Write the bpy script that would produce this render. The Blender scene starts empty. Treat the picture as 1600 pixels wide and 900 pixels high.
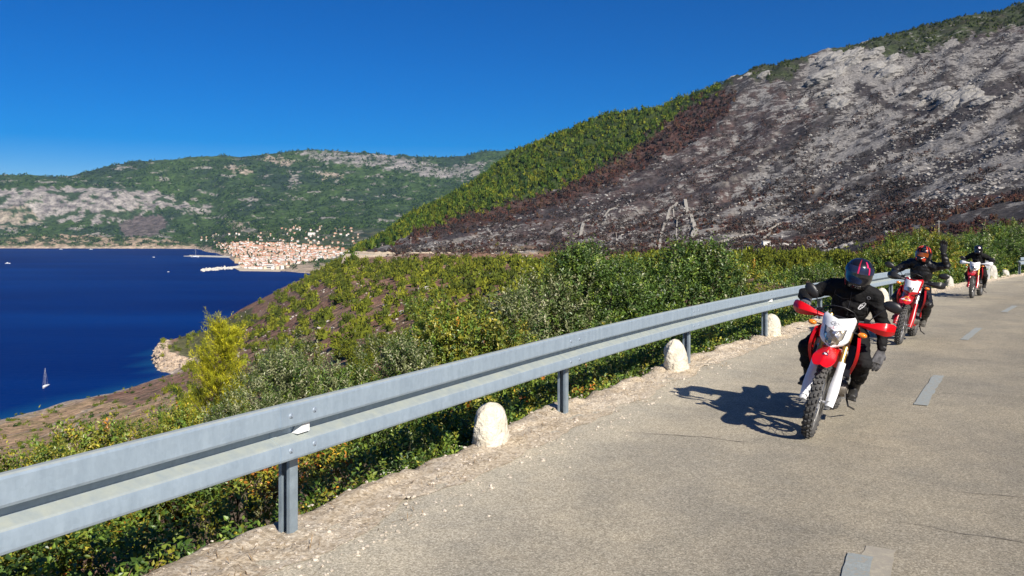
import bpy, math, random
import numpy as np
from mathutils import Vector, Matrix
from mathutils.bvhtree import BVHTree
SC = bpy.context.scene
COL = SC.collection
PI = math.pi
rnd = random.Random(7)
RNG = np.random.default_rng(11)

# ------------------------------------------------------------------ camera, sky, sun, exposure
CAM_Z = 1.83
F = 1300.0                      # focal length in photograph pixels (photograph 1600 wide)
HY = 350.0                      # row of the true horizon
cam_d = bpy.data.cameras.new('camera'); cam = bpy.data.objects.new('camera', cam_d); COL.objects.link(cam)
cam_d.sensor_width = 36; cam_d.lens = 36 * F / 1600
cam_d.shift_y = -(450 - HY) / 1600
cam_d.clip_start = 0.05; cam_d.clip_end = 60000
cam.location = (0, 0, CAM_Z); cam.rotation_euler = (PI / 2, 0, 0)
SC.camera = cam

SUN = Vector((0.72, -1.25, 1.0)).normalized()      # towards the sun
SUN_EL = math.asin(SUN.z); SUN_AZ = math.atan2(SUN.x, SUN.y)
world = bpy.data.worlds.new('World'); SC.world = world; world.use_nodes = True
wn = world.node_tree.nodes; wl = world.node_tree.links
bg = wn['Background']
sky = wn.new('ShaderNodeTexSky'); sky.sky_type = 'NISHITA'; sky.sun_disc = False
sky.sun_elevation = SUN_EL; sky.sun_rotation = SUN_AZ
sky.altitude = 300; sky.air_density = 0.75; sky.dust_density = 0.15; sky.ozone_density = 5.0
hs = wn.new('ShaderNodeHueSaturation'); hs.inputs['Saturation'].default_value = 1.6; hs.inputs['Value'].default_value = 0.90; hs.inputs['Hue'].default_value = 0.514
wl.new(sky.outputs['Color'], hs.inputs['Color']); wl.new(hs.outputs['Color'], bg.inputs['Color'])
bg.inputs['Strength'].default_value = 0.060
sun_d = bpy.data.lights.new('sun', 'SUN'); sun_d.energy = 4.6; sun_d.angle = math.radians(0.55); sun_d.color = (1.0, 0.93, 0.83)
sun_o = bpy.data.objects.new('sun', sun_d); COL.objects.link(sun_o)
sun_o.rotation_euler = SUN.to_track_quat('Z', 'Y').to_euler(); sun_o.location = (60, -100, 90)
SC.view_settings.view_transform = 'Standard'; SC.view_settings.look = 'None'
SC.view_settings.exposure = 0.76; SC.view_settings.gamma = 1.0
SC.cycles.volume_bounces = 0; SC.cycles.max_bounces = 6; SC.cycles.transparent_max_bounces = 8

# ------------------------------------------------------------------ helpers
def smooth(a, b, x):
    t = np.clip((x - a) / (b - a), 0, 1); return t * t * (3 - 2 * t)
def _hash(ix, iy, seed):
    h = (ix.astype(np.int64) * 374761393 + iy.astype(np.int64) * 668265263 + seed * 974711) & 0xFFFFFFFF
    h = ((h ^ (h >> 13)) * 1274126177) & 0xFFFFFFFF
    h = (h ^ (h >> 16)) & 0xFFFFFFFF
    return h
def perlin(x, y, seed=0):
    x = np.asarray(x, float); y = np.asarray(y, float)
    ix = np.floor(x); iy = np.floor(y); fx = x - ix; fy = y - iy
    u = fx * fx * fx * (fx * (fx * 6 - 15) + 10); v = fy * fy * fy * (fy * (fy * 6 - 15) + 10)
    def g(ox, oy):
        a = _hash(ix + ox, iy + oy, seed) / 4294967296.0 * 2 * PI
        return np.cos(a) * (fx - ox) + np.sin(a) * (fy - oy)
    n0 = g(0, 0) * (1 - u) + g(1, 0) * u; n1 = g(0, 1) * (1 - u) + g(1, 1) * u
    return (n0 * (1 - v) + n1 * v) * 1.5
def fbm(x, y, oct=4, seed=0, gain=0.5):
    s = 0; a = 1; f = 1
    for o in range(oct):
        s = s + a * perlin(x * f + 17.3 * o, y * f - 9.1 * o, seed + o); a *= gain; f *= 2.03
    return s
def ridged(x, y, oct=4, seed=0):
    s = 0; a = 1; f = 1
    for o in range(oct):
        s = s + a * (1 - 2 * np.abs(perlin(x * f + 5.7 * o, y * f + 3.3 * o, seed + o))); a *= 0.5; f *= 2.1
    return s
def tag(o, label=None, cat=None, group=None, kind=None):
    if label: o['label'] = label
    if cat: o['category'] = cat
    if group: o['group'] = group
    if kind: o['kind'] = kind
    return o
def empty(name, loc=(0, 0, 0), rot=None):
    o = bpy.data.objects.new(name, None); o.empty_display_size = 0.2; COL.objects.link(o); o.location = loc
    if rot is not None: o.rotation_euler = rot
    return o
def mesh_np(name, V, quads=None, tris=None, mats=(), colors=None, parent=None, smooth_sh=False, midx=None, link=True):
    V = np.asarray(V, np.float32); me = bpy.data.meshes.new(name)
    q = np.zeros((0, 4), np.int32) if quads is None else np.asarray(quads, np.int32).reshape(-1, 4)
    t = np.zeros((0, 3), np.int32) if tris is None else np.asarray(tris, np.int32).reshape(-1, 3)
    me.vertices.add(len(V)); me.vertices.foreach_set('co', V.ravel())
    nl = q.size + t.size; me.loops.add(nl); me.loops.foreach_set('vertex_index', np.concatenate([q.ravel(), t.ravel()]))
    npoly = len(q) + len(t); me.polygons.add(npoly)
    st = np.concatenate([np.arange(len(q)) * 4, len(q) * 4 + np.arange(len(t)) * 3]).astype(np.int32)
    me.polygons.foreach_set('loop_start', st)
    for m in mats: me.materials.append(m)
    if midx is not None: me.polygons.foreach_set('material_index', np.asarray(midx, np.int32))
    if colors is not None:
        ca = me.color_attributes.new('Col', 'FLOAT_COLOR', 'POINT')
        c = np.ones((len(V), 4), np.float32); c[:, :3] = colors; ca.data.foreach_set('color', c.ravel())
    me.update(calc_edges=True)
    me.polygons.foreach_set('use_smooth', np.full(npoly, bool(smooth_sh)))
    me.validate(clean_customdata=False)
    if not link: return me
    o = bpy.data.objects.new(name, me); COL.objects.link(o)
    if parent: o.parent = parent
    return o
def grid_quads(nr, nc):
    i = np.arange(nr * nc).reshape(nr, nc)
    return np.stack([i[:-1, :-1], i[:-1, 1:], i[1:, 1:], i[1:, :-1]], -1).reshape(-1, 4)

class MB:
    """Collects shapes and links them as ONE mesh object."""
    def __init__(s): s.v = []; s.f = []; s.m = []
    def add(s, vs, fs, mi=0):
        o = len(s.v); s.v += [tuple(map(float, p)) for p in vs]
        for f in fs: s.f.append(tuple(i + o for i in f)); s.m.append(mi)
        return s
    def box(s, c, size, R=None, taper=1.0, mi=0):
        hx, hy, hz = [k / 2 for k in size]; vs = []
        for z in (-1, 1):
            k = taper if z > 0 else 1
            for x, y in ((-1, -1), (1, -1), (1, 1), (-1, 1)):
                p = Vector((x * hx * k, y * hy * k, z * hz))
                if R is not None: p = R @ p
                vs.append(p + Vector(c))
        return s.add(vs, [(3, 2, 1, 0), (4, 5, 6, 7), (0, 1, 5, 4), (1, 2, 6, 5), (2, 3, 7, 6), (3, 0, 4, 7)], mi)
    def loft(s, rings, caps=True, mi=0, closed=True):
        n = len(rings[0]); vs = [p for r in rings for p in r]; fs = []
        for i in range(len(rings) - 1):
            for j in range(n if closed else n - 1):
                a = i * n + j; b = i * n + (j + 1) % n
                fs.append((a, b, b + n, a + n))
        if caps and closed:
            fs.append(tuple(reversed(range(n)))); fs.append(tuple(range((len(rings) - 1) * n, len(rings) * n)))
        return s.add(vs, fs, mi)
    def tube(s, path, rad, n=10, caps=True, mi=0, squash=None, up=None):
        P = [Vector(p) for p in path]; k = len(P)
        R = rad if isinstance(rad, (list, tuple)) else [rad] * k
        rings = []; ref = Vector(up) if up else None
        for i in range(k):
            t = (P[min(i + 1, k - 1)] - P[max(i - 1, 0)]).normalized()
            if ref is None:
                ref = Vector((0, 0, 1)) if abs(t.z) < 0.9 else Vector((1, 0, 0))
            a = (ref - t * ref.dot(t))
            a = a.normalized() if a.length > 1e-6 else t.orthogonal().normalized()
            b = t.cross(a); ref = a if up is None else Vector(up)
            r = R[i]; ra, rb = (r if isinstance(r, (tuple, list)) else (r, r))
            rings.append([P[i] + a * math.cos(2 * PI * j / n) * ra + b * math.sin(2 * PI * j / n) * rb for j in range(n)])
        return s.loft(rings, caps, mi)
    def lathe(s, prof, c=(0, 0, 0), n=24, axis='y', mi=0, closed=False):
        rings = []
        for j in range(n):
            a = 2 * PI * j / n; ring = []
            for r, h in prof:
                x, y = r * math.cos(a), r * math.sin(a)
                p = (x, h, y) if axis == 'y' else ((x, y, h) if axis == 'z' else (h, x, y))
                ring.append((p[0] + c[0], p[1] + c[1], p[2] + c[2]))
            rings.append(ring)
        k = len(prof); vs = [p for r in rings for p in r]; fs = []
        for j in range(n):
            for i in range(k if closed else k - 1):
                a = j * k + i; b = j * k + (i + 1) % k; c2 = ((j + 1) % n) * k + (i + 1) % k; d = ((j + 1) % n) * k + i
                fs.append((a, b, c2, d) if axis != 'y' else (d, c2, b, a))
        return s.add(vs, fs, mi)
    def ball(s, c, r, n=12, m=8, R=None, mi=0):
        rr = r if isinstance(r, (tuple, list)) else (r, r, r); vs = []; fs = []
        vs.append((0, 0, -rr[2]))
        for i in range(1, m):
            a = -PI / 2 + PI * i / m
            for j in range(n):
                b = 2 * PI * j / n; vs.append((rr[0] * math.cos(a) * math.cos(b), rr[1] * math.cos(a) * math.sin(b), rr[2] * math.sin(a)))
        vs.append((0, 0, rr[2])); T = len(vs) - 1
        for j in range(n): fs.append((0, 1 + (j + 1) % n, 1 + j)); fs.append((T, 1 + (m - 2) * n + j, 1 + (m - 2) * n + (j + 1) % n))
        for i in range(m - 2):
            for j in range(n):
                a = 1 + i * n + j; b = 1 + i * n + (j + 1) % n; fs.append((a, b, b + n, a + n))
        out = []
        for p in vs:
            p = Vector(p); p = R @ p if R is not None else p; out.append(p + Vector(c))
        return s.add(out, fs, mi)
    def plate(s, pts, off, mi=0):
        """closed outline of 3-D points, thickened by the vector off"""
        n = len(pts); off = Vector(off); a = [Vector(p) for p in pts]; b = [p + off for p in a]
        return s.add(a + b, [tuple(range(n)), tuple(reversed(range(n, 2 * n)))] + [(i, i + n, (i + 1) % n + n, (i + 1) % n) for i in range(n)], mi)
    def sheet(s, grid, th=0.004, mi=0, nrm=None):
        """grid[r][c] of points given a thickness along its normals"""
        nr, nc = len(grid), len(grid[0]); G = np.array([[list(p) for p in r] for r in grid], float)
        du = np.gradient(G, axis=0); dv = np.gradient(G, axis=1); N = np.cross(du, dv); N /= np.maximum(np.linalg.norm(N, axis=2, keepdims=True), 1e-9)
        B = G - N * th; vs = list(G.reshape(-1, 3)) + list(B.reshape(-1, 3)); M = nr * nc; fs = []
        for i in range(nr - 1):
            for j in range(nc - 1):
                a = i * nc + j; q = (a, a + nc, a + nc + 1, a + 1); fs.append(q); fs.append(tuple(M + k for k in reversed(q)))
        bd = [j for j in range(nc)] + [i * nc + nc - 1 for i in range(1, nr)] + [(nr - 1) * nc + j for j in range(nc - 2, -1, -1)] + [i * nc for i in range(nr - 2, 0, -1)]
        for k in range(len(bd)):
            a, b = bd[k], bd[(k + 1) % len(bd)]; fs.append((a, b, b + M, a + M))
        return s.add(vs, fs, mi)
    def build(s, name, mats, parent=None, ang=35, bevel=0, xf=None, link=True, flat=False):
        me = bpy.data.meshes.new(name); me.from_pydata(s.v, [], s.f)
        for m in (mats if isinstance(mats, (list, tuple)) else [mats]): me.materials.append(m)
        me.polygons.foreach_set('material_index', s.m)
        if xf is not None: me.transform(xf)
        me.update(); import bmesh
        bm = bmesh.new(); bm.from_mesh(me); bmesh.ops.recalc_face_normals(bm, faces=bm.faces)
        if bevel:
            eds = [e for e in bm.edges if len(e.link_faces) == 2 and e.calc_face_angle(0) > math.radians(40)]
            bmesh.ops.bevel(bm, geom=eds, offset=bevel, segments=2, affect='EDGES', clamp_overlap=True)
        bm.to_mesh(me); bm.free()
        if not flat: me.shade_smooth(); me.set_sharp_from_angle(angle=math.radians(ang))
        if not link: return me
        o = bpy.data.objects.new(name, me); COL.objects.link(o)
        if parent: o.parent = parent
        return o

# ------------------------------------------------------------------ materials
def new_mat(name):
    m = bpy.data.materials.new(name); m.use_nodes = True; nt = m.node_tree
    return m, nt, nt.nodes['Principled BSDF']
def mat(name, col, rough=0.5, metal=0.0, var=0.0, scale=20, bump=0.0, bscale=None, coat=0.0, spec=None, col2=None, dist=0.002):
    m, nt, b = new_mat(name); N = nt.nodes; L = nt.links
    b.inputs['Base Color'].default_value = (*col, 1); b.inputs['Roughness'].default_value = rough; b.inputs['Metallic'].default_value = metal
    if coat: b.inputs['Coat Weight'].default_value = coat; b.inputs['Coat Roughness'].default_value = 0.12
    if spec is not None: b.inputs['Specular IOR Level'].default_value = spec
    tc = N.new('ShaderNodeTexCoord')
    if var or col2:
        n = N.new('ShaderNodeTexNoise'); n.inputs['Scale'].default_value = scale; n.inputs['Detail'].default_value = 6; n.inputs['Roughness'].default_value = 0.65
        L.new(tc.outputs['Object'], n.inputs['Vector'])
        r = N.new('ShaderNodeValToRGB'); c2 = col2 or tuple(min(1, c * (1 + var)) for c in col); c1 = col if col2 else tuple(c * (1 - var) for c in col)
        r.color_ramp.elements[0].color = (*c1, 1); r.color_ramp.elements[1].color = (*c2, 1)
        r.color_ramp.elements[0].position = 0.32; r.color_ramp.elements[1].position = 0.68
        L.new(n.outputs['Fac'], r.inputs['Fac']); L.new(r.outputs['Color'], b.inputs['Base Color'])
    if bump:
        n2 = N.new('ShaderNodeTexNoise'); n2.inputs['Scale'].default_value = bscale or scale; n2.inputs['Detail'].default_value = 8
        L.new(tc.outputs['Object'], n2.inputs['Vector'])
        bp = N.new('ShaderNodeBump'); bp.inputs['Strength'].default_value = bump; bp.inputs['Distance'].default_value = dist
        L.new(n2.outputs['Fac'], bp.inputs['Height']); L.new(bp.outputs['Normal'], b.inputs['Normal'])
    return m
def leaf_mat(name, rough=0.5, transl=0.25, tint=(1, 1, 1), spec=0.4):
    m, nt, b = new_mat(name); N = nt.nodes; L = nt.links
    a = N.new('ShaderNodeAttribute'); a.attribute_name = 'Col'
    L.new(a.outputs['Color'], b.inputs['Base Color']); b.inputs['Roughness'].default_value = rough; b.inputs['Specular IOR Level'].default_value = spec
    tr = N.new('ShaderNodeBsdfTranslucent'); L.new(a.outputs['Color'], tr.inputs['Color'])
    mx = N.new('ShaderNodeMixShader'); mx.inputs[0].default_value = transl
    L.new(b.outputs[0], mx.inputs[1]); L.new(tr.outputs[0], mx.inputs[2]); L.new(mx.outputs[0], N['Material Output'].inputs['Surface'])
    return m
def attr_mat(name, rough=0.9, nscale=0.3, nvar=0.35, bump=0.6, bscale=0.5, bdist=1.0, fine=None, rock=None):
    """vertex colour (what the ground is made of) times noise, with relief"""
    m, nt, b = new_mat(name); N = nt.nodes; L = nt.links
    a = N.new('ShaderNodeAttribute'); a.attribute_name = 'Col'; geo = N.new('ShaderNodeNewGeometry')
    n = N.new('ShaderNodeTexNoise'); n.inputs['Scale'].default_value = nscale; n.inputs['Detail'].default_value = 9; n.inputs['Roughness'].default_value = 0.72
    L.new(geo.outputs['Position'], n.inputs['Vector'])
    mr = N.new('ShaderNodeMapRange'); mr.inputs['From Min'].default_value = 0.3; mr.inputs['From Max'].default_value = 0.7
    mr.inputs['To Min'].default_value = 1 - nvar; mr.inputs['To Max'].default_value = 1 + nvar; L.new(n.outputs['Fac'], mr.inputs['Value'])
    mu = N.new('ShaderNodeVectorMath'); mu.operation = 'SCALE'; L.new(a.outputs['Color'], mu.inputs[0]); L.new(mr.outputs['Result'], mu.inputs['Scale'])
    if fine:      # dark pits and tufts between the stones
        n3 = N.new('ShaderNodeTexNoise'); n3.inputs['Scale'].default_value = fine[0]; n3.inputs['Detail'].default_value = 5; n3.inputs['Roughness'].default_value = 0.8; L.new(geo.outputs['Position'], n3.inputs['Vector'])
        m3 = N.new('ShaderNodeMapRange'); m3.inputs['From Min'].default_value = 0.38; m3.inputs['From Max'].default_value = 0.58; m3.inputs['To Min'].default_value = fine[1]; m3.inputs['To Max'].default_value = fine[2]; L.new(n3.outputs['Fac'], m3.inputs['Value'])
        mu2 = N.new('ShaderNodeVectorMath'); mu2.operation = 'SCALE'; L.new(mu.outputs[0], mu2.inputs[0]); L.new(m3.outputs['Result'], mu2.inputs['Scale']); mu = mu2
    col = mu.outputs[0]
    if rock:      # bare pale rock breaking through where the attribute says so, with crisp broken edges
        ra = N.new('ShaderNodeAttribute'); ra.attribute_name = 'Rock'
        mp = N.new('ShaderNodeMapping'); mp.inputs['Rotation'].default_value = (0.0, 0.55, 0.35); mp.inputs['Scale'].default_value = (0.55, 1.0, 1.9); L.new(geo.outputs['Position'], mp.inputs['Vector'])
        rn = N.new('ShaderNodeTexNoise'); rn.inputs['Scale'].default_value = 0.13; rn.inputs['Detail'].default_value = 7; rn.inputs['Roughness'].default_value = 0.78; L.new(mp.outputs[0], rn.inputs['Vector'])
        th = N.new('ShaderNodeMapRange'); th.inputs['To Min'].default_value = 0.78; th.inputs['To Max'].default_value = 0.36; th.clamp = False; L.new(ra.outputs['Fac'], th.inputs['Value'])
        sb = N.new('ShaderNodeMath'); sb.operation = 'SUBTRACT'; L.new(rn.outputs['Fac'], sb.inputs[0]); L.new(th.outputs['Result'], sb.inputs[1])
        mk = N.new('ShaderNodeMapRange'); mk.inputs['From Min'].default_value = -0.02; mk.inputs['From Max'].default_value = 0.03; L.new(sb.outputs[0], mk.inputs['Value'])
        rc = N.new('ShaderNodeTexNoise'); rc.inputs['Scale'].default_value = 0.5; rc.inputs['Detail'].default_value = 6; L.new(geo.outputs['Position'], rc.inputs['Vector'])
        rr = N.new('ShaderNodeValToRGB'); rr.color_ramp.elements[0].position = .35; rr.color_ramp.elements[1].position = .65; rr.color_ramp.elements[0].color = (*[k * .62 for k in rock], 1); rr.color_ramp.elements[1].color = (*[k * 1.2 for k in rock], 1); L.new(rc.outputs['Fac'], rr.inputs['Fac'])
        mxr = N.new('ShaderNodeMix'); mxr.data_type = 'RGBA'; L.new(mk.outputs['Result'], mxr.inputs['Factor']); L.new(col, mxr.inputs['A']); L.new(rr.outputs['Color'], mxr.inputs['B']); col = mxr.outputs['Result']
    L.new(col, b.inputs['Base Color']); b.inputs['Roughness'].default_value = rough; b.inputs['Specular IOR Level'].default_value = 0.15
    n2 = N.new('ShaderNodeTexNoise'); n2.inputs['Scale'].default_value = bscale; n2.inputs['Detail'].default_value = 8; n2.inputs['Roughness'].default_value = 0.65
    L.new(geo.outputs['Position'], n2.inputs['Vector'])
    bp = N.new('ShaderNodeBump'); bp.inputs['Strength'].default_value = bump; bp.inputs['Distance'].default_value = bdist
    L.new(n2.outputs['Fac'], bp.inputs['Height']); L.new(bp.outputs['Normal'], b.inputs['Normal'])
    return m

# ------------------------------------------------------------------ plan of the road edge (line of the guardrail posts)
_ky = np.array([-200, -60, -10, 0, 5.03, 8.47, 11.84, 14.6, 18.6, 23.1, 29.4, 34, 39, 50, 80, 160, 400.])
_kx = np.array([-113, -37, -9.65, -4.15, -1.354, 0.515, 2.54, 4.35, 7.15, 10.5, 15.4, 19.3, 23.6, 33.2, 60, 134, 360.])
_ty = np.arange(-200, 400, 0.25)
_tx = np.interp(_ty, _ky, _kx); _k = np.hanning(21); _k /= _k.sum()
_tx = np.convolve(np.pad(_tx, 10, mode='edge'), _k, 'valid')
_tx[:20] = _tx[20]; _sl = np.gradient(_tx, _ty)
_ts = np.concatenate([[0], np.cumsum(np.sqrt(np.diff(_tx) ** 2 + np.diff(_ty) ** 2))])
def xe(y): return np.interp(y, _ty, _tx)
def xs(y): return np.interp(y, _ty, _sl)
def s_of_y(y): return float(np.interp(y, _ty, _ts))
def y_of_s(s): return np.interp(s, _ts, _ty)
def road_z(y): return -0.01308 * np.asarray(y, float) - 0.00012 * np.maximum(np.asarray(y, float) - 14, 0) ** 2
def dist_left(x, y): return (xe(y) - x) / np.sqrt(1 + xs(y) ** 2)
def on_edge(s, d, z=0.0):
    """point at arc length s along the post line, d metres to its left (outer side), z above the road"""
    y = float(y_of_s(s)); m = float(xs(y)); n = math.sqrt(1 + m * m)
    X = float(xe(y)) - d / n; Y = y + d * m / n
    return Vector((X, Y, float(road_z(Y)) + z))
def edge_tan(s):
    y = float(y_of_s(s)); m = float(xs(y)); n = math.sqrt(1 + m * m); return Vector((m / n, 1 / n, 0))
def s_at_px(px, d=0.0):
    ss = np.arange(s_of_y(1.0), s_of_y(60), 0.05); best = min(ss, key=lambda s: abs(800 + F * on_edge(s, d).x / on_edge(s, d).y - px)); return float(best)
# ------------------------------------------------------------------ terrain: height from distance profiles
SEA = -128.0
def yz(d, y): return CAM_Z - (y - HY) / F * d
NEAR = {  # column (photograph pixel) -> [(depth, row)] or [(depth, None, z)]
 -1500: [(60,0,-20),(150,0,-60),(260,0,-128),(400,0,-146)],
 -600: [(60,0,-24),(150,0,-55),(250,0,-92),(360,0,-128),(500,0,-146)],
 -200: [(60,0,-25),(150,0,-54),(300,0,-92),(460,0,-127),(560,0,-140),(800,0,-146)],
 0: [(60,0,-24),(150,0,-52),(300,737),(430,690),(545,656),(600,0,-137),(800,0,-146)],
 100: [(60,0,-24),(150,0,-50),(300,710),(430,672),(560,640),(603,628),(660,0,-138),(900,0,-146)],
 200: [(60,0,-23),(150,0,-47),(300,683),(450,640),(600,615),(652,607),(700,0,-137),(900,0,-146)],
 232: [(60,0,-23),(150,0,-47),(300,674),(450,632),(600,605),(680,594),(720,0,-138),(900,0,-146)],
 246: [(60,0,-23),(150,0,-46),(300,670),(450,628),(600,601),(684,590),(712,0,-131),(742,0,-130),(752,0,-123),(800,0,-114.5),(840,0,-117),(890,0,-134),(1000,0,-146)],
 275: [(60,0,-23),(150,0,-46),(300,660),(450,618),(600,590),(670,580),(706,0,-128),(735,0,-126),(760,0,-120),(820,534),(860,527),(910,0,-134),(1000,0,-146)],
 300: [(60,0,-23),(150,0,-45),(300,650),(450,610),(600,583),(660,576),(720,568),(770,556),(820,540),(870,519),(940,0,-134),(1100,0,-146)],
 340: [(60,0,-22),(150,0,-44),(300,630),(450,590),(600,560),(750,535),(900,510),(950,506),(1000,0,-124),(1100,0,-146)],
 380: [(60,0,-22),(150,0,-42),(320,600),(520,540),(750,505),(950,481),(1000,0,-100),(1150,0,-146)],
 440: [(60,0,-21),(150,0,-40),(350,560),(550,500),(750,468),(930,449),(1000,0,-78),(1250,0,-146)],
 500: [(60,0,-20),(150,0,-38),(300,560),(450,490),(600,450),(800,428),(900,421),(1000,0,-62),(1300,0,-146)],
 545: [(60,0,-19),(150,0,-36),(260,560),(350,505),(450,465),(600,424),(700,402),(800,398),(880,397),(1000,0,-48),(1300,0,-146)],
 575: [(60,0,-19),(150,0,-35),(250,560),(350,500),(450,460),(600,420),(690,398),(740,395),(800,384),(880,381),(1000,0,-38),(1300,0,-146)],
 640: [(60,0,-18),(150,0,-32),(250,540),(400,455),(550,415),(650,397),(700,390),(850,352),(950,336),(1100,0,0),(1400,0,-100)],
 720: [(60,0,-16),(150,0,-28),(250,510),(400,440),(550,408),(640,399),(700,388),(850,340),(1000,294),(1150,0,30),(1600,0,-80)],
 800: [(60,0,-15),(150,0,-22),(250,470),(400,425),(550,402),(620,396),(680,385),(850,330),(1000,275),(1100,236),(1250,0,85),(1700,0,-50)],
 860: [(60,0,-14),(150,0,-20),(250,458),(400,420),(550,399),(620,392),(700,375),(850,320),(1000,250),(1090,214),(1250,0,100),(1700,0,-30)],
 950: [(60,0,-13),(150,0,-17),(230,448),(380,412),(540,394),(610,384),(780,330),(930,263),(1050,195),(1085,178),(1250,0,130),(1700,0,10)],
 1050: [(60,0,-12),(150,0,-14),(200,442),(350,407),(500,397),(590,378),(740,325),(890,250),(1020,180),(1070,162),(1250,0,145),(1700,0,30)],
 1130: [(60,0,-11),(150,0,-12),(190,440),(340,405),(470,400),(570,371),(710,313),(860,232),(990,152),(1055,124),(1250,0,165),(1700,0,60)],
 1200: [(60,0,-10),(150,0,-9.5),(300,408),(440,402),(560,365),(700,300),(850,210),(980,127),(1040,98),(1250,0,190),(1700,0,80)],
 1300: [(60,0,-9),(150,0,-7.6),(280,412),(400,409),(520,365),(680,280),(830,185),(960,100),(1030,74),(1250,0,215),(1700,0,100)],
 1400: [(60,0,-6),(120,0,-4.5),(250,400),(350,390),(480,350),(650,260),(800,170),(930,90),(1020,51),(1250,0,235),(1700,0,120)],
 1500: [(60,0,-3),(120,0,-3),(250,386),(330,374),(450,325),(620,235),(780,140),(920,60),(1010,27),(1250,0,250),(1700,0,140)],
 1600: [(60,0,-1),(120,0,-1.5),(250,376),(310,362),(430,305),(600,210),(760,115),(900,35),(1000,3),(1250,0,270),(1700,0,160)],
 1800: [(60,0,3),(120,350),(250,300),(430,200),(700,40),(950,-70),(1250,0,330),(1700,0,300)],
 2400: [(60,0,6),(120,0,12),(300,0,80),(800,0,380),(1250,0,430),(1700,0,420)],
 4500: [(60,0,6),(120,0,14),(300,0,90),(800,0,380),(1250,0,430),(1700,0,420)],
}
FAR = {
 -1400: [(4300,0,-140),(4400,388),(4700,350),(5000,305),(5700,275),(6800,0,150)],
 -500: [(4350,0,-140),(4440,388),(4700,350),(5000,305),(5700,270),(6800,0,150)],
 0: [(4350,0,-140),(4440,388.5),(4470,380),(4650,366),(4850,345),(4980,318),(5060,303),(5300,292),(5700,269),(6800,0,150)],
 95: [(4350,0,-140),(4440,388.5),(4470,380),(4650,366),(4850,345),(4980,320),(5060,303),(5300,292),(5700,271),(6800,0,150)],
 160: [(4330,0,-140),(4430,388.5),(4460,380),(4650,366),(4850,345),(4990,318),(5080,300),(5300,290),(5750,262),(6800,0,150)],
 240: [(4300,0,-140),(4400,389),(4440,380),(4650,364),(4850,345),(5000,322),(5120,305),(5400,280),(5800,246),(6800,0,200)],
 310: [(4200,0,-140),(4350,389),(4400,383),(4650,362),(4850,343),(5050,320),(5250,300),(5500,270),(5850,240),(6800,0,200)],
 335: [(3700,0,-140),(3800,393),(3950,387),(4300,372),(4650,355),(4900,338),(5200,310),(5500,270),(5850,239),(6800,0,250)],
 352: [(3250,0,-138),(3400,399),(3600,391),(3900,375),(4300,356),(4700,335),(5000,312),(5400,275),(5850,238),(6800,0,250)],
 366: [(2700,0,-137),(3000,405),(3400,392),(3800,374),(4300,352),(4700,332),(5000,310),(5400,275),(5850,238),(6800,0,250)],
 372: [(2330,0,-134),(2380,421),(2700,411),(3000,401),(3400,386),(3800,371),(4300,351),(4800,322),(5300,282),(5860,241),(6800,0,250)],
 400: [(2300,0,-133),(2370,421),(2700,410),(3000,399),(3400,385),(3800,370),(4300,350),(4800,320),(5300,282),(5860,241),(6800,0,250)],
 437: [(2230,0,-132),(2320,422),(2600,411),(3000,397),(3400,382),(3800,368),(4300,349),(4800,320),(5300,280),(5860,239),(6800,0,250)],
 480: [(2150,0,-131),(2250,423),(2600,410),(3000,394),(3400,379),(3800,365),(4300,347),(4800,318),(5300,278),(5850,236),(6800,0,250)],
 540: [(2150,0,-122),(2500,411),(3000,388),(3500,368),(4000,350),(4600,322),(5200,282),(5800,235),(6800,0,250)],
 620: [(2150,0,-112),(3000,380),(4000,345),(4800,312),(5300,277),(5800,243),(6800,0,250)],
 690: [(2150,0,-100),(3000,375),(4000,342),(4800,310),(5300,277),(5800,244),(6800,0,250)],
 740: [(2150,0,-100),(3000,373),(4000,340),(4800,306),(5300,272),(5800,240),(6800,0,250)],
 800: [(2150,0,-100),(3000,370),(4000,338),(4800,302),(5300,266),(5800,232),(6800,0,250)],
 1100: [(2150,0,-100),(3000,360),(4000,330),(4800,290),(5300,260),(5800,225),(6800,0,250)],
}
def make_field(tab, d0, d1, n=400):
    ld = np.linspace(math.log(d0), math.log(d1), n); cols = sorted(tab); Z = []
    for c in cols:
        kn = tab[c]; D = [k[0] for k in kn]; Zk = [k[2] if len(k) == 3 else yz(k[0], k[1]) for k in kn]
        z = np.interp(ld, np.log(D), Zk)
        z = np.convolve(np.pad(z, 3, mode='edge'), np.array([1, 2, 3, 4, 3, 2, 1]) / 16, 'valid')
        Z.append(z)
    Z = np.array(Z)
    # dense columns, lightly smoothed
    pc = np.arange(cols[0], cols[-1] + 1, 4.0); Zd = np.array([np.interp(pc, cols, Z[:, i]) for i in range(n)]).T
    k = np.hanning(9); k /= k.sum()
    Zs = np.array([np.convolve(np.pad(Zd[:, i], 4, mode='edge'), k, 'valid') for i in range(n)]).T
    def f(px, d):
        a = np.clip((px - pc[0]) / 4.0, 0, len(pc) - 1.001); b = np.clip((np.log(np.maximum(d, 1)) - ld[0]) / (ld[-1] - ld[0]) * (n - 1), 0, n - 1.001)
        i = a.astype(int); j = b.astype(int); fa = a - i; fb = b - j
        return (Zs[i, j] * (1 - fa) * (1 - fb) + Zs[i + 1, j] * fa * (1 - fb) + Zs[i, j + 1] * (1 - fa) * fb + Zs[i + 1, j + 1] * fa * fb)
    return f
f_near = make_field(NEAR, 60, 1700); f_far = make_field(FAR, 2150, 6800)

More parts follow.
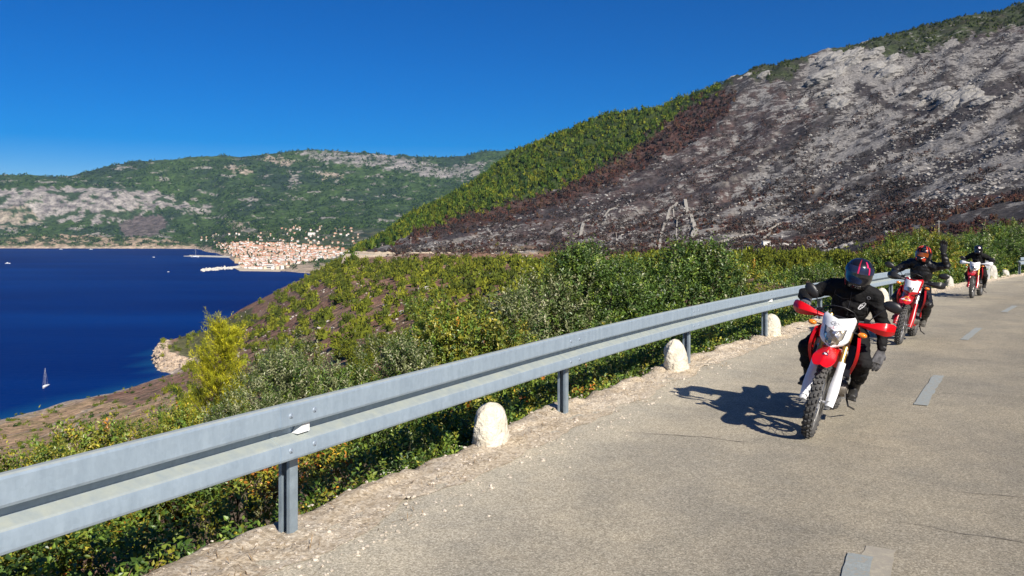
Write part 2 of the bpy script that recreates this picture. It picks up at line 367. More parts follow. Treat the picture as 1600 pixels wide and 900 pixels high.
def near_road_z(x, y):
    """ground close to the road: falls away left of the post line, rises gently right of the road"""
    d = dist_left(x, y); rz = road_z(np.clip(y, -200, 90))
    fall = -0.75 - 0.55 * np.clip(d - 0.2, 0, 60) - 0.25 * np.clip(d - 60, 0, 400)
    r = np.clip(-d - 7.0, 0, 400); rise = -0.05 + 0.42 * np.minimum(r, 12) + 0.16 * np.maximum(r - 12, 0)
    z = np.where(d > 0.05, fall, np.where(d < -7.0, rise, -0.3))
    return rz + z
def terr_z(x, y, detail=True):
    x = np.asarray(x, float); y = np.asarray(y, float)
    ys = np.maximum(y, 20.0); px = 800 + F * x / ys
    zf = f_near(np.clip(px, -1500, 4500), np.clip(ys, 60, 1700))
    d = dist_left(x, y)
    nearz = near_road_z(x, y)
    t = smooth(48, 110, y)
    # the road corridor keeps its own level to the frame's edge
    z = nearz * (1 - t) + zf * t
    if detail:
        amp = smooth(50, 260, y)
        above = smooth(SEA - 12, SEA + 6, z)
        hill = smooth(380, 650, y) * smooth(560, 800, px)
        n = 1.6 * fbm(x / 60, y / 60, 3, 1) + 0.9 * fbm(x / 14, y / 14, 3, 5)
        sx = (x * 0.8 + y * 0.6); sy = (-x * 0.6 + y * 0.8)
        n = n + hill * (4.5 * ridged(sx / 150, sy / 60, 3, 21) - 4.0 + 1.5 * ridged(x / 22, y / 22, 3, 31))
        z = z + n * amp * above * (0.6 + 0.4 * hill)
        z = z + 0.10 * fbm(x / 1.5, y / 1.5, 3, 9) * (1 - smooth(60, 200, y)) * (np.abs(d + 3.4) > 3.9)
    return z

def in_poly(px, py, poly):
    inside = np.zeros(px.shape, bool); n = len(poly)
    for i in range(n):
        x1, y1 = poly[i]; x2, y2 = poly[(i + 1) % n]
        if y1 == y2: continue
        c = ((y1 > py) != (y2 > py)) & (px < (x2 - x1) * (py - y1) / (y2 - y1) + x1); inside ^= c
    return inside
def soft_poly(px, py, poly, jit=6, seed=3, sc=9.0):
    a = px + jit * fbm(px / sc, py / sc, 3, seed); b = py + jit * fbm(px / sc + 40, py / sc + 9, 3, seed + 5)
    return in_poly(a, b, poly).astype(float)
def mixc(c, col, m): return c * (1 - m[..., None]) + np.array(col) * m[..., None]

# zones of the near hills, in photograph pixels as seen from the road (what grows or lies where)
Z_GREEN = [(540,420),(560,372),(600,330),(700,270),(800,200),(950,150),(1050,130),(1120,100),(1125,140),(1075,168),(1030,205),(985,238),(930,268),(880,292),(820,312),(740,336),(650,362),(612,378),(560,392)]
Z_CAP = [(1095,150),(1130,90),(1250,60),(1600,-60),(1750,-90),(1750,10),(1600,38),(1500,58),(1440,82),(1390,88),(1340,76),(1270,78),(1235,120),(1205,128),(1160,118),(1120,135)]
Z_RED = [(1075,168),(1125,140),(1150,150),(1120,200),(1060,235),(1010,255),(950,290),(880,318),(790,340),(700,360),(640,375),(650,362),(740,336),(820,312),(880,292),(930,268),(985,238),(1030,205)]
Z_CHAR = [(640,392),(700,355),(880,318),(1010,255),(1110,205),(1160,170),(1230,150),(1290,170),(1230,230),(1180,260),(1120,330),(1000,375),(900,392),(760,398)]
Z_SCREE = [(1230,160),(1260,80),(1340,72),(1600,60),(1600,330),(1420,350),(1250,370),(1150,340),(1200,260)]
Z_CLIFF = [(1255,112),(1290,85),(1345,78),(1400,95),(1395,118),(1340,125),(1310,140),(1265,128)]
Z_BASE = [(560,402),(640,388),(760,384),(900,392),(1000,384),(1100,388),(1300,392),(1420,395),(1600,388),(1600,440),(560,440)]
Z_MID = [(300,900),(300,560),(420,470),(560,396),(900,398),(1330,412),(1330,520),(900,520),(560,900)]
Z_TERR = [(-200,900),(-200,640),(0,650),(150,620),(215,640),(300,600),(330,600),(300,640),(240,690),(160,760),(60,900)]
Z_ROCKPT = [(232,590),(225,560),(245,532),(275,535),(300,548),(325,545),(322,560),(300,575),(270,586)]

ROCK = {}
def near_colors(x, y, z, d):
    ys = np.maximum(y, 8.0); px = 800 + F * x / ys; py = HY + F * (CAM_Z - z) / ys
    n1 = fbm(x / 70, y / 70, 4, 51); n2 = fbm(x / 16, y / 16, 4, 61); n3 = fbm(x / 4.5, y / 4.5, 3, 71)
    a = (px * 0.86 - (py) * -0.5); b = (px * -0.5 + py * 0.86)    # strata run up to the right
    st = fbm((px * 0.86 - py * 0.5) / 60, (px * 0.5 + py * 0.86) / 7, 4, 81)
    st2 = fbm((px * 0.86 - py * 0.5) / 18, (px * 0.5 + py * 0.86) / 3.2, 3, 91)
    rock = np.array([0.25, 0.235, 0.225]); char = np.array([0.060, 0.054, 0.053]); brown = np.array([0.105, 0.066, 0.055])
    c = np.zeros(x.shape + (3,)) + char; hz = smooth(300, 500, y) * (py < 392); rk = (0.62 + 0.25 * st + 0.22 * n1 + .1 * n2) * hz
    c = mixc(c, brown, np.clip(0.1 + 1.2 * n1 - 0.5 * st, 0, 0.7))
    m = soft_poly(px, py, Z_SCREE, 14, 12, 20); c2 = mixc(np.zeros_like(c) + np.array([0.085, 0.078, 0.074]), (0.050, 0.043, 0.042), np.clip(0.5 + n3, 0, 1)); rk = rk * (1 - m) + m * (0.74 + 0.42 * st + 0.30 * n1 + 0.14 * n2)
    c = c * (1 - m[..., None]) + c2 * m[..., None]
    m = soft_poly(px, py, Z_CHAR, 14, 13, 18); c2 = mixc(np.zeros_like(c) + np.array([0.062, 0.050, 0.050]), (0.11, 0.095, 0.09), np.clip(0.1 + .8 * n3, 0, 0.9)); rk = rk * (1 - m) + m * (0.56 + 0.28 * st + 0.25 * n2); c2 = mixc(c2, brown, np.clip(0.15 + 0.9 * n2, 0, .7))
    c = c * (1 - m[..., None]) + c2 * m[..., None]
    for bi, (line, wd) in enumerate([([(1150,352),(1260,300),(1330,262),(1420,222),(1500,182),(1600,128),(1700,80)], 8), ([(1100,318),(1170,262),(1230,215),(1290,190)], 7), ([(1300,352),(1400,300),(1480,262),(1560,240),(1700,200)], 9), ([(1250,372),(1350,345),(1450,318),(1600,300)], 7), ([(1340,140),(1400,170),(1450,175),(1520,150),(1600,120)], 6), ([(700,372),(800,340),(900,330),(1000,300),(1060,262)], 10)]):
        L_ = np.array(line, float); best = np.full(px.shape, 1e9); qx = px + 7 * n2 + 5 * n3; qy = py + 7 * n1 + 4 * n3
        for (x1, y1), (x2, y2) in zip(L_[:-1], L_[1:]):
            t = np.clip(((qx - x1) * (x2 - x1) + (qy - y1) * (y2 - y1)) / ((x2 - x1) ** 2 + (y2 - y1) ** 2), 0, 1); best = np.minimum(best, np.hypot(qx - x1 - t * (x2 - x1), qy - y1 - t * (y2 - y1)))
        c = mixc(c, (0.050, 0.044, 0.046) if bi != 3 else (0.085, 0.042, 0.034), smooth(wd * 1.2, wd * .4, best) * 0.85); rk = rk * (1 - 0.75 * smooth(wd * 1.6, wd * .4, best))
    for line in ([(1092,345),(1130,336),(1175,322),(1230,318)], [(1100,362),(1150,350),(1200,346)], [(1000,372),(1016,360),(1024,350)], [(900,345),(905,368),(925,372)], [(930,350),(980,340),(1010,326)], [(1100,372),(1160,366),(1215,362),(1270,345)], [(1180,240),(1205,228),(1216,205)], [(1190,262),(1230,240),(1270,225)], [(1115,290),(1150,278),(1190,262)], [(1300,338),(1370,322),(1440,312)], [(1255,300),(1300,286),(1340,280)], [(1380,262),(1450,238),(1520,226)], [(690,380),(740,372),(800,374)]):
        L_ = np.array(line, float); best = np.full(px.shape, 1e9); qx = px + 2.5 * n3; qy = py + 2.0 * n2
        for (x1, y1), (x2, y2) in zip(L_[:-1], L_[1:]):
            t = np.clip(((qx - x1) * (x2 - x1) + (qy - y1) * (y2 - y1)) / ((x2 - x1) ** 2 + (y2 - y1) ** 2), 0, 1); best = np.minimum(best, np.hypot(qx - x1 - t * (x2 - x1), qy - y1 - t * (y2 - y1)))
        q = smooth(3.0, 1.0, best) * (.55 + .45 * smooth(-.3, .2, n2)); c = mixc(c, (0.27, 0.245, 0.21), q); rk = rk * (1 - q) + q * .7
    m = soft_poly(px, py, Z_CLIFF, 8, 14, 12) * 0.85; c = mixc(c, (0.12, 0.115, 0.11), m); rk = rk * (1 - m) + m * .92
    m = soft_poly(px, py, Z_RED, 8, 15, 12); c = mixc(c, (0.085, 0.044, 0.036), m * np.clip(0.7 + 0.6 * n3, 0.2, 1)); rk = rk * (1 - m) + m * .22
    m = soft_poly(px, py, Z_GREEN, 5, 16, 10); c = mixc(c, (0.040, 0.058, 0.018), m); rk = rk * (1 - m) + m * .08
    m = soft_poly(px, py, Z_CAP, 10, 17, 14); c = mixc(c, (0.045, 0.058, 0.024), m * np.clip(0.85 + 0.7 * n2, 0.0, 1)); rk = rk * (1 - m) + m * (.42 + .2 * n2)
    m = soft_poly(px, py, Z_BASE, 5, 18, 14); c2 = mixc(np.zeros_like(c) + np.array([0.17, 0.12, 0.085]), (0.34, 0.29, 0.23), np.clip(0.1 + 1.3 * n2, 0, 1)); c2 = mixc(c2, (0.10, 0.11, 0.04), np.clip(0.1 + 1.5 * n3, 0, .8))
    c = c * (1 - m[..., None]) + c2 * m[..., None]
    # middle slope: red brown heath with pale rock ribs
    low = (py > 396 + 4 * n2) * (px < 1380) * (y > 60)
    c2 = mixc(np.zeros_like(c) + np.array([0.26, 0.138, 0.092]), (0.29, 0.185, 0.125), np.clip(0.5 + n1, 0, 1))
    c2 = mixc(c2, (0.12, 0.10, 0.05), np.clip(-0.1 + 1.2 * n2, 0, .7)); rk = rk * (1 - low) + low * (0.33 + .14 * n2) * smooth(120, 200, y)
    c = c * (1 - low[..., None]) + c2 * low[..., None]
    m = soft_poly(px, py, Z_TERR, 10, 19, 25); c2 = mixc(np.zeros_like(c) + np.array([0.46, 0.31, 0.185]), (0.19, 0.165, 0.07), np.clip(0.05 + 1.2 * n2 + .5 * n3, 0, .8)); rk = rk * (1 - m * .9); c2 = mixc(c2, (0.42, 0.34, 0.25), smooth(0.3, 0.5, perlin(x / 40, z / 1.6, 4)))
    c = c * (1 - m[..., None]) + c2 * m[..., None]
    m = soft_poly(px, py, Z_ROCKPT, 4, 20, 8); c = mixc(c, (0.42, 0.33, 0.25), m * (1 - smooth(262, 280, px) * smooth(556, 546, py))); rk = rk * (1 - m)
    m = soft_poly(px, py, [(262,548),(275,528),(330,508),(395,478),(400,500),(340,545),(300,560),(285,556)], 6, 27, 10); c = mixc(c, (0.085, 0.10, 0.035), m * .85)
    m = smooth(SEA + 4, SEA + 1.0, z + 2.0 * n3); c = mixc(c, (0.42, 0.35, 0.28), m)
    # close to the road: dark leaf litter and soil
    m = 1 - smooth(35, 90, y); c2 = mixc(np.zeros_like(c) + np.array([0.09, 0.068, 0.045]), (0.16, 0.13, 0.09), np.clip(0.3 + n3, 0, 1)); c = c * (1 - m[..., None]) + c2 * m[..., None]
    c *= (1 + 0.18 * n3 + 0.12 * n2)[..., None]
    ROCK['v'] = np.clip(rk * smooth(60, 140, y), 0, 1.2)
    return np.clip(c, 0.015, 0.6)

# one sheet of ground: fan from a point 60 m behind the camera
a1 = np.radians(np.concatenate([np.linspace(-80, -36, 28)[:-1], np.linspace(-36, 36, 400), np.linspace(36, 80, 28)[1:]]))
rr = [3.0]
while rr[-1] < 1760: rr.append(rr[-1] + (2.0 if rr[-1] < 50 else max(0.6, 0.0086 * (rr[-1] - 40)) if rr[-1] < 1150 else 14))
rr = np.array(rr); A, R_ = np.meshgrid(a1, rr)
X = R_ * np.sin(A); Y = R_ * np.cos(A) - 60; Zt = terr_z(X, Y); D = dist_left(X, Y)
M_ground = attr_mat('hillside_ground', nscale=0.30, nvar=0.45, bump=1.0, bscale=0.22, bdist=2.2, fine=(0.16, 0.45, 1.2), rock=(0.235, 0.222, 0.208))
gr = mesh_np('ground', np.stack([X, Y, Zt], -1).reshape(-1, 3), quads=grid_quads(*X.shape)[:, ::-1], mats=[M_ground], colors=near_colors(X, Y, Zt, D).reshape(-1, 3), smooth_sh=True)
_ra = gr.data.attributes.new('Rock', 'FLOAT', 'POINT'); _ra.data.foreach_set('value', ROCK['v'].astype(np.float32).ravel())
tag(gr, 'steep coastal hillside ground from the road edge down to the sea and up the burnt mountain', kind='structure')
print('ground', X.shape)

# far shore and mountains
def far_z(x, y):
    px = 800 + F * x / y; z = f_far(np.clip(px, -1400, 1100), y)
    above = smooth(SEA - 4, SEA + 25, z); hi = smooth(SEA + 60, SEA + 160, z)
    n = 26 * (ridged(x / 700, y / 900, 4, 41) - 0.9) * hi + 9 * fbm(x / 160, y / 160, 4, 45) * hi + 2.5 * fbm(x / 50, y / 50, 3, 46)
    return z + n * above * 0.75
ZF_CLIFF = [(-300,296),(0,296),(60,292),(150,292),(215,295),(262,305),(300,318),(345,322),(330,334),(262,322),(235,330),(205,344),(150,350),(90,346),(0,358),(-300,360)]
ZF_LOW = [(-300,374),(0,370),(100,366),(200,372),(300,378),(330,388),(330,396),(-300,396)]
ZF_BURN = [(185,352),(205,340),(250,335),(260,352),(240,368),(195,370)]
ZF_PATCH = [[(350,262),(372,258),(400,270),(385,274)],[(405,250),(420,243),(470,252),(440,258)],[(490,272),(520,268),(538,274),(532,282),(505,278)],[(460,236),(560,238),(620,245),(700,262),(760,250),(750,275),(700,280),(600,262),(500,252)],[(355,350),(372,346),(388,352),(384,360),(360,358)]]
def far_colors(x, y, z):
    px = 800 + F * x / y; py = HY + F * (CAM_Z - z) / y
    n1 = fbm(x / 420, y / 420, 4, 101); n2 = fbm(x / 110, y / 110, 4, 111); n3 = fbm(x / 35, y / 35, 3, 121); nv = fbm(px / 22, py / 6, 4, 131)
    c = np.zeros(x.shape + (3,)) + np.array([0.050, 0.085, 0.022])
    c = mixc(c, (0.030, 0.050, 0.026), np.clip(0.35 + 1.2 * n1 + 0.6 * n2, 0, 1))
    c = mixc(c, (0.25, 0.23, 0.20), smooth(0.52, 0.72, fbm(px / 34, py / 7, 4, 133) + 0.45 * n3 + 0.10 * smooth(330, 370, py)) * smooth(240, 262, py))
    m = soft_poly(px, py, ZF_CLIFF, 7, 22, 14)
    cc = mixc(np.zeros_like(c) + np.array([0.33, 0.30, 0.265]), (0.13, 0.115, 0.11), np.clip(0.35 + 1.3 * nv + 0.8 * n3, 0, 1)); cc = mixc(cc, (0.31, 0.265, 0.20), smooth(0.35, 0.6, n1 + 0.5 * n2))
    cc = mixc(cc, (0.045, 0.07, 0.03), smooth(0.08, 0.25, n2 + 0.6 * nv + .25 * n3)); c = c * (1 - m[..., None]) + cc * m[..., None]
    m = soft_poly(px, py, ZF_LOW, 4, 23, 14); cc = mixc(np.zeros_like(c) + np.array([0.07, 0.085, 0.035]), (0.33, 0.25, 0.17), smooth(0.0, 0.3, nv + 0.5 * n3 + 0.1)); c = c * (1 - m[..., None]) + cc * m[..., None]
    m = soft_poly(px, py, ZF_BURN, 5, 24, 10); c = mixc(c, (0.13, 0.10, 0.095), m * 0.8)
    for i, P in enumerate(ZF_PATCH):
        m = soft_poly(px, py, P, 6, 25 + i, 9); c = mixc(c, (0.38, 0.31, 0.24) if i != 3 else (0.26, 0.24, 0.22), m * np.clip(0.75 + 0.9 * nv, 0, 1))
    m = smooth(352, 366, py) * (px > 330); c = mixc(c, (0.13, 0.12, 0.065), m * np.clip(0.4 + nv, 0, 1) * 0.7)
    m = smooth(SEA + 14, SEA + 6, z + 5 * n3); c = mixc(c, (0.46, 0.36, 0.26), m)
    return np.clip(c * (1 + 0.2 * n3)[..., None], 0.012, 0.6)
pxs = np.concatenate([np.linspace(-1400, -60, 60)[:-1], np.linspace(-60, 830, 340), np.linspace(830, 1100, 20)[1:]])
dd = np.concatenate([np.linspace(2150, 4300, 80)[:-1], np.linspace(4300, 5950, 130), np.linspace(5950, 6800, 14)[1:]])
PX, DD = np.meshgrid(pxs, dd); X = (PX - 800) / F * DD; Y = DD; Z_ = far_z(X, Y)
M_far = attr_mat('far_hills_ground', nscale=0.03, nvar=0.35, bump=1.0, bscale=0.03, bdist=16, fine=(0.035, 0.55, 1.2))
fh = mesh_np('far_mountains', np.stack([X, Y, Z_], -1).reshape(-1, 3), quads=grid_quads(*X.shape)[:, ::-1], mats=[M_far], colors=far_colors(X, Y, Z_).reshape(-1, 3), smooth_sh=True)
tag(fh, 'wooded mountains with pale cliffs across the bay behind the town', kind='structure')

# sea
def sea_mat():
    m, nt, b = new_mat('sea_water'); N = nt.nodes; L = nt.links
    geo = N.new('ShaderNodeNewGeometry')
    n = N.new('ShaderNodeTexNoise'); n.inputs['Scale'].default_value = 0.0022; n.inputs['Detail'].default_value = 5; L.new(geo.outputs['Position'], n.inputs['Vector'])
    r = N.new('ShaderNodeValToRGB'); r.color_ramp.elements[0].position = 0.35; r.color_ramp.elements[1].position = 0.7
    r.color_ramp.elements[0].color = (0.0, 0.012, 0.100, 1); r.color_ramp.elements[1].color = (0.0, 0.026, 0.155, 1)
    L.new(n.outputs['Fac'], r.inputs['Fac'])
    a = N.new('ShaderNodeAttribute'); a.attribute_name = 'Col'     # shallow water near the coast
    mx = N.new('ShaderNodeMix'); mx.data_type = 'RGBA'; mx.inputs['B'].default_value = (0.006, 0.085, 0.20, 1)
    L.new(a.outputs['Fac'], mx.inputs['Factor']); L.new(r.outputs['Color'], mx.inputs['A']); L.new(mx.outputs['Result'], b.inputs['Base Color'])
    b.inputs['Roughness'].default_value = 0.45; b.inputs['Specular IOR Level'].default_value = 0.01; b.inputs['IOR'].default_value = 1.33
    n2 = N.new('ShaderNodeTexNoise'); n2.inputs['Scale'].default_value = 0.09; n2.inputs['Detail'].default_value = 7; n2.inputs['Roughness'].default_value = 0.6
    mp0 = N.new('ShaderNodeMapping'); mp0.inputs['Scale'].default_value = (0.5, 2.2, 1); mp0.inputs['Rotation'].default_value = (0, 0, -0.25); L.new(geo.outputs['Position'], mp0.inputs['Vector']); L.new(mp0.outputs[0], n.inputs['Vector'])
    mp = N.new('ShaderNodeMapping'); mp.inputs['Scale'].default_value = (0.6, 2.0, 1); mp.inputs['Rotation'].default_value = (0, 0, 0.2); L.new(geo.outputs['Position'], mp.inputs['Vector']); L.new(mp.outputs[0], n2.inputs['Vector'])
    bp = N.new('ShaderNodeBump'); bp.inputs['Strength'].default_value = 0.5; bp.inputs['Distance'].default_value = 1.5; L.new(n2.outputs['Fac'], bp.inputs['Height']); L.new(bp.outputs['Normal'], b.inputs['Normal'])
    return m
gx = np.concatenate([np.linspace(-11900, -3200, 8)[:-1], np.linspace(-3200, 600, 160), np.linspace(600, 4400, 6)[1:]])
gy = np.concatenate([np.linspace(-650, 100, 5)[:-1], np.linspace(100, 5000, 160), np.linspace(5000, 7350, 5)[1:]])
GX, GY = np.meshgrid(gx, gy)
def depth_at(x, y):
    zn = terr_z(x, np.clip(y, 61, 1690), False); zn = np.where((y < 1690) & (y > 61), zn, -150)
    zf = f_far(np.clip(800 + F * x / np.maximum(y, 2150), -1400, 1100), np.clip(y, 2150, 6800)); zf = np.where(y > 2150, zf, -150)
    return SEA - np.maximum(zn, zf)
sh = smooth(5.0, -1.0, depth_at(GX, GY)) * 0.6 * smooth(-480, -330, GX)
sea = mesh_np('sea', np.stack([GX, GY, np.full_like(GX, SEA)], -1).reshape(-1, 3), quads=grid_quads(*GX.shape), mats=[sea_mat()], colors=np.repeat(sh.reshape(-1, 1), 3, 1))
tag(sea, 'deep blue sea filling the bay below the road', kind='structure')
# ------------------------------------------------------------------ road, verge, markings
def asphalt_mat():
    m, nt, b = new_mat('worn_asphalt'); N = nt.nodes; L = nt.links
    tc = N.new('ShaderNodeNewGeometry'); P = tc.outputs['Position']
    def noise(s, d=4, r=0.6, vec=P):
        n = N.new('ShaderNodeTexNoise'); n.inputs['Scale'].default_value = s; n.inputs['Detail'].default_value = d; n.inputs['Roughness'].default_value = r; L.new(vec, n.inputs['Vector']); return n.outputs['Fac']
    def ramp(f, stops):
        r = N.new('ShaderNodeValToRGB'); e = r.color_ramp.elements
        while len(e) < len(stops): e.new(0.5)
        for k, (p, c) in enumerate(stops): e[k].position = p; e[k].color = (*c, 1)
        L.new(f, r.inputs['Fac']); return r.outputs['Color']
    def mul(a, b_, f=1.0):
        x = N.new('ShaderNodeMix'); x.data_type = 'RGBA'; x.blend_type = 'MULTIPLY'; x.inputs['Factor'].default_value = f; L.new(a, x.inputs['A']); L.new(b_, x.inputs['B']); return x.outputs['Result']
    v = N.new('ShaderNodeTexVoronoi'); v.inputs['Scale'].default_value = 115; L.new(P, v.inputs['Vector'])
    sep = N.new('ShaderNodeSeparateColor'); L.new(v.outputs['Color'], sep.inputs['Color'])
    grain = ramp(sep.outputs['Red'], [(0.0, (0.22, 0.198, 0.152)), (0.3, (0.30, 0.271, 0.212)), (0.62, (0.37, 0.336, 0.264)), (1.0, (0.52, 0.477, 0.385))])
    base = mul(grain, ramp(noise(190, 3), [(0.36, (0.62, 0.61, 0.60)), (0.62, (1.2, 1.2, 1.2))]), 0.55)
    base = mul(base, ramp(noise(0.55, 5, 0.6), [(0.33, (0.80, 0.81, 0.83)), (0.62, (1.06, 1.04, 1.0))]))
    base = mul(base, ramp(noise(2.6, 6, 0.7), [(0.36, (0.86, 0.87, 0.88)), (0.62, (1.05, 1.04, 1.02))]))
    # darker worn tracks, paler gritty margin and painted lens vignette, from the distance to the edge (vertex data)
    a = N.new('ShaderNodeAttribute'); a.attribute_name = 'Col'; base = mul(base, a.outputs['Color'])
    L.new(base, b.inputs['Base Color']); b.inputs['Roughness'].default_value = 0.85; b.inputs['Specular IOR Level'].default_value = 0.25
    bp = N.new('ShaderNodeBump'); bp.inputs['Strength'].default_value = 0.9; bp.inputs['Distance'].default_value = 0.006; L.new(noise(110, 5, 0.7), bp.inputs['Height']); L.new(bp.outputs['Normal'], b.inputs['Normal'])
    return m
S0, S1 = s_of_y(-45), s_of_y(130)
ss = [S0]
while ss[-1] < S1:
    y = y_of_s(ss[-1]); ss.append(ss[-1] + (0.12 if 2 < y < 14 else (0.25 if 14 <= y < 40 else 1.5)))
ss = np.array(ss); dcol = np.linspace(-0.10, -6.9, 58)
V = []; C = []
for s in ss:
    y = float(y_of_s(s)); m_ = float(xs(y)); n_ = math.sqrt(1 + m_ * m_)
    Xr = float(xe(y)) - dcol / n_; Yr = y + dcol * m_ / n_
    V.append(np.stack([Xr, Yr, road_z(Yr)], -1))
V = np.array(V); dd_ = np.repeat(dcol[None], len(ss), 0); s_ = np.repeat(ss[:, None], len(dcol), 1)
SZ_ = s_of_y(0.0)
tr = np.exp(-((dd_ + 1.25) / 0.35) ** 2) * 0.07 + np.exp(-((dd_ + 2.65) / 0.4) ** 2) * 0.10 + np.exp(-((dd_ + 4.2) / 0.5) ** 2) * 0.10
f = 1.0 - tr * (0.8 + 0.6 * fbm(s_ / 5, dd_, 3, 7)) - 0.12 * smooth(-2, -5, dd_) + 0.22 * smooth(-2.6, -0.8, dd_) * (1 - .5 * smooth(SZ_ + 9, SZ_ + 20, s_)) + 0.20 * smooth(-1.3, -0.35, dd_ + 0.18 * fbm(s_ / 0.7, dd_ / .4, 3, 8))  # slow fade across the road mixes wear with painted vignette
C = np.stack([f, f * 0.995, f * (0.985)], -1)
road = mesh_np('road', V.reshape(-1, 3), quads=grid_quads(*V.shape[:2]), mats=[asphalt_mat()], colors=C.reshape(-1, 3), smooth_sh=True)
tag(road, 'pale worn asphalt coast road curving away to the right', kind='structure')

# cracks in the asphalt: thin open seams, laid as dark slivers following the surface
M_crack = mat('crack_dirt', (0.17, 0.15, 0.12), 0.95, var=0.3, scale=30)
def crack(s, d0, d1, slope, w, seed):
    b = MB(); n = 60; L_ = []; R2 = []
    for i in range(n + 1):
        t = i / n; d = d0 + (d1 - d0) * t; q = s + slope * t + 0.05 * float(fbm(np.array(d * 2.2 + seed), np.array(seed * 1.7), 4, seed))
        ww = w * max(0.0, math.sin(PI * t)) ** 0.3 * (0.35 + abs(float(perlin(np.array(d * 9.0), np.array(seed + 0.5), seed)))) + 0.0004
        L_.append(on_edge(q - ww, d, 0.004)); R2.append(on_edge(q + ww, d, 0.004))
    vs = L_ + R2; fs = [(i, i + 1, n + 2 + i, n + 1 + i) for i in range(n)]
    b.add(vs, fs); o = b.build('crack', M_crack, road, flat=True)
crack(s_of_y(5.0) + 2.1, -3.2, -5.4, -0.15, 0.006, 3); crack(s_of_y(8.2) - 0.1, -0.8, -2.1, 0.25, 0.006, 5)
crack(s_of_y(14.0), -2.2, -5.8, 0.1, 0.009, 8); crack(s_of_y(11.2), -2.4, -4.5, 0.35, 0.006, 9); crack(s_of_y(7.6), -3.4, -5.2, 0.5, 0.004, 11)
crack(s_of_y(17.0), -3.0, -6, -0.2, 0.009, 12)

def paint_mat(name, c1, c2, wear):
    m, nt, b = new_mat(name); N = nt.nodes; L = nt.links; P = N.new('ShaderNodeNewGeometry').outputs['Position']
    n = N.new('ShaderNodeTexNoise'); n.inputs['Scale'].default_value = 26; n.inputs['Detail'].default_value = 9; n.inputs['Roughness'].default_value = 0.8; L.new(P, n.inputs['Vector'])
    r = N.new('ShaderNodeValToRGB'); e = r.color_ramp.elements; e.new(wear); e.new(wear + .04); e[0].position = 0; e[0].color = (.26, .235, .185, 1); e[1].position = wear; e[1].color = (.33, .30, .24, 1); e[2].position = wear + .04; e[2].color = (*c1, 1); e[3].position = .7; e[3].color = (*c2, 1); L.new(n.outputs['Fac'], r.inputs['Fac']); L.new(r.outputs['Color'], b.inputs['Base Color']); b.inputs['Roughness'].default_value = .85
    bp = N.new('ShaderNodeBump'); bp.inputs['Strength'].default_value = .8; bp.inputs['Distance'].default_value = .005; L.new(n.outputs['Fac'], bp.inputs['Height']); L.new(bp.outputs['Normal'], b.inputs['Normal']); return m
M_mark = paint_mat('faded_marking_paint', (0.25, 0.275, 0.265), (0.36, 0.39, 0.375), .43)
M_markold = paint_mat('old_marking_paint', (0.36, 0.325, 0.25), (0.45, 0.405, 0.31), .50)
def dash(sc, dc, ln, w, name='lane_marking', m=M_mark, z=0.004, sd=1):
    b = MB(); n = max(10, int(ln / 0.08)); rows = []
    for i in range(n + 1):
        q = sc - ln / 2 + ln * i / n; j0 = 0.012 * float(perlin(np.array(q * 7.0), np.array(sd + .5), sd)); j1 = 0.012 * float(perlin(np.array(q * 7.0), np.array(sd + 7.5), sd))
        rows.append([on_edge(q, dc + w / 2 + j0, z), on_edge(q, dc - w / 2 + j1, z)])
    vs = [p for r in rows for p in r]; b.add(vs, [(2 * i, 2 * i + 1, 2 * i + 3, 2 * i + 2) for i in range(n)])
    o = b.build(name, m, road, flat=True); return o
SZ = s_of_y(0.0)
def S(v): return SZ + v
for k_, sc in enumerate([-14.2, -7.4, -0.7, 5.95, 13.2, 19.95, 26.5, 33.2, 39.9, 46.6, 53.3]):
    if k_ == 3: dash(S(6.03), -3.165, 2.5, 0.17, 'old_lane_marking', M_markold, 0.004, 3)
    dash(S(sc), -3.08 if k_ < 5 else -2.95, 2.3, 0.13, z=0.008, sd=k_)

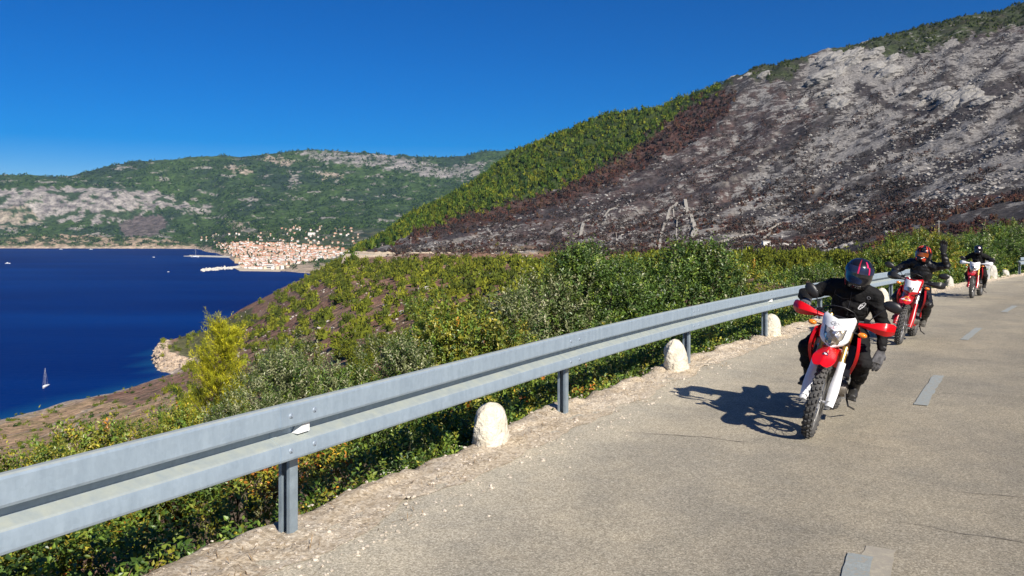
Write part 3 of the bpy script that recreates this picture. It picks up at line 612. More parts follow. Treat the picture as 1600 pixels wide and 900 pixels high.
# verge: rough concrete and limestone rubble strip with a broken outer rim
def verge_mat():
    m, nt, b = new_mat('rubble_concrete'); N = nt.nodes; L = nt.links; P = N.new('ShaderNodeNewGeometry').outputs['Position']
    v = N.new('ShaderNodeTexVoronoi'); v.inputs['Scale'].default_value = 52; v.inputs['Randomness'].default_value = 1; L.new(P, v.inputs['Vector'])
    sep = N.new('ShaderNodeSeparateColor'); L.new(v.outputs['Color'], sep.inputs['Color'])
    r = N.new('ShaderNodeValToRGB'); e = r.color_ramp.elements; e.new(0.45); e[0].color = (0.44, 0.375, 0.285, 1); e[1].position = 0.45; e[1].color = (0.62, 0.545, 0.435, 1); e[2].position = 1; e[2].color = (0.78, 0.72, 0.61, 1); L.new(sep.outputs['Green'], r.inputs['Fac'])
    n = N.new('ShaderNodeTexNoise'); n.inputs['Scale'].default_value = 2.2; n.inputs['Detail'].default_value = 7; n.inputs['Roughness'].default_value = 0.7; L.new(P, n.inputs['Vector'])
    r2 = N.new('ShaderNodeValToRGB'); r2.color_ramp.elements[0].position = 0.35; r2.color_ramp.elements[0].color = (0.88, 0.82, 0.73, 1); r2.color_ramp.elements[1].position = 0.6; r2.color_ramp.elements[1].color = (1.08, 1.06, 1.03, 1); L.new(n.outputs['Fac'], r2.inputs['Fac'])
    a = N.new('ShaderNodeAttribute'); a.attribute_name = 'Col'
    x = N.new('ShaderNodeMix'); x.data_type = 'RGBA'; x.blend_type = 'MULTIPLY'; x.inputs['Factor'].default_value = 1; L.new(r.outputs['Color'], x.inputs['A']); L.new(r2.outputs['Color'], x.inputs['B'])
    x2 = N.new('ShaderNodeMix'); x2.data_type = 'RGBA'; x2.blend_type = 'MULTIPLY'; x2.inputs['Factor'].default_value = 1; L.new(x.outputs['Result'], x2.inputs['A']); L.new(a.outputs['Color'], x2.inputs['B'])
    L.new(x2.outputs['Result'], b.inputs['Base Color']); b.inputs['Roughness'].default_value = 0.95; b.inputs['Specular IOR Level'].default_value = 0.15
    n3 = N.new('ShaderNodeTexNoise'); n3.inputs['Scale'].default_value = 45; n3.inputs['Detail'].default_value = 8; n3.inputs['Roughness'].default_value = 0.75; L.new(P, n3.inputs['Vector'])
    bp = N.new('ShaderNodeBump'); bp.inputs['Strength'].default_value = 1.0; bp.inputs['Distance'].default_value = 0.035; L.new(n3.outputs['Fac'], bp.inputs['Height']); L.new(bp.outputs['Normal'], b.inputs['Normal'])
    return m
M_verge = verge_mat()
def verge_h(s, d):
    s = np.asarray(s, float); d = np.asarray(d, float); t = np.clip((d + 0.33) / 0.57, 0, 1)
    return 0.004 + 0.012 * smooth(0, 0.6, t) + 0.030 * smooth(0.62, 0.80, t) * smooth(-.25, .35, perlin(s / 0.8, d * 0 + 1.7, 41)) + smooth(0, .3, t) * (0.020 * fbm(s / 0.16, d / 0.16, 4, 35) + 0.012 * perlin(s / 0.6, d / 0.35, 36))
vs_ = [S(-40)]
while vs_[-1] < S(120): q = vs_[-1] - SZ; vs_.append(vs_[-1] + (0.05 if 2 < q < 20 else (0.14 if 20 <= q < 50 else 0.8)))
vs_ = np.array(vs_); tcol = np.concatenate([np.linspace(0, 1, 30), [1.03, 1.05, 1.06, 1.07]])
V = []; C = []
for s in vs_:
    rel = np.array(s)
    outer = 0.24 + 0.10 * float(fbm(rel / 0.9, rel * 0 + 3.3, 4, 31)) + 0.03 * float(perlin(rel / 0.12, rel * 0, 37))
    inner = -0.33 + 0.12 * float(fbm(rel / 1.1, rel * 0 + 8.8, 4, 33))
    row = []; crow = []
    for t in tcol:
        if t <= 1:
            d = inner + (outer - inner) * t; h = float(verge_h(s, d))
            if t > 0.9: h -= 0.03 * (t - 0.9) / 0.1
            edge = float(smooth(0.72, 0.9, t + 0.12 * float(perlin(np.array(s / 0.3), np.array(d * 2), 39))))
            k = 1.06 - 0.22 * edge
            crow.append((k * (1.0), k * (0.98), k * (0.95 - 0.0 * edge)))
        else:
            d = outer + (t - 1) * 0.9 + 0.04 * float(perlin(np.array(s / 0.25), np.array(t * 40), 38)); h = [-0.10, -0.28, -0.55, -1.2][int(round((t - 1.03) / 0.0133)) if t < 1.065 else 3]
            crow.append((0.62, 0.6, 0.56))
        row.append(tuple(on_edge(s, d, h)))
    V.append(row); C.append(crow)
V = np.array(V); C = np.array(C)
vg = mesh_np('verge', V.reshape(-1, 3), quads=grid_quads(*V.shape[:2])[:, ::-1], mats=[M_verge], colors=C.reshape(-1, 3), smooth_sh=True)
tag(vg, 'crumbling strip of rubble and concrete along the outer edge of the road', kind='structure')

def stone_shape(seed, sub=1, flat=0.6):
    import bmesh
    bm = bmesh.new(); bmesh.ops.create_icosphere(bm, subdivisions=sub, radius=1.0); r = random.Random(seed); off = Vector((r.uniform(0, 50), r.uniform(0, 50), 0))
    from mathutils import noise
    for v in bm.verts:
        k = 1 + 0.35 * noise.noise(v.co * 1.3 + off); v.co *= k; v.co.z *= flat
    V_ = np.array([v.co[:] for v in bm.verts]); F_ = np.array([[v.index for v in f.verts] for f in bm.faces]); bm.free(); return V_, F_
STONES = [stone_shape(i, 1, 0.55 + 0.1 * (i % 3)) for i in range(6)]
def scatter_stones(name, P, R, col, m, flat_col_var=0.25, Nrm=None):
    VV = []; FF = []; CC = []; o = 0
    for i, (p, r) in enumerate(zip(P, R)):
        v, f = STONES[i % 6]; a = RNG.uniform(0, 2 * PI); ca, sa = math.cos(a), math.sin(a); sc = np.array([r * RNG.uniform(.7, 1.3), r * RNG.uniform(.6, 1.1), r * RNG.uniform(.6, 1.0)])
        w = v * sc; w = np.stack([w[:, 0] * ca - w[:, 1] * sa, w[:, 0] * sa + w[:, 1] * ca, w[:, 2]], -1) + np.array(p)
        VV.append(w); FF.append(f + o); o += len(v); CC.append(np.repeat((np.array(col) * (1 + RNG.uniform(-flat_col_var, flat_col_var)))[None], len(v), 0))
    return mesh_np(name, np.concatenate(VV), tris=np.concatenate(FF), mats=[m], colors=np.concatenate(CC))
M_stone = attr_mat('loose_limestone', nscale=30, nvar=0.25, bump=0.6, bscale=60, bdist=0.01)
P = []; R = []
while len(P) < 4500:
    q = 2.2 + 40 * RNG.random() ** 2.1; d = RNG.uniform(-0.62, 0.26) if RNG.random() < .86 else -0.5 - abs(RNG.normal(0, 0.28))
    dens = 0.5 + 0.5 * float(perlin(np.array(q / 0.5), np.array(d / 0.3), 55)) + (0.2 if -0.45 < d < 0.0 else 0)
    if RNG.random() > dens: continue
    r = (0.004 + 0.013 * RNG.random() ** 3) * (1 + 0.03 * q) * (0.6 if d < -0.6 else 1)
    P.append(tuple(on_edge(S(q), d, (float(verge_h(S(q), d)) + .001 if d > -0.33 else 0.002)))); R.append(r)
st = scatter_stones('gravel', P, R, (0.50, 0.44, 0.36), M_stone); tag(st, 'loose pale gravel and stone chips scattered along the road verge', 'gravel', kind='stuff')

# dry straw and weeds in the verge
def leaf_geo(Cn, Ax, Nm, Ln, Wd):
    """pointed leaves: one bent quad each"""
    Ax = Ax / np.linalg.norm(Ax, axis=1, keepdims=True); Sd = np.cross(Ax, Nm); Sd /= np.maximum(np.linalg.norm(Sd, axis=1, keepdims=True), 1e-6)
    Up = np.cross(Sd, Ax); L1 = Ln[:, None]; W1 = Wd[:, None]
    b = Cn; t = Cn + Ax * L1; l = Cn + Ax * L1 * 0.45 - Sd * W1 * 0.5 + Up * W1 * 0.18; r = Cn + Ax * L1 * 0.45 + Sd * W1 * 0.5 + Up * W1 * 0.18
    V_ = np.stack([b, r, t, l], 1).reshape(-1, 3); Q = np.arange(len(Cn) * 4).reshape(-1, 4); return V_, Q
M_straw = leaf_mat('dry_straw', 0.8, 0.2)
n = 3600; q = 2.2 + 34 * RNG.random(n) ** 1.8; d = RNG.uniform(-0.55, 0.26, n)
keep = fbm(q / 0.5, d / 0.3, 2, 66) > 0.12; q = q[keep]; d = d[keep]
Cn = np.array([tuple(on_edge(S(a), b, float(verge_h(S(a), b)) + .008 if b > -0.33 else 0.006)) for a, b in zip(q, d)]); n = len(q)
Ax = np.stack([RNG.normal(0, 1, n), RNG.normal(0, 1, n), np.abs(RNG.normal(0, .35, n))], -1); V_, Q = leaf_geo(Cn, Ax, np.tile([0, 0, 1.], (n, 1)), RNG.uniform(.03, .08, n), RNG.uniform(.003, .006, n) * (1 + q / 30))
cc = np.array([[.30, .20, .10]]) * RNG.uniform(.5, 1.3, (n, 1)); sw = mesh_np('dry_straw', V_, quads=Q, mats=[M_straw], colors=np.repeat(cc, 4, 0)); tag(sw, 'thin dry straw and pine needles lying in the verge rubble', 'dry grass', kind='stuff')

# ------------------------------------------------------------------ guardrail
def galv_mat():
    m, nt, b = new_mat('galvanised_steel'); N = nt.nodes; L = nt.links; tc = N.new('ShaderNodeNewGeometry'); P = tc.outputs['Position']
    mp = N.new('ShaderNodeMapping'); mp.inputs['Scale'].default_value = (13, 13, 3.2); L.new(P, mp.inputs['Vector'])
    n = N.new('ShaderNodeTexNoise'); n.inputs['Scale'].default_value = 1.0; n.inputs['Detail'].default_value = 7; n.inputs['Roughness'].default_value = 0.62; L.new(mp.outputs[0], n.inputs['Vector'])
    r = N.new('ShaderNodeValToRGB'); r.color_ramp.elements[0].position = 0.32; r.color_ramp.elements[0].color = (0.265, 0.338, 0.41, 1); r.color_ramp.elements[1].position = 0.68; r.color_ramp.elements[1].color = (0.335, 0.418, 0.495, 1); L.new(n.outputs['Fac'], r.inputs['Fac'])
    v = N.new('ShaderNodeTexVoronoi'); v.inputs['Scale'].default_value = 42; L.new(P, v.inputs['Vector']); sp = N.new('ShaderNodeSeparateColor'); L.new(v.outputs['Color'], sp.inputs['Color'])
    mr = N.new('ShaderNodeMapRange'); mr.inputs['To Min'].default_value = 0.965; mr.inputs['To Max'].default_value = 1.035; L.new(sp.outputs['Red'], mr.inputs['Value'])
    mu = N.new('ShaderNodeVectorMath'); mu.operation = 'SCALE'; L.new(r.outputs['Color'], mu.inputs[0]); L.new(mr.outputs['Result'], mu.inputs['Scale'])
    # paler, yellowish tone on upward faces
    geo = N.new('ShaderNodeSeparateXYZ'); L.new(tc.outputs['Normal'], geo.inputs[0])
    m2 = N.new('ShaderNodeMapRange'); m2.inputs['From Min'].default_value = 0.35; m2.inputs['From Max'].default_value = 0.85; L.new(geo.outputs['Z'], m2.inputs['Value'])
    mx = N.new('ShaderNodeMix'); mx.data_type = 'RGBA'; mx.inputs['B'].default_value = (0.50, 0.51, 0.40, 1); L.new(mu.outputs[0], mx.inputs['A'])
    m3 = N.new('ShaderNodeMath'); m3.operation = 'MULTIPLY'; L.new(m2.outputs['Result'], m3.inputs[0]); L.new(n.outputs['Fac'], m3.inputs[1]); L.new(m3.outputs[0], mx.inputs['Factor']); L.new(mx.outputs['Result'], b.inputs['Base Color'])
    b.inputs['Metallic'].default_value = 0.35; b.inputs['Roughness'].default_value = 0.55
    n2 = N.new('ShaderNodeTexNoise'); n2.inputs['Scale'].default_value = 14; n2.inputs['Detail'].default_value = 4; L.new(P, n2.inputs['Vector'])
    bp = N.new('ShaderNodeBump'); bp.inputs['Strength'].default_value = 0.25; bp.inputs['Distance'].default_value = 0.004; L.new(n2.outputs['Fac'], bp.inputs['Height']); L.new(bp.outputs['Normal'], b.inputs['Normal'])
    return m
M_galv = galv_mat(); M_galvp = mat('galvanised_post_steel', (0.24, 0.30, 0.35), 0.5, 0.4, var=0.18, scale=9, bump=0.2, bscale=40); M_white = mat('white_reflector', (0.75, 0.76, 0.76), 0.35); M_bolt = mat('zinc_bolt', (0.26, 0.31, 0.37), 0.6, 0.3)
# W profile: (offset towards the road, height)
WP = [(0.050, 0.822), (0.074, 0.820), (0.082, 0.815), (0.085, 0.806), (0.085, 0.700), (0.081, 0.690), (0.008, 0.684), (0.000, 0.678), (0.000, 0.630), (0.006, 0.622), (0.074, 0.592), (0.083, 0.585), (0.085, 0.575), (0.085, 0.505), (0.081, 0.495), (0.070, 0.489), (0.004, 0.472)]
RAIL_D = 0.035
def rail_panel(sa, sb, bulge, parent):
    n = max(4, int((sb - sa) / 0.25)); g = []
    for i in range(n + 1):
        s = sa + (sb - sa) * i / n; g.append([on_edge(s, RAIL_D - 0.06 - o - bulge, h + 0.012) for o, h in WP])
    b = MB(); b.sheet(g, 0.004); o = b.build('rail_panel', M_galv, parent, ang=14); return o
def rail_post(s, parent, h=0.72):
    """open channel post: web at the back, two flanges with lips, standing outside the rail"""
    w, dp, t, lip = 0.090, 0.07, 0.006, 0.024
    prof = [(-w/2, 0), (w/2, 0), (w/2, dp), (w/2 - lip, dp), (w/2 - lip, dp - t), (w/2 - t, dp - t), (w/2 - t, t), (-w/2 + t, t), (-w/2 + t, dp - t), (-w/2 + lip, dp - t), (-w/2 + lip, dp), (-w/2, dp)]
    base = on_edge(s, RAIL_D); T = edge_tan(s); L_ = Vector((-T.y, T.x, 0)); rings = []
    for z in (-0.35, h): rings.append([base + L_ * (a + 0.004) - T * (b_ - dp / 2) + Vector((0, 0, z)) for a, b_ in prof])
    b = MB(); n = len(prof); vs = rings[0] + rings[1]; fs = [(i, (i + 1) % n, (i + 1) % n + n, i + n) for i in range(n)]
    # caps split into convex strips
    for o in (0, n): fs += [(o + 0, o + 1, o + 6, o + 7), (o + 1, o + 2, o + 5, o + 6), (o + 2, o + 3, o + 4, o + 5), (o + 0, o + 7, o + 8, o + 11), (o + 8, o + 9, o + 10, o + 11)]
    b.add(vs, fs); return b.build('post', M_galvp, parent, ang=30)
BOLT = MB().lathe([(0, 0.012), (0.012, 0.011), (0.019, 0.005), (0.021, 0)], n=12, axis='x').lathe([(0, 0.019), (0.008, 0.019), (0.008, 0.010)], n=6, axis='x').build('bolt', M_bolt, link=False)
def bolt(s, h, o_, parent):
    p = on_edge(s, -o_, h); T = edge_tan(s); Rt = Vector((T.y, -T.x, 0)); o = bpy.data.objects.new('bolt', BOLT); COL.objects.link(o); o.parent = parent; o.location = p
    o.rotation_euler = (0, 0, math.atan2(Rt.y, Rt.x)); return o
def guardrail(name, posts, s0, s1, label, refl=()):
    root = empty(name, on_edge((s0 + s1) / 2, RAIL_D)); par = root
    base = root.location.copy(); kids = []
    for s in posts: kids.append(rail_post(s, par))
    cuts = [s0] + [p for p in posts if s0 + 1 < p < s1 - 0.5] + [s1]
    for i in range(len(cuts) - 1): kids.append(rail_panel(cuts[i] - (0.0 if i == 0 else 0.22), cuts[i + 1] + 0.10, 0.0045 * (i % 2), par))
    for p in posts:
        if not S(-3) < p < S(34): continue
        for ds in (-0.14, 0.06):
            for h in (0.765, 0.560): kids.append(bolt(p + ds, h, 0.112, par))
        kids.append(bolt(p, 0.668, 0.030, par))
    for p in refl:
        T = edge_tan(p); b = MB(); Rr = Vector((T.y, -T.x, 0)); c0 = on_edge(p, -0.025, 0.668)
        pts = [c0 + T * a * -1 + Rr * o + Vector((0, 0, z)) for a, o, z in ((0.05, 0.012, -0.030), (-0.05, 0.012, -0.030), (-0.05, 0.012, 0.032), (0.012, 0.012, 0.020))]
        b.plate(pts, Rr * 0.05); kids.append(b.build('reflector', M_white, par))
    for k in kids: k.matrix_parent_inverse = Matrix.Translation(-base)
    tag(root, label, 'guardrail'); return root
posts1 = [S(v) for v in (-13.9, -10.0, -6.1, -2.15, 1.8, 5.80, 9.72, 13.5, 17.25, 20.9, 24.3, 27.6, 31.0)]
guardrail('guardrail', posts1, S(-14.4), S(31.6), 'long grey galvanised crash barrier running along the left edge of the road beside the riders', refl=(S(5.80), S(17.25), S(-6.1)))
posts2 = [S(v) for v in (49.2, 53.2, 57.2, 61.2, 65.2, 69.2)]
guardrail('guardrail', posts2, S(48.6), S(69.8), 'short far crash barrier at the right edge of the photo beyond the third rider')

# ------------------------------------------------------------------ limestone bollards
M_boll = mat('whitewashed_limestone', (0.50, 0.45, 0.35), 0.95, col2=(0.70, 0.66, 0.56), scale=9, bump=1.0, bscale=30, dist=0.03)
M_boll2 = mat('grey_limestone', (0.40, 0.38, 0.34), 0.95, col2=(0.56, 0.54, 0.48), scale=7, bump=1.0, bscale=30, dist=0.03)
def bollard(s, d, h, w, label, seed, m=M_boll, flatback=0.75):
    w = w * 1.14; base = on_edge(s, d); b = MB(); rings = []; n = 34; T = edge_tan(s); L_ = Vector((-T.y, T.x, 0)); r = random.Random(seed); lean_ = r.uniform(.06, .2)
    K = 20
    for i in range(K + 1):
        t = i / K; z = h * t; k = (1 - t ** 4.2) ** 0.5 if t < 1 else 0.02; k = k * (1.0 - 0.12 * t) + 0.0; k = max(k, 0.03)
        if i == 0: z = -0.15; k = 1.05
        ring = []
        for j in range(n):
            a = 2 * PI * j / n; rr_ = 1 + 0.15 * float(fbm(np.array(math.cos(a) * 1.3 + seed), np.array(math.sin(a) * 1.3 + t * 1.6), 4, seed)) + 0.05 * float(ridged(np.array(a * 1.9 + seed), np.array(t * 3.1), 3, seed))
            ring.append(Vector((T * (math.cos(a) * w * .56 * k * rr_ - lean_ * t * w) + L_ * math.sin(a) * w / 2 * flatback * k * rr_) + L_ * (-0.0) * t + Vector((0, 0, z))))
        rings.append(ring)
    b.loft(rings); o = b.build('stone_bollard', m, ang=60); o.location = base
    return tag(o, label, 'bollard', 'stone bollards along the road edge')
bollard(S(8.30), 0.05, 0.37, 0.31, 'whitewashed round-topped stone bollard nearest the camera, between the first two rail posts in view', 1)
bollard(S(12.95), -0.02, 0.43, 0.34, 'tall chipped pale stone bollard just left of the third rail post, beyond the bike shadow', 2)
bollard(S(17.55), 0.0, 0.40, 0.36, 'rounded cream stone bollard half hidden behind the fourth rail post', 3)
bollard(S(22.2), 0.0, 0.40, 0.34, 'stone bollard seen through the gap under the first rider\'s right arm', 4)
bollard(S(26.5), 0.0, 0.42, 0.36, 'cream stone bollard between the first and second riders', 5)
bollard(S(36.0), 0.1, 0.40, 0.32, 'grey stone bollard right of the waving rider', 6, M_boll2)
bollard(S(39.3), 0.12, 0.42, 0.34, 'grey stone bollard left of the third rider\'s front wheel', 9, M_boll2)
bollard(S(43.8), 0.18, 0.62, 0.50, 'large grey stone bollard behind the white marker post', 7, M_boll2)
bollard(S(47.0), 0.25, 0.30, 0.40, 'low broken stone bollard before the far crash barrier', 8, M_boll2)
bollard(S(50.9), -0.12, 0.46, 0.36, 'pale stone bollard at the start of the far crash barrier', 10)
bollard(S(54.6), -0.12, 0.46, 0.36, 'pale stone bollard at the right edge of the photo under the far barrier', 11)
b = MB(); p = on_edge(S(42.6), 0.12); T = edge_tan(S(42.6)); Rz = Matrix.Rotation(math.atan2(T.y, T.x), 3, 'Z')
b.box((0, 0, 0.32), (0.03, 0.17, 0.95), Rz); o = b.build('marker_post', mat('white_post_paint', (0.72, 0.74, 0.76), 0.5, var=0.06, scale=12), bevel=0.008); o.location = p
tag(o, 'flat white road marker post behind the third rider', 'marker post')
# ------------------------------------------------------------------ motorcycles
def plastic(name, col, rough=0.28): return mat(name, col, rough, coat=0.12, var=0.05, scale=6, bump=0.05, bscale=90, dist=0.0008)
M_red = plastic('red_plastic', (0.56, 0.003, 0.006)); M_redd = plastic('deep_red_plastic', (0.40, 0.008, 0.012)); M_wht = plastic('white_plastic', (0.74, 0.75, 0.77)); M_blk = mat('black_plastic', (0.012, 0.012, 0.014), 0.42, var=.2, scale=15)
M_rub = mat('tyre_rubber', (0.04, 0.04, 0.042), 0.8, col2=(0.085, 0.082, 0.076), scale=18, bump=.3, bscale=90); M_alu = mat('brushed_aluminium', (0.56, 0.56, 0.55), 0.38, 0.85, var=.1, scale=20); M_dks = mat('dark_steel', (0.07, 0.07, 0.075), 0.45, 0.7, var=.2, scale=20)
M_gold = mat('gold_anodised', (0.62, 0.42, 0.13), 0.30, 0.8); M_eng = mat('engine_casing', (0.24, 0.215, 0.185), 0.5, 0.6, var=.25, scale=14, bump=.3, bscale=60); M_seat = mat('seat_vinyl', (0.02, 0.02, 0.022), 0.55, bump=.2, bscale=70)
M_amber = mat('amber_lens', (0.75, 0.22, 0.015), 0.18, coat=.6); M_mir = mat('mirror_glass', (0.6, 0.65, 0.7), 0.05, 1.0); M_ink = mat('dark_print', (0.03, 0.03, 0.04), 0.5); M_pinkp = mat('red_print', (0.62, 0.10, 0.12), 0.5); M_navy = mat('navy_badge', (0.012, 0.016, 0.05), 0.3); M_yel = mat('yellow_sticker', (0.80, 0.42, 0.02), 0.4)
def lens_mat():
    m, nt, b = new_mat('headlight_lens'); N = nt.nodes; L = nt.links; tc = N.new('ShaderNodeTexCoord'); v = N.new('ShaderNodeTexVoronoi'); v.inputs['Scale'].default_value = 26; L.new(tc.outputs['Object'], v.inputs['Vector'])
    r = N.new('ShaderNodeValToRGB'); e = r.color_ramp.elements; e.new(.4); e.new(.7); e[0].color = (.06, .06, .08, 1); e[1].color = (.42, .34, .22, 1); e[2].color = (.75, .72, .66, 1); e[3].color = (.14, .19, .36, 1); s = N.new('ShaderNodeSeparateColor'); L.new(v.outputs['Color'], s.inputs['Color']); L.new(s.outputs['Red'], r.inputs['Fac']); L.new(r.outputs['Color'], b.inputs['Base Color'])
    b.inputs['Metallic'].default_value = .7; b.inputs['Roughness'].default_value = .18; b.inputs['Coat Weight'].default_value = 1; bp = N.new('ShaderNodeBump'); bp.inputs['Strength'].default_value = .8; bp.inputs['Distance'].default_value = .01; L.new(v.outputs['Distance'], bp.inputs['Height']); L.new(bp.outputs['Normal'], b.inputs['Normal']); return m
M_lens = lens_mat()

def wheel(name, root, cx, R, hw, rim_r, rim_hw, nk, rimmat, disc_side):
    w = empty(name, (cx, 0, R)); w.parent = root; r0 = rim_r
    prof = []
    for i in range(17):
        a = PI * i / 16; prof.append((r0 + 0.01 + (R - 0.016 - r0 - 0.01) * math.sin(a) ** .72, -hw * math.cos(a) * (1.0 if 0 < i < 16 else .8)))
    MB().lathe(prof + [(r0 + .002, hw * .7), (r0 + .002, -hw * .7)], n=64, closed=True).build('tyre', M_rub, w, ang=60)
    b = MB()
    for k in range(nk):
        for (y, wd, ln, z, dph, tl) in ((-hw*.30, hw*.50, .030, R - .012, 0, .16), (hw*.30, hw*.50, .030, R - .012, 0, -.16), (-hw*.80, hw*.36, .026, R - .024, .5, .75), (hw*.80, hw*.36, .026, R - .024, .5, -.75)):
            a = 2 * PI * (k + dph + (.25 if y > 0 and dph == 0 else 0)) / nk; Rm = Matrix.Rotation(-a, 3, 'Y') @ Matrix.Rotation(tl, 3, 'X')
            c = Matrix.Rotation(-a, 3, 'Y') @ Vector((0, y, z)); b.box(c, (ln, wd, .024), Rm, taper=.86)
    t_ = b.build('tread_knobs', M_rub, w, flat=True); t_['kind'] = 'stuff'
    MB().lathe([(r0 + .008, -rim_hw), (r0 + .012, -rim_hw), (r0 + .012, -rim_hw + .004), (r0 - .006, -rim_hw * .5), (r0 - .010, 0), (r0 - .006, rim_hw * .5), (r0 + .012, rim_hw - .004), (r0 + .012, rim_hw), (r0 + .004, rim_hw), (r0 - .018, rim_hw * .6), (r0 - .020, 0), (r0 - .018, -rim_hw * .6), (r0 + .004, -rim_hw)], n=64, closed=True).build('rim', rimmat, w, ang=40)
    b = MB(); ns = 32
    for k in range(ns):
        a = 2 * PI * k / ns; da = .32 * (1 if (k // 2) % 2 else -1); s_ = 1 if k % 2 else -1; b.tube([(.033 * math.cos(a + da), s_ * .032, .033 * math.sin(a + da)), ((r0 - .012) * math.cos(a), s_ * .006, (r0 - .012) * math.sin(a))], .0022, n=4, caps=False)
    b.build('spokes', M_alu, w)
    MB().lathe([(0, -.075), (.016, -.075), (.018, -.045), (.036, -.04), (.036, -.03), (.024, -.022), (.024, .022), (.036, .03), (.036, .04), (.018, .045), (.016, .075), (0, .075)], n=20).build('hub', M_alu, w)
    MB().lathe([(.075, disc_side * .052), (.125, disc_side * .052), (.125, disc_side * .056), (.075, disc_side * .056)], n=40, closed=True).build('brake_disc', M_dks, w)
    return w
def ribbon(b, pts, w, fn, off=.0015):
    """flat print stroke laid on a surface: pts are 2-D, fn maps them to a point and normal"""
    L1 = []; n = len(pts)
    for i in range(n):
        p = Vector(pts[i]); q = Vector(pts[min(i + 1, n - 1)]); o = Vector(pts[max(i - 1, 0)]); t = (q - o).normalized(); s_ = Vector((-t.y, t.x)) * w / 2; L1.append((p + s_, p - s_))
    vs = []
    for a, c in L1:
        for u in (a, c): P_, N_ = fn(u.x, u.y); vs.append(P_ + N_ * off)
    b.add(vs, [(2 * i, 2 * i + 1, 2 * i + 3, 2 * i + 2) for i in range(n - 1)])
def circ(cx, cy, rx, ry, a0=0, a1=2 * PI, n=14): return [(cx + rx * math.cos(a0 + (a1 - a0) * i / n), cy + ry * math.sin(a0 + (a1 - a0) * i / n)) for i in range(n + 1)]

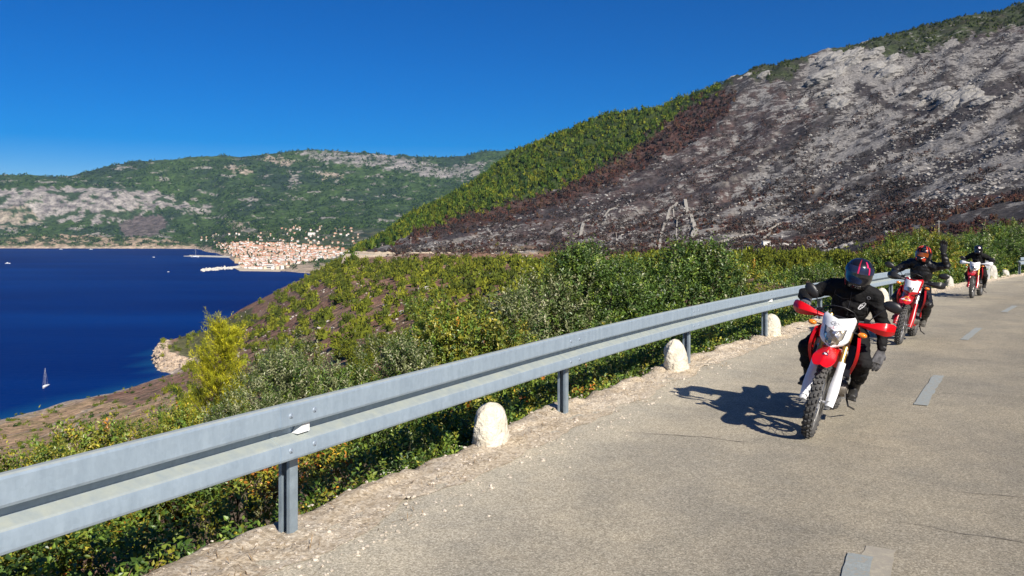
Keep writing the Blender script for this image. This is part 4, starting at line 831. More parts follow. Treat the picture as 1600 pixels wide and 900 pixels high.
def motorcycle(pos, heading, lean, label, P, group='dirt motorcycles riding in line'):
    root = empty('motorcycle', pos, (-lean, P.get('pitch', -0.012), heading)); tag(root, label, 'motorcycle', group)
    FX, RX = .72, -.72
    wheel('front_wheel', root, FX, .347, .045, .275, .022, 34, P['rim'], 1); wheel('rear_wheel', root, RX, .330, .062, .238, .03, 28, P['rim'], -1)
    ax = Vector((-.462, 0, .887)); A0 = Vector((FX, 0, .347))
    # fork
    fk = empty('front_fork', (FX, 0, .347)); fk.parent = root; o0 = Vector((.0, 0, 0))
    for s_ in (-1, 1):
        y = Vector((0, s_ * .105, 0)); b = MB(); b.tube([y + ax * .0 + Vector((.0, 0, 0)), y + ax * .30], .021, n=16); b.box(y + Vector((0, 0, -.01)), (.06, .036, .075)); b.build('fork_slider', M_alu, fk, ang=40)
        b = MB(); b.tube([y + ax * .26, y + ax * .42, y + ax * .43, y + ax * .84], [.0295, .0295, .027, .027], n=20); b.build('fork_tube', P['tube'], fk)
        g = []; fo = Vector((.887, 0, .462))      # guard plate wrapped round the front of the slider
        for i in range(9):
            t = -.03 + .43 * i / 8; wv = .042 + .014 * math.sin(PI * min(1, i / 6)); row = []
            for j in range(7):
                u = -1 + 2 * j / 6; row.append(y + ax * t + fo * (.034 - .022 * u * u) + Vector((0, u * wv * .74 + s_ * .008, 0)))
            g.append(row)
        MB().sheet(g, .004).build('fork_guard', P['guard'], fk, ang=60)
    b = MB()
    for t in (.50, .74): b.box(ax * t + Vector((-.02, 0, 0)), (.07, .27, .032), Matrix.Rotation(-.48, 3, 'Y'))
    b.build('triple_clamp', M_alu, fk, bevel=.004)
    b = MB(); b.box(Vector((-.045, .105, .03)), (.085, .05, .10), Matrix.Rotation(-.3, 3, 'Y')); b.build('brake_caliper', M_dks, fk, bevel=.006)
    # front fender
    def fy(x):   # centre height, half width, arch drop
        X_ = [.30, .42, .55, .68, .80, .92, 1.02, 1.09, 1.12]; return np.interp(x, X_, [.82, .850, .858, .852, .835, .806, .775, .748, .732]), np.interp(x, X_, [.055, .060, .068, .076, .086, .098, .094, .076, .056]), np.interp(x, X_, [.05, .05, .05, .042, .034, .026, .018, .012, .006])
    g = []
    for i in range(22):
        x = .32 + (1.12 - .32) * i / 21; z, w_, dr = fy(x); row = []
        for j in range(13):
            u = -1 + 2 * j / 12; row.append((x - .02 * u * u * (x > 1.0), u * w_, z - dr * abs(u) ** 1.4 + .010 * math.exp(-(u / .25) ** 2)))
        g.append(row)
    fe = MB().sheet(g, .0045).build('front_fender', P['fender'], root, ang=50)
    g = []
    for i in range(8):      # lower skirt behind the tyre crown, between the fork legs
        t = i / 7; row = []
        for j in range(9):
            u = -1 + 2 * j / 8; row.append((.42 + .16 * (1 - t) - .05 * u * u * .5, u * (.085 - .01 * t), .83 - .20 * t - .01 * u * u))
        g.append(row)
    MB().sheet(g, .004).build('fender_skirt', P['skirt'], root, ang=60)
    bf = MB(); ff = lambda u, v: (Vector((.93 + v, u, float(fy(.93 + v)[0]) - float(fy(.93 + v)[2]) * abs(u / .104) ** 1.4 + .010 * math.exp(-(u / .104 / .25) ** 2))), Vector((.25, 0, .97)))
    if P['badge'] == 'wing':
        vs = [ff(u, v)[0] + ff(u, v)[1] * .002 for u, v in circ(0, 0, .026, .034, n=20)[:-1]]; bf.add(vs, [tuple(range(len(vs)))]); bd = bf.build('badge', M_navy, root, flat=True)
        b2 = MB()
        for k in range(3): ribbon(b2, [(-.014 + .002 * k, -.016 + .010 * k), (.0, .002 + .008 * k), (.016 - .004 * k, .006 + .008 * k)], .006, ff, .0035)
        b2.build('wing_emblem', M_wht, bd, flat=True)
    else:
        for nm, m_, cc in (('sticker', M_wht, (.0, .03, .075, .045)), ('sticker', M_yel, (.0, -.035, .040, .03)), ('sticker', M_yel, (.0, .10, .03, .016))):
            b2 = MB(); vs = [ff(u, v)[0] + ff(u, v)[1] * (.002 if m_ is M_wht else .0035) for u, v in circ(cc[0], cc[1], cc[2], cc[3], n=20)[:-1]]; b2.add(vs, [tuple(range(len(vs)))]); b2.build(nm, m_, root, flat=True)
    # headlight cowl
    Vs = [0, .08, .2, .36, .52, .68, .84, .94, 1.0]; Wd = [.055, .094, .120, .128, .131, .136, .142, .138, .116]
    def cowl(u, v):
        w_ = float(np.interp(v, Vs, Wd)); z = .850 + .268 * v; x = .735 - .10 * v - .075 * abs(u) ** 2.4 - .02 * abs(u) + .012 * (1 - abs(u)) * math.sin(PI * v)
        if v > .8: z += -.018 * (1 - abs(u)) * (v - .8) / .2 + .012 * abs(u) * (v - .8) / .2
        return Vector((x, u * w_, z))
    g = [[cowl(-1 + 2 * j / 20, i / 24) for j in range(21)] for i in range(25)]
    # side wings folding back
    for r_ in g:
        a, c = r_[0], r_[-1]; r_.insert(0, a + Vector((-.085, -.002, .0))); r_.append(c + Vector((-.085, .002, .0)))
    cw = MB().sheet(g, -.004).build('headlight_cowl', P['cowl'], root, ang=42)
    def cs(y, z):
        v = (z - .815) / .295; w_ = float(np.interp(v, Vs, Wd)); u = max(-1, min(1, y / w_)); e = .004; p = cowl(u, v); n_ = (cowl(min(1, u + e), v) - cowl(u - e, v)).cross(cowl(u, min(1, v + e)) - cowl(u, v - e)).normalized(); n_ = n_ if n_.x > 0 else -n_; return p, n_
    lp = [(-.088, .985), (-.04, .968), (.04, .968), (.088, .985), (.078, .90), (.050, .838), (0, .818), (-.050, .838), (-.078, .90)]
    def lens(scale, off, m_, nm, par):
        cy, cz = 0, .90 + .012; n = len(lp); rings = []
        for k in (1, .8, .5, .2):
            rings.append([cs(cy + (y - cy) * scale * k, cz + (z + .012 - cz) * scale * k)[0] + Vector((1, 0, .2)) * (off + .012 * (1 - k * k)) for y, z in lp])
        vs = [p for r_ in rings for p in r_]; fs = [(i * n + j, i * n + (j + 1) % n, (i + 1) * n + (j + 1) % n, (i + 1) * n + j) for i in range(3) for j in range(n)] + [tuple(range(3 * n, 4 * n))]
        return MB().add(vs, fs).build(nm, m_, par, ang=30)
    if P.get('plate'):
        g = [[cs(u * float(np.interp((z - .815) / .295, Vs, Wd)) * .86, z)[0] + Vector((.004, 0, 0)) for u in [k / 6 - 1 for k in range(13)]] for z in [.885 + .022 * i for i in range(10)]]; MB().sheet(g, -.002).build('number_plate', M_wht, cw, ang=60); lens(.62, .008, M_lens, 'headlight_lens', root)
    else: lens(1.09, .0025, M_ink, 'lens_surround', cw); lens(1.0, .006, M_lens, 'headlight_lens', root)
    b = MB()
    if P['print'] == 'squiggle':   # dark looping drawing over a red mark and a line of tiny red lettering
        ribbon(b, [(.020, 1.030), (-.004, 1.022), (-.036, 1.026), (-.050, 1.038), (-.038, 1.052), (-.012, 1.056), (.012, 1.050), (.034, 1.034), (.052, 1.022), (.036, 1.016), (.012, 1.018)], .0045, cs); ribbon(b, circ(-.010, 1.040, .010, .006), .004, cs); ribbon(b, [(.012, 1.046), (.030, 1.036)], .006, cs)
        ribbon(b, [(-.020, 1.064), (-.014, 1.066)], .004, cs); ribbon(b, [(.004, 1.066), (.010, 1.064)], .004, cs); b.build('logo', M_ink, cw, flat=True)
        b = MB(); ribbon(b, [(-.016, 1.012), (-.016, 1.002)], .006, cs); ribbon(b, [(.006, 1.012), (.006, 1.002)], .006, cs)
        for k in range(12): ribbon(b, [(-.046 + k * .0082, .9965), (-.046 + k * .0082 + .002 * (-1) ** k, .9905)], .0032, cs)
        b.build('lettering', M_pinkp, cw, flat=True)
    else:
        for k in range(6): ribbon(b, [(-.05 + k * .02, 1.035), (-.05 + k * .02 + .006 * (-1) ** k, 1.015)], .006, cs)
        b.build('lettering', M_ink, cw, flat=True)
    # handlebar and controls
    hb = empty('handlebar', (.33, 0, 1.06)); hb.parent = root; o = Vector((.33, 0, 1.06)); T = lambda x, y, z: (x - .33, y, z - 1.06)
    MB().tube([T(.24, -.41, 1.10), T(.27, -.24, 1.10), T(.31, -.16, 1.085), T(.335, -.06, 1.04), T(.335, .06, 1.04), T(.31, .16, 1.085), T(.27, .24, 1.10), T(.24, .41, 1.10)], .0115, n=12).build('bar', M_dks, hb); MB().tube([T(.325, -.12, 1.078), T(.325, .12, 1.078)], .006, n=8).build('crossbar', M_dks, hb)
    for s_ in (-1, 1):
        MB().tube([T(.263, s_ * .285, 1.10), T(.24, s_ * .415, 1.10)], [.018, .017], n=12).build('grip', M_blk, hb)
        MB().tube([T(.275, s_ * .245, 1.098), T(.325, s_ * .26, 1.09), T(.315, s_ * .40, 1.085)], [.008, .006, .005], n=8).build('lever', M_alu, hb)
        b = MB(); b.box(T(.285, s_ * .21, 1.10), (.05, .05, .045)); b.build('perch', M_blk, hb, bevel=.006)
        # hand guard: narrow arm widening to a shield
        g = []
        for i in range(15):
            t = i / 14; y = s_ * (.145 + .315 * t); hh = np.interp(t, [0, .18, .34, .5, .75, .92, 1], [.016, .018, .026, .042, .052, .046, .024]); xx = .385 - .05 * (t - .5) ** 2 - .075 * smooth(.75, 1.05, t) + .02 * math.sin(PI * t); zc = 1.065 + .02 * t; row = []
            for j in range(9):
                u = -1 + 2 * j / 8; row.append(T(float(xx) - .030 * abs(u) * (.4 + t), y, zc + u * float(hh) + (.012 * t if u > 0 else -.012 * t)))
            g.append(row)
        MB().sheet(g, .004 * s_).build('handguard', P['hand'], hb, ang=28)
        mz = P['mirror'][0 if s_ < 0 else 1]; m1 = Vector(mz)
        MB().tube([T(.275, s_ * .225, 1.105), T(.27, s_ * .25, 1.15), (m1.x - .33, m1.y - s_ * .05, m1.z - 1.06 - .03)], .0055, n=8).build('mirror_stem', M_blk, hb)
        b = MB(); Rm = Matrix.Rotation(s_ * P['mrot'][0 if s_ < 0 else 1], 3, 'X'); mc = Vector(T(*mz)); rings = []
        for t, k in ((-1, .12), (-.86, .5), (-.5, .86), (0, 1), (.45, .96), (.8, .62), (1, .15)):
            rings.append([mc + Rm @ Vector((.026 * k * math.cos(a), s_ * t * .085, .052 * k * math.sin(a))) for a in [2 * PI * q / 14 for q in range(14)]])
        b.loft(rings); mm = b.build('mirror', M_blk, hb, ang=60)
        MB().plate([mc + Rm @ Vector((-.0265, s_ * .07 * math.cos(a) + .0, .042 * math.sin(a))) for a in [2 * PI * q / 16 for q in range(16)]], (-.002, 0, 0)).build('glass', M_mir, mm)
        b = MB(); b.tube([(.52, s_ * .11, 1.0), (.53, s_ * .185, 1.0)], .007, n=6); b.build('indicator_stalk', M_blk, root)
        b = MB(); b.ball((.54, s_ * .222, 1.0), (.034, .040, .024), n=14, m=8); b.build('indicator', M_amber, root)
    MB().tube([T(.30, -.20, 1.10), T(.42, -.17, 1.16), T(.50, -.08, 1.195), T(.51, .02, 1.20), T(.48, .10, 1.175), T(.42, .155, 1.10), T(.40, .13, .99)], .0045, n=6).build('cable', M_blk, hb)
    b = MB(); b.box((.50, 0, 1.085), (.03, .12, .06), Matrix.Rotation(.6, 3, 'Y')); b.build('instrument', M_blk, root, bevel=.008)
    # frame, tank, seat, panels
    b = MB(); b.tube([(.36, 0, 1.02), (.30, 0, .80)], .032, n=12); b.tube([(.33, 0, .92), (.10, -.06, .86), (-.18, -.12, .72), (-.26, -.12, .42)], .019, n=10); b.tube([(.33, 0, .92), (.10, .06, .86), (-.18, .12, .72), (-.26, .12, .42)], .019, n=10); b.tube([(.31, 0, .82), (.27, 0, .50), (.16, .10, .30), (-.22, .12, .30)], .017, n=10); b.tube([(.31, 0, .82), (.27, 0, .50), (.16, -.10, .30), (-.22, -.12, .30)], .017, n=10); b.tube([(-.2, -.1, .72), (-.7, -.09, .88)], .012, n=8); b.tube([(-.2, .1, .72), (-.7, .09, .88)], .012, n=8); b.build('frame', P['frame'], root, ang=60)
    def loftz(name, secs, m_, par=root):   # secs: (x, halfwidth, zlow, zhigh)
        rings = [[(x, w_ * math.cos(a) * (1 - .15 * (math.sin(a) > 0)), (zl + zh) / 2 + (zh - zl) / 2 * (abs(math.sin(a)) ** .8 * (1 if math.sin(a) > 0 else -1))) for a in [2 * PI * q / 18 for q in range(18)]] for x, w_, zl, zh in secs]; return MB().loft(rings).build(name, m_, par, ang=60)
    loftz('fuel_tank', [(.27, .03, .86, .94), (.24, .09, .80, .985), (.12, .13, .76, 1.0), (-.02, .12, .76, .96), (-.12, .08, .78, .90)], M_blk)
    loftz('seat', [(.10, .05, .90, .955), (.02, .075, .86, .945), (-.15, .085, .82, .895), (-.40, .11, .82, .895), (-.62, .11, .85, .91), (-.74, .06, .88, .92)], M_seat)
    loftz('engine_cylinder', [(.21, .03, .50, .66), (.19, .075, .46, .70), (.08, .085, .44, .72), (-.02, .075, .46, .70), (-.04, .03, .50, .66)], M_dks)
    loftz('crankcase', [(.20, .06, .30, .44), (.17, .11, .27, .50), (.02, .135, .26, .52), (-.14, .13, .27, .50), (-.22, .07, .31, .44)], M_eng)
    MB().lathe([(0, .168), (.055, .168), (.062, .160), (.075, .155), (.080, .13), (.085, .10)], c=(.02, 0, .38), n=28, axis='y').build('engine_cover', M_eng, root); MB().lathe([(0, -.168), (.06, -.168), (.07, -.160), (.085, -.155), (.092, -.13), (.095, -.10)], c=(-.01, 0, .38), n=28).build('engine_cover', M_eng, root)
    b = MB(); b.plate([(.28, -.09, .40), (.28, .09, .40), (.12, .10, .245), (-.18, .10, .245), (-.18, -.10, .245), (.12, -.10, .245)], (0, 0, -.006)); b.build('skid_plate', M_alu, root)
    b = MB(); b.tube([(.20, -.05, .62), (.30, -.07, .55), (.27, -.12, .36), (.05, -.17, .30), (-.2, -.18, .42), (-.38, -.18, .60)], .019, n=10); b.build('exhaust_pipe', M_dks, root, ang=60); b = MB(); b.tube([(-.38, -.175, .62), (-.42, -.18, .66), (-.80, -.185, .80), (-.86, -.185, .82)], [.03, .052, .055, .04], n=16); b.build('silencer', M_alu, root, ang=60)
    for s_ in (-1, 1):
        b = MB(); b.box((.30, s_ * .115, .70), (.045, .13, .30), Matrix.Rotation(-.25, 3, 'Y')); b.build('radiator', M_blk, root, bevel=.006)
        # shroud: curved panel whose front edge flares out round the radiator
        outl = [(.40, .93, .60), (.44, .86, .57), (.43, .76, .53), (.38, .66, .50), (.31, .58, .46)]; g = []
        for i in range(9):
            t = i / 8; row = []
            zf = .95 - .39 * t; xf = .40 + .06 * math.sin(PI * min(1, t * 1.1)) - .10 * t; yf = .205 + .035 * math.sin(PI * t) - .03 * t; xb = -.14 + .34 * t ** 1.2; yb = .115 + .02 * t
            for j in range(9):
                u = j / 8; row.append((xf + (xb - xf) * u, s_ * (yf + (yb - yf) * u ** .8 + .012 * math.sin(PI * u)), zf + .02 * u * (1 - t) + (.02 * u)))
            g.append(row)
        for r_ in g: r_.insert(0, (r_[0][0] + .004, r_[0][1] - s_ * .028, r_[0][2]))
        MB().sheet(g, .004 * s_).build('radiator_shroud', P['shroud'], root, ang=50)
        g = [[(-.22 - .40 * u, s_ * (.125 + .015 * math.sin(PI * u)), .84 + .05 * u - (.20 - .12 * u) * t) for u in [k / 6 for k in range(7)]] for t in [k / 4 for k in range(5)]]; MB().sheet(g, .004 * s_).build('side_panel', P['side'], root, ang=60)
        b = MB(); b.box((-.06, s_ * .20, .315), (.05, .10, .02)); b.tube([(-.08, s_ * .13, .30), (-.06, s_ * .17, .312)], .012, n=8); b.build('footpeg', M_dks, root)
        b = MB(); b.tube([(-.26, s_ * .10, .40), (-.50, s_ * .115, .36), (-.73, s_ * .12, .33)], [(.038, .018), (.034, .016), (.026, .014)], n=12); b.build('swingarm', M_alu, root, ang=60)
    b = MB(); b.tube([(-.20, .14, .30), (-.12, .20, .20), (-.34, .24, .14)], .010, n=8); b.build('side_stand', M_dks, root)
    b = MB(); b.tube([(.06, .16, .34), (.19, .18, .33), (.215, .16, .33)], .007, n=8); b.build('gear_lever', M_alu, root); b = MB(); b.tube([(-.04, -.16, .30), (.14, -.18, .30), (.16, -.15, .30)], .007, n=8); b.build('brake_pedal', M_alu, root)
    g = []
    for i in range(14):
        x = -.58 - .42 * i / 13; row = [(x, -.10 * (1 - .5 * i / 13) + .20 * (1 - .5 * i / 13) * j / 8, .865 + .09 * i / 13 - .03 * (-1 + 2 * j / 8) ** 2) for j in range(9)]; g.append(row)
    MB().sheet(g, .004).build('rear_fender', P['side'], root, ang=60)
    b = MB(); n = 46
    for s_z in (.047, -.047): b.tube([(-.24, .085, .36 + s_z * .8), (-.72, .085, .33 + s_z)], .006, n=6)
    b.build('chain', M_dks, root); MB().lathe([(.03, .080), (.095, .080), (.095, .086), (.03, .086)], c=(-.72, 0, .33), n=30, closed=True).build('sprocket', M_dks, root)
    return root

# ------------------------------------------------------------------ riders
def fused(b, name, m, parent, voxel=.012, it=4, wrinkle=0.0, wsc=9.0, seed=1):
    me0 = bpy.data.meshes.new('tmp'); me0.from_pydata(b.v, [], b.f); import bmesh
    bm = bmesh.new(); bm.from_mesh(me0); bmesh.ops.recalc_face_normals(bm, faces=bm.faces); bm.to_mesh(me0); bm.free()
    o = bpy.data.objects.new('tmp', me0); COL.objects.link(o); md = o.modifiers.new('r', 'REMESH'); md.mode = 'VOXEL'; md.voxel_size = voxel; md.use_smooth_shade = True
    s = o.modifiers.new('s', 'SMOOTH'); s.factor = .5; s.iterations = it
    dg = bpy.context.evaluated_depsgraph_get(); me = bpy.data.meshes.new_from_object(o.evaluated_get(dg)); me.name = name; bpy.data.objects.remove(o); bpy.data.meshes.remove(me0)
    if wrinkle:
        n = len(me.vertices); co = np.empty(n * 3, np.float32); me.vertices.foreach_get('co', co); nr = np.empty(n * 3, np.float32); me.vertices.foreach_get('normal', nr); co = co.reshape(-1, 3); nr = nr.reshape(-1, 3)
        w = ridged((co[:, 0] + co[:, 1] * .6) * wsc, co[:, 2] * wsc * 1.6, 3, seed) * .5 + fbm(co[:, 1] * wsc * 1.7, co[:, 2] * wsc + co[:, 0] * 3, 3, seed + 4) * .5; co = co + nr * (w * wrinkle)[:, None]; me.vertices.foreach_set('co', co.astype(np.float32).ravel())
    me.materials.clear(); me.materials.append(m); me.polygons.foreach_set('use_smooth', np.ones(len(me.polygons), bool)); me.update()
    r = bpy.data.objects.new(name, me); COL.objects.link(r)
    if parent: r.parent = parent
    return r
M_suit = mat('black_textile_suit', (0.0065, 0.0065, 0.007), 0.8, var=.35, scale=5, bump=.9, bscale=26, dist=.012, spec=.25); M_leath = mat('black_leather', (0.009, 0.009, 0.010), 0.42, bump=.9, bscale=22, dist=.012, spec=.4); M_boot = mat('boot_leather', (0.022, 0.021, 0.020), 0.5, var=.3, scale=12, bump=.4, bscale=50); M_boott = mat('dusty_boot_leather', (0.075, 0.07, 0.06), 0.7, var=.3, scale=12, bump=.4, bscale=50)
M_glv = mat('glove_leather', (0.015, 0.015, 0.016), 0.5, bump=.4, bscale=60); M_visor = mat('dark_visor', (0.008, 0.008, 0.010), 0.06, coat=1.0); M_gloss = mat('black_gloss_shell', (0.008, 0.008, 0.012), 0.26, coat=.3)
def hand(wrist, dr, pn, curl, side, name, parent, m=None, spread=.10, K=1.25):
    """glove: palm, four fingers of unequal length and a thumb. dr from wrist to knuckles, pn out of the palm, side towards the thumb"""
    W_ = Vector(wrist); d = Vector(dr).normalized(); n = (Vector(pn) - d * Vector(pn).dot(d)).normalized(); s_ = n.cross(d).normalized() * side; b = MB(); rings = []
    for t, wd, th in [(a * K, b_ * K, c_ * K) for a, b_, c_ in ((-.035, .027, .022), (0, .028, .020), (.03, .036, .019), (.07, .042, .018), (.095, .041, .016))]:
        c = W_ + d * t; rings.append([c + s_ * math.cos(a) * wd + n * math.sin(a) * th for a in [2 * PI * q / 14 for q in range(14)]])
    b.loft(rings)
    for k, (off, L_) in enumerate([(a * K, b_ * K) for a, b_ in ((.031, .070), (.0105, .079), (-.0105, .074), (-.031, .058))]):
        p = W_ + d * .088 * K + s_ * off; dd_ = (d + s_ * off * spread * 20 * .1).normalized(); pts = [p - d * .02]; q = p; ang = 0
        for j, fr in enumerate((.45, .31, .24)):
            ang += curl * (.8 + .12 * k * .5 + .15 * j); v = dd_ * math.cos(ang) + n * math.sin(ang); pts.append(q); q = q + v * L_ * fr
        pts.append(q); b.tube(pts, [k_ * K for k_ in (.011, .0115, .0105, .0098, .0080)], n=8)
    p = W_ + d * .022 + s_ * .028; v1 = (s_ * .75 + d * .62 + n * .25 * (curl > .5)).normalized(); q1 = p + v1 * .040; v2 = (s_ * .25 + d * .85 + n * (.55 if curl > .5 else .15)).normalized(); q2 = q1 + v2 * .034; b.tube([p - v1 * .015, p, q1, q2], [.014, .0145, .0125, .009], n=8)
    return fused(b, name, m or M_glv, parent, .0045, 2)
def boot(ankle, shin, toe, parent, m):
    A = Vector(ankle); k = (Vector(shin) - A).normalized(); f = (Vector(toe) - A); f = Vector((f.x, f.y, 0)).normalized(); dn = Vector((0, 0, -1)); tilt = (Vector(toe) - A).normalized(); b = MB(); sl = A + dn * .085
    b.tube([A + k * .27, A + k * .15, A + k * .05, A - k * .03], [.060, .058, .050, .052], n=16)
    foot = (Vector(toe) - A); fd = Vector((foot.x, foot.y, foot.z + .07)).normalized()
    b.tube([A - fd * .085 + dn * .055, A - fd * .03 + dn * .045, A + fd * .06 + dn * .045, A + fd * .14 + dn * .058, A + fd * .185 + dn * .064], [(.032, .034), (.048, .042), (.044, .045), (.032, .046), (.016, .030)], n=16, up=(0, 0, 1))
    b.box(A + fd * .05 + dn * .095, (.27, .082, .02), Matrix.Rotation(math.atan2(fd.y, fd.x), 3, 'Z') @ Matrix.Rotation(-math.asin(max(-1, min(1, fd.z))), 3, 'Y'))
    return fused(b, 'boot', m, parent, .008, 2, wrinkle=.002, wsc=18)

def helmet(parent, c, yaw, pitch, kind):
    hm = empty('helmet', c, (0, pitch, yaw)); hm.parent = parent
    def S_(az, h, off=0.0):
        z = h * .150; k = (1 - abs(h) ** 2.6) ** .5 if h > 0 else (1 - .30 * abs(h) ** 2.2); fx = .152 if math.cos(az) > 0 else .150; ch = .040 * math.exp(-((h + .50) / .30) ** 2) * max(0, math.cos(az)) ** 2
        if kind == 'mx': ch = .075 * math.exp(-((h + .55) / .26) ** 2) * max(0, math.cos(az)) ** 3
        x = math.cos(az) * (fx * k + off) + ch; y = math.sin(az) * (.126 * k + off); return Vector((x, y, z + off * .6 * (1 if h > 0 else -.2)))
    def patch(a0, a1, h0, h1, off, m_, nm, na=18, nh=8, th=.004, par=hm, shape=None):
        g = []
        for i in range(nh + 1):
            h = h0 + (h1 - h0) * i / nh; row = []
            for j in range(na + 1):
                u = j / na; a = a0 + (a1 - a0) * u; hh = h + (shape(u, i / nh) if shape else 0); row.append(S_(a, max(-.86, min(.999, hh)), off))
            g.append(row)
        return MB().sheet(g, -th).build(nm, m_, par, ang=60)
    # shell
    vs = []; fs = []; NA, NH = 36, 20
    for i in range(NH + 1):
        h = -.86 + (1.86 - .002) * i / NH
        for j in range(NA): vs.append(S_(2 * PI * j / NA, h))
    for i in range(NH):
        for j in range(NA): a = i * NA + j; b_ = i * NA + (j + 1) % NA; fs.append((a, b_, b_ + NA, a + NA))
    fs.append(tuple(reversed(range(NA)))); fs.append(tuple(range(NH * NA, NH * NA + NA)))
    R70 = math.radians(68)
    if kind == 'road':
        MB().add(vs, fs).build('shell', M_gloss, hm, ang=60)
        patch(-R70, R70, -.40, .22, .004, M_visor, 'eye_port', shape=lambda u, v: -.05 * (2 * u - 1) ** 2)
        M_rv = bpy.data.materials.get('sky_tinted_visor') or mat('sky_tinted_visor', (0.010, 0.012, 0.030), 0.16, 0.1, coat=.4, col2=(0.03, 0.04, 0.085), scale=7)  # blue mottling paints the sky's reflection into the visor colour
        patch(-R70 * 1.05, R70 * 1.05, .16, .60, .012, M_rv, 'raised_visor', shape=lambda u, v: -.03 * (2 * u - 1) ** 2)
        M_pk = mat('pink_stripe', (0.55, 0.02, 0.10), .3); M_rs = mat('dark_red_stripe', (0.28, 0.015, 0.03), .3)
        for a in (-.12, .62): patch(a, a + .10, .17, .60, .016, M_pk, 'stripe', 3, 8)
        patch(-.16, -.04, .60, .97, .004, M_rs, 'stripe', 3, 8); patch(-1.25, -1.05, -.80, .45, .004, M_rs, 'stripe', 4, 12, shape=lambda u, v: 0)
        patch(.55, .72, .60, .90, .004, M_pk, 'stripe', 3, 6)
        b = MB(); fn = lambda u, v: (S_(u, v, .003), S_(u, v, 1.0).normalized() * .8)
        for i, (a, h) in enumerate([(-.20, -.56), (-.08, -.56), (.04, -.57), (.16, -.57), (.27, -.55), (-.05, -.70), (.1, -.71), (.2, -.70)]): ribbon(b, [(a, h), (a + .04, h + .035), (a + .075, h - .01)], .03, fn, .002)
        b.build('chin_marks', mat('white_print', (.62, .62, .62), .5), hm, flat=True)
    elif kind == 'mx':
        MB().add(vs, fs).build('shell', M_gloss, hm, ang=60); M_or = plastic('orange_shell', (0.50, 0.045, 0.012)); M_gn = plastic('green_shell', (0.02, 0.22, 0.06)); M_sil = mat('mirror_chrome', (.55, .58, .62), .1, .9)
        patch(-math.radians(60), math.radians(60), -.30, .24, .003, M_visor, 'eye_port'); patch(-math.radians(52), math.radians(52), -.22, .18, .012, mat('amber_goggle', (.42, .10, .02), .08, .5, coat=1), 'goggles'); patch(.0, .5, .42, .72, .006, M_sil, 'chrome_spot', shape=lambda u, v: 0)  # includes a mirror-bright chrome spot on the upper front of the shell
        for a in (-1.5, -.95, -.42, .58, 1.1): patch(a, a + .20, .34, .88, .005, M_or, 'flame', 5, 8, shape=lambda u, v: .10 * math.sin(u * 5))
        patch(-1.65, -1.1, -.35, .22, .005, M_gn, 'side_flash', 8, 8); patch(-.75, -.42, -.78, -.40, .005, M_or, 'chin_flash', 5, 6); patch(.42, .78, -.78, -.40, .005, M_or, 'chin_flash', 5, 6)
        g = [[S_(-.75 + 1.5 * j / 10, .60 + .0 * i) + Vector((.005 + .075 * i / 6, 0, .010 + .018 * i / 6 - .010 * abs(j - 5) / 5)) for j in range(11)] for i in range(7)]; MB().sheet(g, .005).build('peak', M_gloss, hm, ang=60)
    else:
        MB().add(vs, fs).build('shell', M_gloss, hm, ang=60); patch(-R70, R70, -.36, .26, .004, M_visor, 'eye_port')
        patch(.15, .60, .42, .74, .005, mat('pale_pink_print', (.75, .55, .60), .3), 'spot', 6, 6)
        patch(.35, .5, -.25, -.1, .010, mat('painted_white_glint', (.7, .7, .72), .3), 'spot', 4, 4)  # painted highlight: white patch standing for a glint on the visor
    return hm
def person(pos, rot, label, J, kind, hands, suit, bootm):
    root = empty('person', pos, rot); tag(root, label, 'person'); b = MB(); V3 = Vector
    hip, waist, chest, neck, head = [V3(J[k]) for k in ('hip', 'waist', 'chest', 'neck', 'head')]
    b.tube([hip - V3((0, 0, .10)), hip, waist, chest, neck - V3((0, 0, .04)), neck + V3((0, 0, .03))], [(.10, .13), (.125, .165), (.115, .150), (.130, .185), (.085, .130), (.05, .06)], n=20, up=(1, 0, 0))
    b.tube([neck, head - V3((0, 0, .02))], .055, n=12); b.ball(head, (.095, .075, .11))
    for s_, S in ((-1, 'R'), (1, 'L')):
        sh, el, wr, hp, kn, an = [V3(J[k + S]) for k in ('sh', 'el', 'wr', 'hp', 'kn', 'an')]
        b.tube([neck.lerp(sh, .25), sh, sh.lerp(el, .3), el, el.lerp(wr, .35), wr], [.075, .080, .066, .056, .054, .036], n=14); b.ball(el, .060); b.ball(sh, (.082, .080, .075))
        b.tube([hp, hp.lerp(kn, .35), kn, kn.lerp(an, .3), an + (kn - an).normalized() * .10], [.115, .100, .076, .070, .052], n=16); b.ball(kn, .080)
    body = fused(b, 'body', suit, root, .012, 3, wrinkle=.015, wsc=9, seed=int(abs(pos[0]) * 10)); body.name = 'body'
    for S in 'RL': boot(J['an' + S], J['kn' + S], J['to' + S], root, bootm)
    for S, s_ in (('R', -1), ('L', 1)):
        k = hands[S]
        if k[0] == 'grip':
            wr = V3(J['wr' + S]); g = V3(k[1]); d = (g - wr); hand(g + V3((-.085, 0, .038)), (1, .0, -.12), (0, 0, -1), 1.15, -1 if s_ > 0 else 1, 'glove', root)
        else: hand(J['wr' + S], k[1], k[2], k[3], k[4], 'glove', root, spread=.38, K=1.36)
    helmet(root, J['head'], J.get('hyaw', 0), J.get('hpitch', 0), kind); return root, body
def on_body(body):
    bv = BVHTree.FromPolygons([v.co for v in body.data.vertices], [p.vertices for p in body.data.polygons])
    def fn(y, z):
        h = bv.ray_cast(Vector((1.0, y, z)), Vector((-1, 0, 0))); return (h[0], h[1]) if h[0] else (Vector((.1, y, z)), Vector((1, 0, 0)))
    return fn
